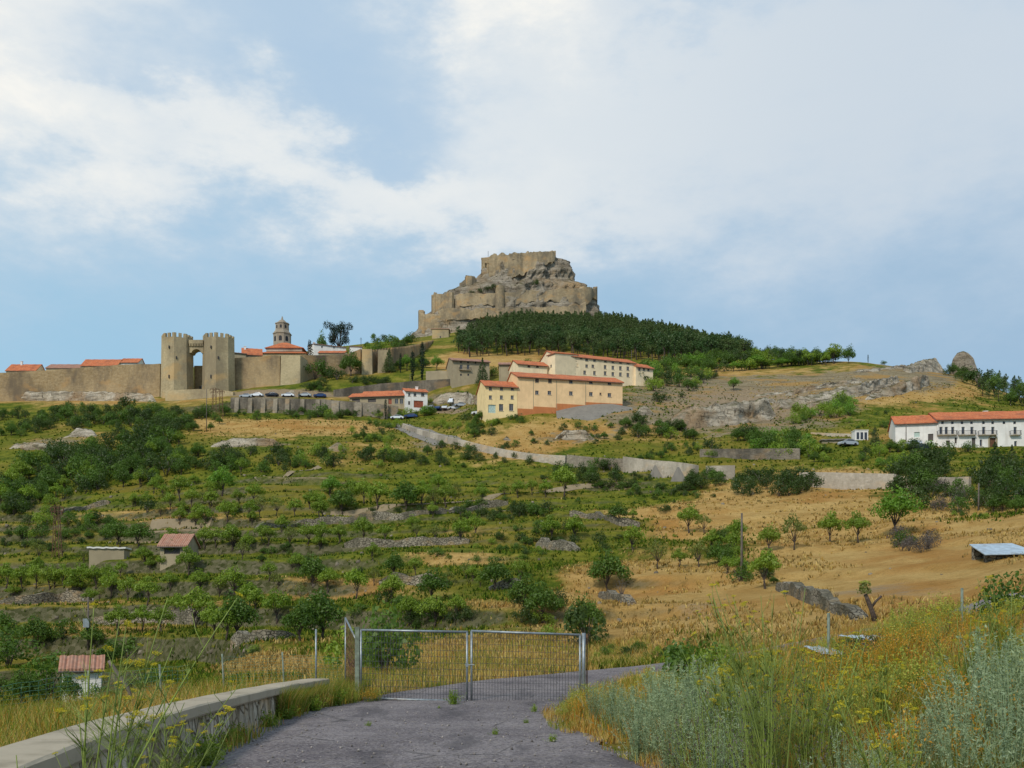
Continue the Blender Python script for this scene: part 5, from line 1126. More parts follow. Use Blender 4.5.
row('on the terrace just below the long dark wall', [(268, 547, 18), (290, 547, 20, S_), (321, 545, 22), (341, 541, 18, S_), (363, 543, 23), (416, 538, 14, S_), (435, 541, 16, S_), (461, 542, 22), (551, 540, 22), (574, 540, 22)], 'orchard trees below the long dark wall')
row('on the third terrace down, above the gate', [(269, 581, 18), (313, 585, 28, D_), (328, 592, 22), (356, 598, 27), (394, 576, 22, D_), (416, 574, 17), (433, 600, 30, D_), (392, 603, 26), (495, 590, 30, D_), (374, 585, 16, S_), (448, 588, 18, S_), (300, 600, 16, S_), (520, 580, 20)], 'orchard trees on the third terrace')
row('on the lowest terrace behind the gate', [(277, 623, 30), (300, 640, 34, D_), (322, 638, 44, D_), (434, 628, 30), (524, 606, 30, D_), (542, 622, 36, D_), (409, 625, 26), (585, 638, 40, D_), (457, 618, 22)], 'trees on the lowest terrace')
row('in the bushy row below the masonry tank', [(6, 588, 22), (22, 588, 20), (36, 588, 20), (50, 588, 22), (64, 587, 20), (80, 590, 24), (95, 590, 22), (111, 598, 24), (128, 600, 22), (147, 605, 25), (189, 575, 25), (199, 591, 20), (220, 594, 16, S_), (233, 597, 28), (250, 609, 24), (170, 590, 17)], 'trees below the masonry tank')
row('on the terrace above the red roofed shed', [(119, 634, 26), (142, 630, 22), (162, 633, 26), (196, 627, 36), (213, 638, 32), (226, 639, 32), (236, 637, 42, D_), (176, 616, 20), (255, 612, 20)], 'trees above the red roofed shed')
row('on the dry terraces right of the left woodland', [(147, 512, 12, 'bushdark'), (135, 506, 12), (160, 518, 14, S_), (170, 511, 16), (180, 526, 16), (180, 499, 22), (192, 508, 18), (205, 525, 18), (212, 505, 15), (222, 495, 26, B_), (227, 524, 20), (238, 505, 14), (250, 519, 18), (241, 474, 15), (157, 490, 14), (140, 486, 15)], 'trees on the dry left terraces')
row('beside the dirt track left of centre', [(205, 548, 20), (216, 547, 18), (232, 552, 24), (248, 552, 18), (90, 528, 15, B_), (262, 540, 15)], 'trees by the dirt track')
row('on the green terrace under the road wall', [(504, 497, 13), (518, 497, 16), (532, 494, 14), (546, 497, 15), (564, 497, 27)], 'trees under the road wall')
row('across the dry field right of centre', [(633, 551, 24), (657, 568, 28, S_), (679, 566, 16), (689, 532, 25), (704, 533, 17, S_), (699, 566, 24, S_), (618, 522, 18, D_), (633, 521, 11)], 'trees in the middle dry field')
row('on the edge between the two right dry fields', [(765, 588, 34), (794, 549, 31, S_), (830, 542, 27), (858, 542, 27), (770, 552, 25), (897, 535, 43, B_)], 'trees between the right dry fields')
plant_px('dense', 608, 592, 46, 'bushy tree in full leaf leaning over the rubble wall by the upper dry field', None, 1.05)
plant_px('bare', 621, 602, 26, 'bare twiggy stump tree right beside the bushy tree on the rubble wall')
plant('bush', (384 - 512) * .0405, 40.5, TZ((384 - 512) * .0405, 40.5) - .15, 3.35, 'tall bushy green shrub right behind the left gate leaf', None, .72)
plant('bushmid', (354 - 512) * .044, 44, TZ((354 - 512) * .044, 44) - .1, 2.4, 'shorter bushy shrub left of the tall one behind the gate', None, .9)
plant('bushdark', (588 - 512) * .06, 60, TZ((588 - 512) * .06, 60) - .1, 3.0, 'dark bush behind the pale round gate post', None, .9)
for i, (u, v, h) in enumerate([(8, 668, 46), (36, 650, 36), (48, 700, 50), (22, 705, 40), (62, 640, 22), (92, 648, 26), (10, 640, 30), (110, 668, 30), (128, 660, 26)]):
    plant_px('dense' if i % 2 else 'bush', u, v, h, f'{"bushy tree" if i % 2 else "rounded shrub"}, {ORD[i]} in the thicket round the red roofed shed', 'thicket round the red roofed shed', 1.1, ymin=60, ymax=110)
for u, v, h, lb in [(117, 545, 28, 'dark pine like tree just left of the pale pink shed roof'), (139, 546, 28, 'broad dark tree touching the pale pink shed roof'), (192, 553, 20, 'dark tree right against the pale pink shed')]: plant_px('dense', u, v, h, lb, None, 1.2)

# ------------------------------------------------------------------ scrub, hedges and woods, plant by plant
def inpoly(u, v, poly):
    c = False; j = len(poly) - 1
    for i in range(len(poly)):
        if (poly[i][1] > v) != (poly[j][1] > v) and u < (poly[j][0] - poly[i][0]) * (v - poly[i][1]) / (poly[j][1] - poly[i][1]) + poly[i][0]: c = not c
        j = i
    return c
DEFER = []
def scrub(poly, n, hp, kinds, label, group, wide=1.0, ymin=31, ymax=720, sink=.1):
    us = [p[0] for p in poly]; vs = [p[1] for p in poly]; got = 0; tr = 0; P_ = []
    while got < n and tr < n * 40:
        tr += 1; u = rnd.uniform(min(us), max(us)); v = rnd.uniform(min(vs), max(vs))
        if not inpoly(u, v, poly) or any(abs(u - a) < hp[0] * .35 and abs(v - b) < hp[0] * .25 for a, b in P_): continue
        P_.append((u, v)); got += 1; k = rnd.choice(kinds); hp_ = rnd.uniform(*hp); x, y, z = G(u, v, ymin, ymax)
        if 'bush' in k: DEFER.append((hp_, k, x, y, z - sink, max(.5, hp_ * y / F), label, group, wide * rnd.uniform(.85, 1.2)))
        else: plant(k, x, y, z - sink, max(.5, hp_ * y / F), label, group, wide * rnd.uniform(.85, 1.2), False)
def box(u0, v0, u1, v1): return [(u0, v0), (u1, v0), (u1, v1), (u0, v1)]
DK = ['bushdark', 'bushdark', 'bush', 'dense']; GR = ['bush', 'bushmid', 'dense', 'bushdark']; BR = ['bushbright', 'bushmid', 'bushbright', 'bush']
scrub([(0, 485), (60, 455), (105, 448), (150, 440), (185, 446), (192, 474), (150, 486), (110, 488), (70, 500), (0, 520)], 112, (14, 25), ['dense', 'dense', 'bushdark', 'bush', 'bushdark', 'almond'], 'bushy tree packed in the dark woodland on the left slope', 'left woodland')
scrub([(0, 440), (0, 415), (60, 410), (150, 413), (180, 418), (180, 436), (110, 445), (100, 428), (50, 432)], 75, (7, 14), DK + ['bushdark'], 'dark shrub in the scrub below the long left town wall', 'scrub below the left town wall')
scrub([(85, 415), (135, 410), (200, 415), (232, 416), (210, 436), (140, 434)], 48, (8, 16), DK, 'dark green shrub on the bank below the twin gate towers', 'scrub below the gate towers')
scrub(box(235, 414, 400, 421), 34, (5, 10), GR, 'low green shrub along the foot of the car park wall', 'shrubs below the car park wall')
scrub([(345, 418), (400, 424), (392, 446), (350, 440)], 18, (6, 11), GR, 'green shrub on the grassy bank left of the concrete ramp', 'shrubs left of the ramp')
scrub(box(192, 455, 285, 475), 24, (9, 17), DK, 'dark shrub in the belt right of the left woodland', 'shrub belt right of the woodland')
scrub(box(285, 452, 430, 470), 32, (8, 16), GR, 'green shrub in the belt under the grassy bank, left of centre', 'central shrub belt')
scrub(box(430, 446, 560, 470), 22, (6, 12), DK, 'dark shrub on the slope under the pale descending wall', 'slope under the descending wall')
scrub(box(0, 545, 60, 552), 8, (6, 11), DK, 'dark shrub on the lower terrace left of the small utility tower', 'shrubs left of the utility tower')
scrub(box(60, 520, 118, 545), 14, (9, 15), DK, 'dark shrub between the woodland and the masonry tank', 'shrubs above the masonry tank')
scrub(box(0, 500, 60, 540), 18, (8, 16), GR, 'green shrub at the left edge under the woodland', 'shrubs under the woodland')
scrub([(366, 512), (420, 509), (425, 516), (370, 520)], 9, (5, 8), ['bushdark'], 'dark shrub growing on the long dark terrace wall', 'shrubs on the long dark wall')
scrub(box(460, 508, 562, 521), 20, (8, 14), DK, 'dark shrub in the hedge at the right end of the long dark wall', 'hedge at the end of the long dark wall')
scrub([(548, 470), (585, 466), (622, 472), (618, 486), (560, 488)], 22, (9, 15), DK, 'dark shrub in the hedge below the grey roadside wall', 'hedge below the grey roadside wall')
scrub(box(592, 488, 642, 498), 12, (6, 10), DK, 'dark shrub in the low hedge left of the upper dry field', 'low hedge by the upper dry field')
scrub(box(632, 477, 658, 481), 6, (4, 7), ['bushdark'], 'low dark shrub at the foot of the whitewashed buttressed wall', 'shrubs below the buttressed wall')
scrub(box(652, 490, 700, 497), 11, (6, 11), DK, 'dark shrub along the top edge of the upper dry field', 'hedge along the upper dry field')
scrub([(665, 484), (690, 480), (722, 478), (726, 488), (700, 490)], 10, (9, 16), DK + ['bushdead'], 'dark shrub hiding the right end of the buttressed wall', 'shrubs at the wall end')
scrub([(738, 482), (770, 478), (812, 484), (815, 496), (780, 500), (742, 497)], 18, (13, 21), ['bushdark', 'dense', 'bushdark'], 'dark bushy tree in the thicket left of the pale right wall', 'thicket left of the pale right wall')
scrub(box(512, 530, 612, 552), 16, (7, 14), DK, 'dark shrub on the green terrace near the middle of the view', 'shrubs on the middle green terrace')
scrub(box(470, 548, 548, 556), 8, (6, 10), GR, 'low green shrub left of the two round trees, centre', 'shrubs left of the two round trees')
scrub(box(230, 550, 330, 566), 12, (6, 11), GR, 'green shrub on the grassy terraces left of centre', 'shrubs on the left centre terraces')
scrub([(380, 600), (470, 606), (480, 625), (400, 632)], 16, (10, 18), DK, 'dark shrub in the shady hollow behind the left gate leaf', 'shady hollow behind the gate')
scrub([(500, 604), (560, 600), (600, 628), (560, 642), (520, 630)], 10, (12, 22), GR, 'green shrub on the bank behind the right gate leaf', 'bank behind the right gate leaf')
scrub(box(590, 652, 690, 662), 16, (9, 15), GR, 'green shrub beside the road beyond the gate', 'shrubs beside the road beyond the gate', ymin=44, ymax=60)
scrub([(706, 545), (735, 535), (748, 560), (742, 582), (716, 578)], 11, (18, 30), ['almond', 'dense', 'bush', 'almond'], 'bushy green tree in the clump round the field pole', 'clump round the field pole')
scrub(box(752, 572, 778, 586), 4, (9, 16), GR, 'green shrub under the leafy tree at the dry wall end', 'shrubs at the dry wall end')
scrub(box(898, 540, 936, 553), 7, (16, 28), ['bushdead', 'bush', 'bushdead'], 'grey twiggy shrub beside the large bright green tree', 'twiggy shrubs by the bright tree')
scrub([(885, 500), (900, 470), (935, 470), (940, 500), (920, 512)], 14, (18, 30), ['bushdark', 'dense', 'bushdark'], 'big dark tree in the thicket above the bright green tree', 'thicket above the bright tree')
scrub(box(935, 495, 985, 512), 14, (12, 20), ['bushdead', 'bushdark', 'bush'], 'twiggy shrub under the far right roadside wall', 'shrubs under the far right wall')
scrub([(978, 482), (1035, 470), (1035, 514), (985, 514)], 22, (18, 30), ['bushdark', 'dense', 'bushdark'], 'big dark tree in the thicket below the white row', 'thicket below the white row')
scrub(box(950, 514, 986, 521), 7, (6, 10), GR, 'low green shrub at the top edge of the right dry field', 'shrubs on the right dry field edge')
scrub([(876, 455), (905, 447), (935, 450), (960, 462), (950, 476), (880, 474)], 32, (9, 17), GR + BR, 'green shrub on the bank below the low white house', 'bank below the low white house')
scrub([(480, 420), (525, 418), (530, 424), (480, 440), (440, 436), (430, 426)], 22, (6, 12), GR, 'green shrub on the bank below the yellow house', 'bank below the yellow house')
scrub(box(425, 396, 485, 404), 12, (4, 8), GR, 'small shrub on the rocky bank above the car park', 'rocky bank above the car park')
scrub(box(530, 428, 625, 446), 16, (5, 9), DK, 'small dark shrub on the slope below the beige block', 'slope below the beige block')
scrub([(620, 425), (665, 420), (680, 432), (640, 440)], 14, (7, 14), DK, 'dark shrub in the gully right of the concrete apron', 'gully right of the apron')
scrub(box(660, 430, 700, 440), 8, (8, 14), GR, 'green shrub at the foot of the rock face', 'foot of the rock face')
scrub(box(735, 437, 757, 447), 5, (13, 20), DK, 'dark tree at the right foot of the rock face', 'right foot of the rock face')
scrub([(755, 452), (775, 440), (815, 438), (812, 458), (770, 462)], 16, (13, 24), BR + ['dense'], 'bright green tree in the belt right of the rock face', 'bright belt right of the rock face')
scrub([(785, 422), (800, 414), (835, 406), (855, 404), (850, 416), (800, 428)], 18, (9, 18), BR, 'bright green shrub on the hillside under the right ledges', 'bright shrubs under the right ledges')
scrub(box(560, 480, 730, 520), 12, (3, 6), DK, 'tiny dark shrub dotted over the upper dry field', 'shrubs dotted over the upper dry field')
scrub([(630, 452), (700, 446), (720, 460), (640, 462)], 16, (5, 10), GR, 'low green shrub on the grass above the buttressed wall', 'grass above the buttressed wall')
scrub(box(800, 452, 880, 466), 12, (6, 12), GR, 'green shrub above the long pale right wall', 'above the long pale right wall')
scrub(box(845, 412, 893, 440), 10, (4, 9), GR, 'small shrub on the hillside left of the low white house', 'hillside left of the white house')
scrub(box(945, 372, 972, 384), 8, (8, 15), DK, 'dark shrub at the foot of the standing rock knob', 'shrubs at the rock knob')
scrub([(972, 384), (1000, 388), (1040, 398), (1040, 408), (985, 404)], 20, (15, 26), ['dense', 'bushdark', 'pine'], 'dark tree in the wood on the right crest', 'wood on the right crest')
# upper slope: trees between the cream block and the crest road
scrub([(640, 366), (700, 362), (735, 362), (720, 378), (690, 392), (650, 392), (628, 384)], 60, (8, 16), GR + ['bushbright', 'bushdark', 'dense'], 'green tree in the belt between cream block and bare hill', 'tree belt right of the cream block')
for i in range(20):
    u = 735 + i * 5.2 + rnd.uniform(-2, 2); plant_px(rnd.choice(['bright', 'dense', 'dense', 'bushmid']), u, 371.5 - (u - 735) * .09, rnd.uniform(9, 17), 'round green tree in the row along the crest road, upper right', 'trees along the crest road', 1.35, False)
scrub([(700, 358), (735, 358), (830, 362), (828, 366), (705, 366)], 80, (9, 18), ['dense', 'roundpine', 'almond', 'bushdark', 'dense'], 'dark tree behind the row along the crest road', 'trees behind the crest road', ymin=350)
plant_px('almond', 834, 364, 22, 'loose tall tree at the right end of the crest row', ymin=340); plant_px('dense', 849, 363.5, 20, 'rounded dark tree standing last on the crest road', None, .8, ymin=340)
plant_px('cypress', 868, 362.5, 8, 'tiny cypress alone on the right crest skyline', ymin=340); plant_px('bush', 884, 362.5, 5, 'small round bush on the right crest skyline', ymin=340)
plant_px('bright', 734, 391, 15, 'lone bright green tree on the bare slope above the rock face')
for u, v, h, lb in [(657, 402, 11, 'left dark bush of three on the bare slope above the rock face'), (666, 401, 9, 'middle dull bush of three on the bare slope'), (682, 398, 7, 'small right bush of three on the bare slope')]: plant_px('bushdark', u, v, h, lb)
plant_px('fir', 875, 446, 21, 'dark conifer beside the small white cabin'); plant_px('bushdark', 713, 454, 17, 'upright dark bush above the short roadside wall')
for u, v, h, lb in [(995, 467, 26, 'left dark conifer of the pair in front of the white row'), (1012, 467, 23, 'right dark conifer of the pair in front of the white row')]: plant_px('fir', u, v, h, lb, None, 1.3)
plant_px('bush', 968, 450, 12, 'round green bush before the white row balconies', None, 1.2, Y=213)
plant_px('bushmid', 945, 452, 8, 'small bush by the left corner of the balconied houses', None, 1.2, Y=212)
# cypresses, shrubs and ivy round the town wall
for u, v, h, k, lb in [(400.5, 373, 19, 'cypress', 'left cypress of three below the uphill town wall'), (412.6, 381, 29, 'cypress', 'middle cypress of three below the uphill town wall'), (422.4, 380, 37, 'cypress', 'tallest cypress of three below the uphill town wall'), (385.5, 406, 20, 'cypress', 'small cypress in front of the long tiled house'), (310, 358, 33, 'cypress', 'cypress poking above the town wall beside the white house'), (299, 399, 10, 'cypress', 'thin cypress among the parked cars below the bastion'),
                       (389, 373, 25, 'fir', 'spreading cedar against the uphill town wall'), (407, 371, 17, 'bright', 'round green tree between the garden cypresses'), (437, 371, 16, 'bright', 'round green tree beside the short stone garden wall'), (315, 381, 22, 'bush', 'ivy green bush clinging to the shaded town wall'), (351, 378, 27, 'dense', 'tall leaning tree in front of the shaded town wall'), (482.5, 386, 29, 'fir', 'tall fir in front of the stone house with a balcony'),
                       (337, 380, 14, 'bushdark', 'wide dark bush below the shaded town wall'), (328, 378, 12, 'bush', 'green bush right of the ivy on the town wall'), (321, 416, 15, 'bush', 'tall green bush on the car park wall near its pier')]:
    plant_px(k, u, v, h, lb, None, 1.0 if k != 'bushdark' else 1.3, Y={299: 327.2, 321: 322, 315: 376, 310: 400, 351: 377, 385.5: 322.5}.get(u))
plant_px('stonepine', 338, 352, 47, 'broad dark round pine standing behind the white town house', None, .72, Y=432); plant_px('dense', 322, 352, 37, 'small dark tree left of the broad round pine', None, .4, Y=430)
scrub(box(350, 381, 396, 386), 10, (6, 9), ['bushdark'], 'clipped dark shrub in the garden below the town wall', 'clipped garden shrubs', 1.2)
scrub(box(303, 386, 332, 393), 9, (6, 11), DK, 'dark shrub above the cars right of the pale bastion', 'shrubs above the parked cars')
scrub(box(372, 357, 432, 372), 12, (6, 12), GR, 'green shrub in the terraced garden under the uphill wall', 'garden shrubs under the uphill wall')
scrub(box(365, 342, 420, 352), 14, (7, 12), GR, 'green tree behind the uphill town wall', 'trees behind the uphill wall', ymin=420)
scrub(box(395, 400, 432, 420), 7, (7, 12), BR, 'bright shrub below the small white house', 'shrubs below the small white house', ymax=323)
for u, v, h in [(529, 366, 8), (547, 364, 9), (503, 374, 9), (512, 376, 10), (492, 376, 10), (523, 375, 6)]: plant_px('bush', u, v, h, 'round green bush on the yellow grass below the pine wood', 'bushes on the yellow grass', 1.3, False, 330)
for u, vv, k in [(535, 283, 6), (480, 291, 5), (488, 289, 6), (494, 288, 6), (472, 292, 4)]:
    Y = 618; p = P(u, vv + 2, Y); plant('bushdark', p.x, p.y, p.z, k * .62, 'dark shrub rooted on a ledge of the castle rock', 'shrubs on the castle rock', 1.3, False)
# more orchard trees and the shrubs that grow along the terrace banks
for lab, grp, poly, n, hp in [('airy orchard tree dotted among the rows on the left terraces', 'orchard trees dotted over the left terraces', box(0, 540, 240, 612), 22, (15, 24)), ('airy orchard tree dotted among the rows on the central terraces', 'orchard trees dotted over the central terraces', box(240, 492, 500, 612), 28, (14, 23)), ('airy orchard tree on the dry slope right of the left woodland', 'orchard trees on the dry left slope', box(130, 485, 260, 535), 16, (12, 18))]: scrub(poly, n, hp, ['almond', 'sparse', 'almond', 'almond'], lab, grp, 1.0, 60)
nb = 9000; uu = rg.uniform(0, 700, nb); Yb = np.exp(rg.uniform(math.log(68), math.log(235), nb)); Xb = (uu - 512) * Yb / F; za = terr(Xb, Yb - .4); zb_ = terr(Xb, Yb + .4); st_ = (zb_ - za) / .8; dn = fbm(Xb / 9, Yb / 9, 77, 3)
for x, y, s, q in zip(Xb, Yb, st_, dn):
    if s > .5 and q > .52 and rnd.random() < .22: h = rnd.uniform(.4, 1.3); DEFER.append((h / y * F * .3, rnd.choice(DK + GR).replace('dense', 'bush'), x, y - .3, TZ(x, y - .3) - .1, h, '', '', rnd.uniform(1.2, 1.9)))
DEFER.sort(key=lambda t: -t[0]); small_ = []
for i, (hp_, k, x, y, z, h, lb, g, w) in enumerate(DEFER):
    if i < 255: plant(k, x, y, z, h, lb, g, w, False)
    else:
        for me_ in PROTO[k][rnd.randrange(len(PROTO[k]))]: small_.append((me_, ((h * w, h * w, h), (i * 1.7) % 6.28, (x, y, z))))
tag(link('scrub', join_meshes('scrub', small_)), 'small shrubs and scrub speckled over banks, terraces and hillside', 'scrub', None, 'stuff')
print('bushes', len(DEFER))
# pine wood on the hill below the castle
PW = [(470, 340), (486, 332), (505, 327), (540, 322), (600, 318), (630, 322), (660, 333), (700, 347), (750, 361), (745, 366), (690, 366), (650, 361), (560, 357), (520, 356), (466, 357), (452, 353)]
cand = []
xs_ = np.arange(-40, 150, 4.6)
for j, yy in enumerate(np.arange(405, 585, 5.0)):
    X = xs_ + (2.3 if j % 2 else 0); X = X + rg.uniform(-1.6, 1.6, len(X)); Yv = yy + rg.uniform(-1.8, 1.8, len(X)); Zv = terr(X, Yv)
    for x, y, z in zip(X, Yv, Zv):
        u, v = 512 + F * x / y, HZ - (z - ZC) * F / y
        if inpoly(u, v, PW): cand.append((y, x, z))
cand.sort()
print('pines', len(cand))
for y, x, z in cand[:296]: plant(rnd.choice(['pine', 'roundpine', 'roundpine']), x, y, z - .2, rnd.uniform(5, 12.5), 'dark pine packed in the wood below the castle rock', 'pine wood below the castle', 1.15, False)
rest = []
for y, x, z in cand[296:]:
    a, b = PROTO['pine'][rnd.randrange(5)]; h = rnd.uniform(7.5, 11); rz = rnd.uniform(0, 6)
    rest += [(a, ((h * 1.15, h * 1.15, h), rz, (x, y, z - .2))), (b, ((h * 1.15, h * 1.15, h), rz, (x, y, z - .2)))]
if rest: tag(link('pine_wood', join_meshes('pine_wood', rest)), 'far upper part of the dark pine wood on the castle hill', 'wood', None, 'stuff')
# ------------------------------------------------------------------ parked cars
CP = [(-2.1, .28), (-2.12, .62), (-1.95, .85), (-1.05, .95), (-.45, 1.40), (.85, 1.43), (1.65, .98), (2.05, .90), (2.12, .55), (2.08, .28)]
paints = {}
def car(u, v, Y, color, label, rz=0.0, van=False):
    if color not in paints: paints[color] = m_plain('car_paint_' + color, {'white': (.75, .75, .76), 'blue': (.03, .06, .16), 'dark': (.02, .025, .04), 'silver': (.42, .44, .46)}[color], .3, .2, .05)
    x = (u - 512) * Y / F; z = TZ(x, Y) + .05 if v is None else ZC + (HZ - v) * Y / F
    t = empty('parked_car', (x, Y, z), rz); tag(t, label, 'car', 'cars parked below the town wall' if u < 500 else None); k = 1.35 if van else 1.0
    pr = [(a, b * (k if b > .9 else 1)) for a, b in CP]
    if van: pr[3] = (-1.5, 1.1); pr[6] = (2.0, 1.8)
    n = len(pr); yw = [.86 if b < 1.0 else .68 for a, b in pr]
    MB().loft([[(a, -w * .93, b) for (a, b), w in zip(pr, yw)], [(a, -w, b) for (a, b), w in zip(pr, yw)], [(a, w, b) for (a, b), w in zip(pr, yw)], [(a, w * .93, b) for (a, b), w in zip(pr, yw)]]).build('body', paints[color], t)
    for s in (-1, 1): MB().add([(-.95, s * .80, .99), (1.45, s * .80, 1.0), (.8, s * .695, 1.34 * k), (-.45, s * .695, 1.33 * k)], [(0, 1, 2, 3)]).build('side_window', M['glass'], t)
    MB().add([(-1.09, -.7, .98), (-1.09, .7, .98), (-.51, .6, 1.37 * k), (-.51, -.6, 1.37 * k)], [(0, 1, 2, 3)]).build('windscreen', M['glass'], t)
    MB().add([(1.68, -.7, 1.0), (1.68, .7, 1.0), (.92, .6, 1.41 * k), (.92, -.6, 1.41 * k)], [(0, 1, 2, 3)]).build('rear_window', M['glass'], t)
    for a in (-1.35, 1.35):
        for s in (-1, 1): MB().tube([(a, s * .72, .31), (a, s * .88, .31)], .31, n=12).build('wheel', M['rubber'], t)
    return t
for u, c, lb in [(246, 'silver', 'silver car, leftmost in the line below the town wall'), (257, 'white', 'white car second from left in the line below the town wall'), (272, 'dark', 'dark car between two white ones below the pale bastion'), (288, 'white', 'white car below the right edge of the pale bastion'), (305, 'silver', 'silver blue car right of the thin cypress'), (320, 'blue', 'dark blue car at the right end of the line'), ]:
    car(u, None, 333 if u != 272 else 334, c, lb, rnd.uniform(-.1, .1))
for u, Y, c, lb, rz, van in [(348, 326.6, 'blue', 'blue car under the low red roofed shed', .1, False), (373, 326.2, 'dark', 'dark car before the long tiled house', 0, False), (397, 322.0, 'white', 'white car in front of the tiled house windows', .05, False), (411, 321.5, 'blue', 'blue car beside the white house garage door', -.05, False),
                              (431.5, 330, 'silver', 'silver car at the left of the small car park', 1.3, False), (438.5, 329.6, 'blue', 'dark blue car in the middle of the small car park', 1.4, False), (445, 330, 'white', 'white car beside the van in the small car park', 1.5, False), (451.5, 333, 'white', 'tall white van at the back of the small car park', 1.4, True), (454, 325.2, 'white', 'white car at the front of the small car park', .3, False), (460.5, 324.6, 'silver', 'silver car at the front right of the small car park', .2, False), (479, 268, 'white', 'white car by the garage door of the yellow house', .1, False)]:
    car(u, None, Y, c, lb, rz, van)
car(912, None, 216.5, 'white', 'white van in front of the low white house', .2, True); car(919.5, None, 214.5, 'dark', 'dark car right of the white van before the white row', .1); car(848, None, 221, 'silver', 'silver car half hidden below the stone shed', .3)

# ------------------------------------------------------------------ poles and pylons
def lattice(u, v_t, v_b, Y, w0, w1, label, arms=()):
    x = (u - 512) * Y / F; z = TZ(x, Y) if v_b is None else ZC + (HZ - v_b) * Y / F; H = ZC + (HZ - v_t) * Y / F - z
    t = empty('lattice_pylon', (x, Y, z)); tag(t, label, 'pylon'); b = MB(); n = max(5, int(H / 1.6)); c = [(-1, -1), (1, -1), (1, 1), (-1, 1)]
    q = lambda i, k: Vector((c[k][0] * (w0 + (w1 - w0) * i / n), c[k][1] * (w0 + (w1 - w0) * i / n), H * i / n))
    for k in range(4): b.tube([q(0, k) - Vector((0, 0, .6)), q(n, k)], .07, n=4)
    for i in range(n):
        for k in range(4): b.tube([q(i, k), q(i + 1, (k + 1) % 4)], .035, n=3)
    b.build('tower', M['rust'], t); a = MB()
    for f, l in arms:
        a.tube([(-l, 0, H * f), (l, 0, H * f)], .07, n=4); a.tube([(-l, 0, H * f), (0, 0, H * f + .6)], .03, n=3); a.tube([(l, 0, H * f), (0, 0, H * f + .6)], .03, n=3)
    if arms: a.build('crossarm', M['rust'], t)
    for f, l in arms:
        for s in (-1, 1): MB().tube([(s * l * .95, 0, H * f - .03), (s * l * .95, 0, H * f - .55)], .09, .07, 8).build('insulator', M['wood'], t)
    return t
lattice(214.5, 388, None, 318, .75, .4, 'lattice pylon left of the buttressed car park wall', [(.96, 1.5), (.86, 1.2)]); lattice(221, 390, None, 316, .6, .35, 'slimmer lattice pylon right beside the first one', [(.95, 1.1)])
lattice(57, 505, None, 150, .55, .25, 'small lattice utility tower with a crossarm on the left terraces', [(.95, 1.0), (.88, .8)])
def pole(u, v_t, v_b, label, name='utility_pole', Y=None, box_=False, arm=True):
    if Y: x, y = (u - 512) * Y / F, Y; z = TZ(x, y)
    else: x, y, z = G(u, v_b)
    h = ZC + (HZ - v_t) * y / F - z; t = empty(name, (x, y, z)); tag(t, label, 'pole'); MB().tube([(0, 0, -.5), (.03, 0, h)], .12, .08, 8).build('pole', M['timberpole'], t, True)
    if arm: MB().box(-.6, .6, -.06, .06, h - .45, h - .33).build('crossarm', M['timberpole'], t)
    for s in ((-.5, 0, .5) if arm else ()): MB().tube([(s, 0, h - .327), (s, 0, h - .12)], .035, .025, 6).build('insulator', M['white'], t)
    if box_: MB().box(-.3, .3, -.5, -.13, h * .42, h * .42 + .9).build('transformer', M['steel'], t)
    return t
pole(741.5, 513, 579, 'tall pole standing in the bushy clump on the middle dry field', arm=False); pole(88, 597, 650, 'utility pole with a transformer box left of the orchard', box_=True); pole(206.5, 389, 431, 'thin bare pole left of the two lattice pylons', arm=False)
pole(978.5, 483, 511, 'short bare pole in the dark thicket below the white row', arm=False); pole(906, 424, 446, 'street pole in front of the low white house', Y=215, arm=False); pole(410, 374, 384, 'slim lamp post in the garden under the uphill wall', 'lamp_post', arm=False)
for u, vt, Y, lb in [(631.5, 350, 380, 'slim mast behind the cream annex, right of the pine wood'), (615 + 180, 352, 395, 'lamp post among the trees on the crest road')]: pole(u, vt, None, lb, 'lamp_post', Y=Y, arm=False)

# cut stump with a tuft at the edge of the right dry field
x, y, z = G(870, 622); t = empty('tree_stump', (x, y, z)); tag(t, 'leaning cut trunk topped by a yellow green tuft at the dry wall end', 'tree stump')
MB().tube([(.35, 0, -.2), (.15, 0, .5), (-.1, 0, 1.15), (-.25, 0, 1.5)], .16, .1, 7).tube([(.05, 0, .75), (.3, 0, 1.1), (.62, 0, 1.4)], .08, .06, 6).build('trunk', M['bark'], t, True)
V, Q = crown(5, [((-.28, 0, 1.75), (.4, .35, .3), 150), ((-.3, 0, 2.05), (.3, .3, .16), 80)], .14); link('tuft', quad_mesh('tuft', V, Q, M['lf_olive']), t)
V, Q = crown(6, [((-.3, 0, 2.15), (.32, .3, .08), 70)], .1); link('flower', quad_mesh('flower', V, Q, M['yweed']), t)

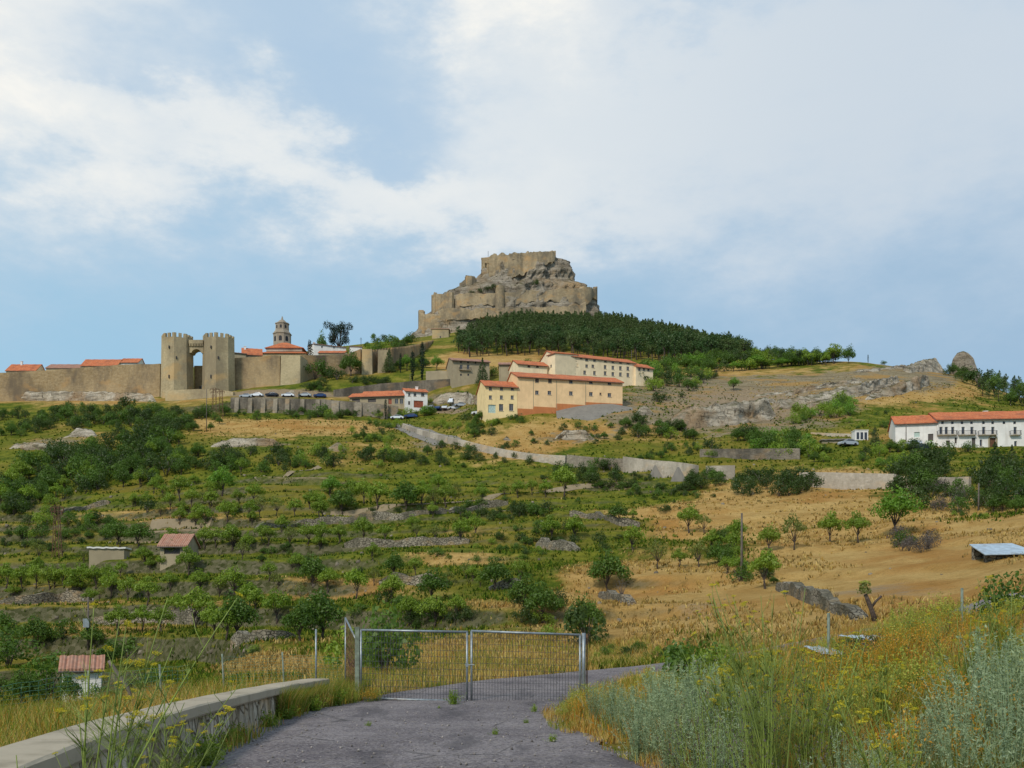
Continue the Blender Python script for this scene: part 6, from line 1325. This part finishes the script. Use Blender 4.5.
# ------------------------------------------------------------------ grasses
def blades(X, Y, Z, h, w, cols, lean=.35, seed=1):
    r = np.random.default_rng(seed); n = len(X); az = r.uniform(0, 2 * PI, n); d = np.stack([np.cos(az), np.sin(az), np.zeros(n)], 1); side = np.stack([-np.sin(az), np.cos(az), np.zeros(n)], 1)
    b = np.stack([X, Y, Z], 1); ln = r.uniform(.1, lean * 2, n)[:, None] * h[:, None]
    p1 = b + np.array([0, 0, 1.]) * (h * .55)[:, None] + d * ln * .3; p2 = b + np.array([0, 0, 1.]) * (h * .95)[:, None] + d * ln
    W0 = side * (w * .5)[:, None]; V = np.stack([b - W0, b + W0, p1 - W0 * .8, p1 + W0 * .8, p2 - W0 * .15, p2 + W0 * .15], 1).reshape(-1, 3); k = np.arange(n)[:, None] * 6
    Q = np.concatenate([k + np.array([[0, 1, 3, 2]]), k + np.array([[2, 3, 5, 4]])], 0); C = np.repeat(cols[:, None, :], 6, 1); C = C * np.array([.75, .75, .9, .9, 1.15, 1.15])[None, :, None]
    return V, Q, C.reshape(-1, 3)
PAL = np.array([(.62, .42, .10), (.72, .54, .19), (.56, .29, .06), (.62, .27, .03), (.24, .31, .04), (.15, .23, .03), (.44, .41, .08), (.25, .16, .06)])
def palette(X, Y, wts_dry, wts_green, seed, sc=2.2):
    r = np.random.default_rng(seed); f = sstep(.38, .62, fbm(X / sc, Y / sc, seed, 4)); n = len(X)
    wd = np.array(wts_dry) / sum(wts_dry); wg = np.array(wts_green) / sum(wts_green); pick = np.where(r.random(n) < f, r.choice(8, n, p=wd), r.choice(8, n, p=wg)); return PAL[pick] * r.uniform(.75, 1.25, (n, 1))
DRYW, GRNW = (5, 4, 3, 2, .4, .3, 1, 1), (1, 1, .6, .6, 3, 2, 3, .6)
def grass(name, label, X, Y, h0, h1, w, seed, dw=DRYW, gw=GRNW, sc=2.2, lean=.35):
    r = np.random.default_rng(seed); Z = terr(X, Y) - .02; n = len(X); h = r.uniform(h0, h1, n) * (.6 + .8 * fbm(X / 1.8, Y / 1.8, seed + 3, 3)); ww = w * r.uniform(.6, 1.3, n) * (1 + Y / 40)
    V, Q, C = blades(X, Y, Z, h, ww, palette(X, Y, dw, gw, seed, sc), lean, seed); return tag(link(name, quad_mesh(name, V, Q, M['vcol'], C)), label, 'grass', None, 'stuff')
r = np.random.default_rng(3)
def sample(n, ymin, ymax, fx0, fx1, p=1.0):
    y = ymin * (ymax / ymin) ** (r.random(n) ** p); a = fx0(y); b = fx1(y); return a + (b - a) * r.random(n), y
X, Y = sample(62000, 5.5, 36, lambda y: rx_right(np.minimum(y, 29)) + .25 + np.clip(y - 29, 0, 9) * .9, lambda y: .62 * y + 2.5)
k = (road_dist(X, Y) > 3.0) | (Y < 28); grass('dry_grass', 'mixed dry and green weeds covering the bank right of the road', X[k], Y[k], .22, .72, .009, 41, (4, 4, 5, 5, .5, .3, 1, 1))
X, Y = sample(26000, 6, 36, lambda y: px_left(np.minimum(y, 29)) - .62, lambda y: -.56 * y - 3.0); grass('dry_grass', 'dry yellow grass on the bank behind the parapet', X, Y, .25, .75, .009, 42, (6, 5, 2, 1, .5, .3, 1, 1))
X, Y = sample(26000, 30.5, 62, lambda y: -.20 * y, lambda y: .14 * y); k = (road_dist(X, Y) > 2.9); grass('dry_grass', 'golden dry grass on the bank behind the gate', X[k], Y[k], .22, .65, .010, 43, (6, 7, 1.2, .5, .5, .3, 1.5, .5), (2, 2, .5, .2, 3, 2, 4, .5))
X, Y = sample(5200, 22, 31.5, lambda y: px_left(np.minimum(y, 29)) + .0, lambda y: px_left(np.minimum(y, 29)) + .25 + .75 * sstep(25, 29, y)); grass('weeds', 'tall yellow green weeds between the parapet end and the gate post', X, Y, .25, .85, .009, 44, (4, 4, 2, 1, 1, 1, 2, .5), (1, 1, .5, .3, 3, 3, 3, .3))
X, Y = sample(2600, 7, 24, lambda y: px_left(y) + .02, lambda y: px_left(y) + .42); k = fbm(X / 1.3, Y / 1.3, 8, 3) > .5; grass('weeds', 'patchy green weeds along the foot of the parapet', X[k], Y[k], .12, .45, .010, 45, (2, 2, 2, 1, 2, 2, 2, 1))
X, Y = sample(9000, 6, 30, lambda y: rx_right(y) - .35, lambda y: rx_right(y) + .35); k = fbm(X / .9, Y / .9, 12, 3) > .45; grass('weeds', 'low ragged weeds along the right edge of the asphalt', X[k], Y[k], .06, .32, .008, 46)
# tussocks over the terraces and fields
n = 80000; uu = r.uniform(-40, 1064, n); Y = np.exp(r.uniform(math.log(40), math.log(330), n)); X = (uu - 512) * Y / F; Vv = HZ - (zsmooth(X, Y) - ZC) * F / Y
def pv(lst): return sum(w * np.exp(-(((uu - a) / ru) ** 2 + ((Vv - b) / rv) ** 2) ** 1.3) for a, b, ru, rv, w in lst)
dv_ = .2 + pv(DRY) - pv(GRN) + (fbm(X / 9, Y / 9, 61, 4) - .5) * 1.2; keep = (fbm(X / 5, Y / 5, 63, 4) + r.uniform(-.15, .15, n) > .42) & (road_dist(X, Y) > 3.2) & (dv_ + r.uniform(-.2, .2, n) < 1.25)
X, Y, dv_ = X[keep], Y[keep], dv_[keep]; n = len(X); Z = terr(X, Y) - .03; dr_ = r.random(n) < sstep(.25, .75, dv_)
C1 = np.array([(.47, .32, .09), (.58, .42, .15), (.40, .24, .06), (.27, .20, .07)])[r.integers(0, 4, n)]; C2 = np.array([(.08, .14, .013), (.15, .20, .022), (.22, .22, .03), (.045, .085, .012)])[r.integers(0, 4, n)]
cols = np.where(dr_[:, None], C1, C2) * r.uniform(.7, 1.25, (n, 1)); Vs, Qs_, Cs = [], [], []; o = 0
for j in range(3):
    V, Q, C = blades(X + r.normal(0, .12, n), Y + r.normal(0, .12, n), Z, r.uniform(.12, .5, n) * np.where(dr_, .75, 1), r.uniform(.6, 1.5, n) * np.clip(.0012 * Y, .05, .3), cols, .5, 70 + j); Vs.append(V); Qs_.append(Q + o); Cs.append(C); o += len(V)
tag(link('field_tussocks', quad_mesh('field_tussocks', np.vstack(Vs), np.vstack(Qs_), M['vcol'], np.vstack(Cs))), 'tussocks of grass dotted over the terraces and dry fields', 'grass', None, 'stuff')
# loose stones on the terraces
n = 3200; uu = r.uniform(-20, 1040, n); Y = np.exp(r.uniform(math.log(70), math.log(300), n)); X = (uu - 512) * Y / F; g = np.hypot(*np.gradient(np.zeros((2, 2)))) if False else None
z0 = terr(X, Y); z1 = terr(X, Y + .6); kk = ((z1 - z0) > .42) | (r.random(n) < .03); X, Y, z0 = X[kk], Y[kk], z0[kk]; n = len(X); s = r.uniform(.07, .26, n) * (.6 + Y / 250)
cb = np.array([(-1, -1, -1), (1, -1, -1), (1, 1, -1), (-1, 1, -1), (-.7, -.8, .8), (.8, -.6, .7), (.6, .8, .9), (-.8, .6, .7)]); V = np.stack([X, Y, z0], 1)[:, None, :] + cb[None] * s[:, None, None] * r.uniform(.6, 1.2, (n, 8, 3))
fc = np.array([(0, 3, 2, 1), (4, 5, 6, 7), (0, 1, 5, 4), (1, 2, 6, 5), (2, 3, 7, 6), (3, 0, 4, 7)]); Q = (np.arange(n)[:, None, None] * 8 + fc[None]).reshape(-1, 4); cc_ = np.array([.21, .175, .125]) * r.uniform(.5, 1.35, (n, 1))
m, nt, out = newmat('field_stone'); bsdf(nt, out, nt.node('ShaderNodeVertexColor', layer_name='Col').outputs[0], .95); tag(link('loose_stones', quad_mesh('loose_stones', V, Q, m, np.repeat(cc_, 8, 0))), 'loose grey stones tumbled along the terrace banks', 'stones', None, 'stuff')
n = 2600; y = 7 * (31 / 7) ** r.random(n); x = px_left(y) + .2 + (rx_right(y) - px_left(y) - .2) * r.random(n); e = np.minimum(x - px_left(y), rx_right(y) - x); kk = r.random(n) < np.exp(-e / .5) + .12; x, y = x[kk], y[kk]; n = len(x); s = r.uniform(.006, .022, n)
V = np.stack([x, y, -.035 * y + .022 + s * .5], 1)[:, None, :] + cb[None] * s[:, None, None] * r.uniform(.6, 1.2, (n, 8, 3)); Q = (np.arange(n)[:, None, None] * 8 + fc[None]).reshape(-1, 4); cc_ = np.array([.27, .24, .22]) * r.uniform(.4, 1.4, (n, 1))
tag(link('gravel', quad_mesh('gravel', V, Q, m, np.repeat(cc_, 8, 0))), 'loose gravel scattered over the worn asphalt', 'gravel', None, 'stuff')

# ------------------------------------------------------------------ foreground plants
def strip(path, w0, w1, out):
    """a narrow ribbon pair (crossed) along a path"""
    P_ = np.array(path); n = len(P_)
    for sd in (np.array([1, 0, 0.]), np.array([0, 1, 0.])):
        b = len(out[0]); ws = np.linspace(w0, w1, n)[:, None] * .5
        for i in range(n): out[0].append(P_[i] - sd * ws[i]); out[0].append(P_[i] + sd * ws[i])
        for i in range(n - 1): out[1].append((b + 2 * i, b + 2 * i + 1, b + 2 * i + 3, b + 2 * i + 2))
def wormwood(seed):
    r = np.random.default_rng(seed); st = ([], []); C, N = [], []
    for i in range(44):
        a = r.uniform(0, 2 * PI); q = r.uniform(0, .1); ln = abs(r.normal(0, .17)); h = r.uniform(.55, 1) * (1 - ln * .5); b = np.array([math.cos(a) * q, math.sin(a) * q, -.02]); e = b + np.array([math.cos(a) * ln, math.sin(a) * ln, h]); m_ = (b + e) / 2 + np.array([0, 0, .04]) - (e - b) * np.array([.15, .15, 0])
        path = [b * (1 - t) ** 2 + 2 * m_ * t * (1 - t) + e * t * t for t in np.linspace(0, 1, 6)]; strip(path, .007, .003, st)
        for t in r.uniform(.12, 1, 52): p = b * (1 - t) ** 2 + 2 * m_ * t * (1 - t) + e * t * t; C.append(p + r.normal(0, .016 * (1.25 - t * .6), 3)); N.append(r.normal(0, 1, 3))
    V, Q = leaves(np.array(C), np.array(N), .034, .26, 0, r); return quad_mesh('stems', np.array(st[0]), np.array(st[1]), M['silver']), quad_mesh('leaves', V, Q, M['silver'])
def weedclump(seed, mat_top, n=60, top=.5, leaf=.045):
    r = np.random.default_rng(seed); st = ([], []); C, N = [], []
    for i in range(n):
        a = r.uniform(0, 2 * PI); q = r.uniform(0, .25); ln = abs(r.normal(0, .3)); h = r.uniform(.5, 1) * (1 - ln * .3); b = np.array([math.cos(a) * q, math.sin(a) * q, -.02]); e = b + np.array([math.cos(a) * ln, math.sin(a) * ln, h])
        path = [b + (e - b) * t + np.array([0, 0, .08 * math.sin(t * PI)]) for t in np.linspace(0, 1, 4)]; strip(path, .012, .005, st)
        for t in r.uniform(top, 1.03, 16): C.append(b + (e - b) * t + r.normal(0, .035, 3)); N.append(r.normal(0, 1, 3) + np.array([0, 0, 1]))
    V, Q = leaves(np.array(C), np.array(N), leaf, .55, 0, r); return quad_mesh('stems', np.array(st[0]), np.array(st[1]), M['fstem']), quad_mesh('seedheads', V, Q, mat_top)
def umbel():
    r = np.random.default_rng(9); st = ([], []); C = []
    for i in range(20):
        a = i * 2.4; q = .05 * math.sqrt(i / 20); e = np.array([math.cos(a) * q, math.sin(a) * q, .045 - q * .2]); strip([np.zeros(3), e * .6, e], .0015, .001, st)
        for _ in range(5): C.append(e + r.normal(0, .006, 3))
    V, Q = leaves(np.array(C), np.tile([0, 0, 1.], (len(C), 1)), .013, .8, 0, r); n0 = len(st[0]); return quad_mesh('flower_head', np.vstack([np.array(st[0]), V]), np.vstack([np.array(st[1]), Q + n0]), [M['fstem'], M['fflower']], None, np.array([0] * len(st[1]) + [1] * len(Q)))
UMB = umbel()
def fennel(seed, H, nst, lean, label, group, loc, spread=.35, bloom=True):
    """tall fennel: ribbed stems, thread leaves, flat yellow umbels"""
    r = np.random.default_rng(seed); b = MB(); th = ([], []); t = empty('fennel_plant', loc); tag(t, label, 'wild plant', group); um = []
    for i in range(nst):
        h = H * r.uniform(.6, 1.0); dx = lean[0] * h + r.normal(0, spread * h * .45); dy = lean[1] * h + r.normal(0, spread * h * .35); b0 = np.array([r.normal(0, .05), r.normal(0, .05), -.05])
        f = lambda s, b0=b0, dx=dx, dy=dy, h=h: b0 + np.array([dx * s ** 1.35, dy * s ** 1.35, h * s])
        b.tube([tuple(f(s)) for s in np.linspace(0, 1, 9)], .0095, .003, 5); um.append(f(1.0))
        for s in r.uniform(.5, .95, 4):
            p = f(s); a = r.uniform(0, 2 * PI); l = r.uniform(.1, .3) * H * .5; e = p + np.array([math.cos(a) * l * .6, math.sin(a) * l * .6, l * .9]); m_ = (p + e) / 2 + np.array([math.cos(a), math.sin(a), 0]) * l * .12; b.tube([tuple(p), tuple(m_), tuple(e)], .0035, .002, 4); um.append(e)
        for s in r.uniform(.05, .8, 9):
            p = f(s); a = r.uniform(0, 2 * PI); l = r.uniform(.12, .34) * H * .4
            for _ in range(9):
                e = p + np.array([math.cos(a) * l, math.sin(a) * l, l * .55]) + r.normal(0, l * .3, 3); strip([p, (p + e) / 2 + np.array([0, 0, l * .1]), e], .0035, .0015, th)
    b.build('stem', M['fstem'], t, True); link('leaves', quad_mesh('leaves', np.array(th[0]), np.array(th[1]), M['fstem']), t)
    if bloom:
        for p in um[::2 if len(um) > 22 else 1]:
            o = link('flower_head', UMB, t, tuple(p)); s = r.uniform(.4, .85); o.scale = (s, s, s); o.rotation_euler = (r.normal(0, .3), r.normal(0, .3), r.uniform(0, 6))
    return t
WW = [wormwood(s) for s in range(4)]; OW = [weedclump(20 + s, M['orangeweed']) for s in range(3)]; YW = [weedclump(30 + s, M['yweed']) for s in range(3)]; GW = [weedclump(40 + s, M['lf_almond'], 40, .1, .1) for s in range(3)]; BW = [weedclump(50 + s, M['lf_dead'], 22, .25, .03) for s in range(3)]
def clump(kind, x, y, h, label, group, wide=1.0, pn=('stem', 'leaves')):
    a, b = kind[rnd.randrange(len(kind))]; t = empty(pn[2] if len(pn) > 2 else 'wild_plant', (x, y, TZ(x, y)), rnd.uniform(0, 6)); w = h * wide * rnd.uniform(.9, 1.15); t.scale = (w, w, h); link(pn[0], a, t); q_ = link(pn[1], b, t); q_['kind'] = 'stuff'; tag(t, label, 'wild plant', group); return t
WP = ('stem', 'leaves', 'wormwood_plant')
for u, Y, h in [(622, 17.5, .95), (640, 16.5, 1.1), (655, 15, 1.1), (668, 16, 1.25), (685, 14, 1.15), (700, 15, 1.3), (640, 14, .8), (705, 12.2, 1.1), (672, 12.8, .95), (722, 13.5, 1.25), (735, 11, 1.0), (610, 19, .9), (745, 12.5, 1.2), (662, 18, 1.1), (690, 17, 1.2), (596, 20.5, .8), (720, 10, .9)]:
    clump(WW, (u - 512) * Y / F, Y, h * 1.12, 'silvery green wormwood clump beside the right edge of the asphalt', 'wormwood by the asphalt', 1.15, WP)
for u, Y, h in [(945, 10, .95), (975, 9.6, 1.15), (1000, 10.5, 1.3), (1020, 9.2, 1.25), (960, 8.4, .9), (1010, 8.0, 1.1), (985, 11.5, 1.2), (930, 9, .8), (1035, 10, 1.3), (900, 9.5, .8), (880, 8.6, .75), (850, 9.2, .8), (820, 8.4, .7)]:
    clump(WW, (u - 512) * Y / F, Y, h * 1.12, 'silvery green wormwood clump in the lower right corner', 'wormwood in the right corner', 1.15, WP)
for u, Y, h in [(570, 23, .55), (583, 22, .6), (598, 22.5, .6), (578, 25, .6), (610, 21, .55), (562, 22.3, .4), (592, 25, .7), (605, 24, .65), (620, 22.5, .6)]:
    clump(OW if u % 2 else YW, (u - 512) * Y / F, Y, h, 'rusty orange and yellow weed clump at the roadside right of the gate', 'orange weeds right of the gate', 1.1, ('stem', 'seedheads'))
for i in range(80):
    Y = rnd.uniform(8.5, 26); u = rnd.uniform(640, 1030); x = (u - 512) * Y / F
    if x < rx_right(Y) + .5: continue
    k, lb, g = rnd.choice([(OW, 'rusty orange weed clump scattered in the right hand weeds', 'orange weeds in the right bank'), (BW, 'brown dead stalks standing in the right hand weeds', 'dead stalks in the right bank'), (YW, 'yellow flowering clump scattered in the right hand weeds', 'yellow weeds in the right bank'), (OW, 'rusty orange weed clump scattered in the right hand weeds', 'orange weeds in the right bank')])
    clump(k, x, Y, rnd.uniform(.55, 1.0), lb, g, .8, ('stem', 'seedheads'))
for i in range(14):
    Y = rnd.uniform(9, 16); u = rnd.uniform(690, 830); clump(BW, (u - 512) * Y / F, Y, rnd.uniform(1.1, 1.6), 'tall brown dead stalks between the fennel and the fence post', 'tall dead stalks', .5, ('stem', 'seedheads'))
for u, Y, h, w in [(905, 22.5, 1.15, 1.0), (925, 23, 1.1, 1.0), (943, 24, 1.15, 1.1), (888, 23.5, .9, .9), (957, 25, .95, 1.0), (935, 21.5, .8, 1.0), (1010, 22, .9, 1.1)]: clump(YW, (u - 512) * Y / F, Y, h, 'yellow green flowering shrub beside the tall grey steel post', 'yellow shrubs by the steel post', w * .8, ('stem', 'seedheads'))
for u, Y, h, k in [(700, 24, 1.35, 'bush'), (715, 23, 1.0, 'bushmid'), (1015, 24, 1.4, 'bush'), (868, 20, .75, 'bushdark'), (878, 19.6, .8, 'bushdead'), (860, 25, .6, 'bush'), (835, 24, .6, 'bush')]:
    x = (u - 512) * Y / F; plant(k, x, Y, TZ(x, Y) - .05, h, {700: 'leafy green bush behind the fennel right of the gate', 715: 'smaller pale bush at the right of the leafy one behind the fennel', 1015: 'dark leafy bush at the right edge above the weeds', 868: 'dark bush in front of the long corrugated sheet', 878: 'dry grey bush in front of the long corrugated sheet', 860: 'green bush behind the long corrugated sheet', 835: 'low green bush behind the small tilted sheet'}[u], None, 1.1)
fennel(1, 2.05, 13, (.12, .05), 'tall green fennel in front of the near parapet, leaning right', None, (-2.75, 6.6, TZ(-2.75, 6.6)), .32); fennel(2, 1.55, 10, (.25, .0), 'shorter fennel leaning right at the foot of the parapet', None, (-2.6, 7.4, TZ(-2.6, 7.4)), .35); fennel(3, 1.2, 5, (-.05, 0), 'low fennel in the lower left corner', None, (-2.95, 6.1, TZ(-2.95, 6.1)), .4); fennel(14, 1.5, 5, (.2, .1), 'fennel stems rising against the parapet coping', None, (-3.2, 8.6, TZ(-3.2, 8.6)), .4)
for i, (u, Y, H, ln, lb) in enumerate([(775, 9.5, 2.2, (-.22, .0), 'tallest fennel right of the road, leaning left over the wormwood'), (765, 11, 1.9, (-.1, 0), 'fennel close behind the tallest one'), (800, 10, 1.75, (.03, 0), 'upright fennel right of the tallest one'), (735, 12, 1.7, (-.12, 0), 'fennel at the left of the tallest one, above the wormwood'), (905, 7.5, 1.3, (-.22, 0), 'dark stemmed fennel curving left in the right weeds'), (960, 12, 1.5, (.1, 0), 'fennel beside the right corner wormwood'), (835, 11, 1.45, (.05, 0), 'fennel between the dead stalks and the small sheet'), (1010, 13, 1.7, (-.05, 0), 'fennel near the right edge of the view'), (880, 12.5, 1.2, (0, 0), 'small fennel in the middle of the right weeds')]):
    x = (u - 512) * Y / F; fennel(100 + i, H * 1.06, 13, ln, lb, None, (x, Y, TZ(x, Y)), .3)
for x, y, h in [(-4.35, 14.5, .42), (-4.2, 13.6, .5), (-4.75, 17.2, .4), (-4.6, 16.3, .35), (-4.0, 12.4, .3), (-4.9, 20, .4), (-5.0, 22, .45), (-4.95, 25, .5), (-4.8, 27, .6)]: clump(GW, x, y, h, 'leafy green weed at the foot of the parapet', 'green weeds at the parapet foot', 1.1)
for x, y, h in [(-1.62, 27.6, .5), (.55, 24.6, .25), (-.3, 18.3, .18), (-2.9, 20.2, .16), (-1.9, 26, .12), (.7, 17, .2), (.3, 21, .16)]: clump(GW, x, y, h, 'small green weed sprouting through the asphalt', 'weeds in the asphalt', .9)
for x, y, h in [(-4.15, 28.9, .55), (-4.5, 28.2, .5), (-4.0, 29.3, .5)]: clump(OW if x == -4.15 else YW, x, y, h, 'orange and yellow weed at the foot of the greenish gate post', 'weeds at the left gate post', 1.0, ('stem', 'seedheads'))

for i, (x, y, h) in enumerate([(-5.2, 74, 2.6), (-4.6, 73, 2.2)]): pass
x, y = (66 - 512) * .075, 75.5; plant('dense', x, y, TZ(x, y) - .2, 3.1, 'bushy tree hiding the left end of the red roofed shed', None, .75)

for u, Y, h, k in [(832, 18.6, .75, OW), (842, 19.0, .8, YW), (858, 19.6, .8, OW), (872, 19.8, .8, BW), (884, 20, .85, OW), (896, 20.2, .8, YW), (910, 20.4, .8, OW), (924, 20.4, .8, OW), (940, 20.6, .85, BW), (820, 18.4, .7, OW), (848, 18, .8, OW), (865, 18.4, .85, OW), (890, 18.8, .9, OW), (905, 19, .85, BW), (930, 19, .9, OW)]:
    clump(k, (u - 512) * Y / F, Y, h, 'rusty weed clump in front of the corrugated sheets', 'weeds in front of the sheets', .95, ('stem', 'seedheads'))
if HAZE:
    m, nt, out = newmat('air'); pv_ = nt.node('ShaderNodeVolumePrincipled'); pv_.inputs['Density'].default_value = HAZE; pv_.inputs['Color'].default_value = (.80, .88, .96, 1); pv_.inputs['Anisotropy'].default_value = .2
    nt.l.new(pv_.outputs[0], out.inputs['Volume'])
    tag(MB().box(-23000, 23000, -400, 7200, -60, 262).build('haze', m), None, None, None, 'stuff')

for o in list(COL.objects):
    if o.parent is None and o.name in ('farm_shed', 'water_tank'): o.location.z = max(o.location.z, TZ(o.location.x + 2, o.location.y) - .45)

x, y = (98 - 512) * .074, 74; plant('bush', x, y, TZ(x, y) - .2, 2.0, 'rounded bush before the right corner of the red roofed shed', None, .9)
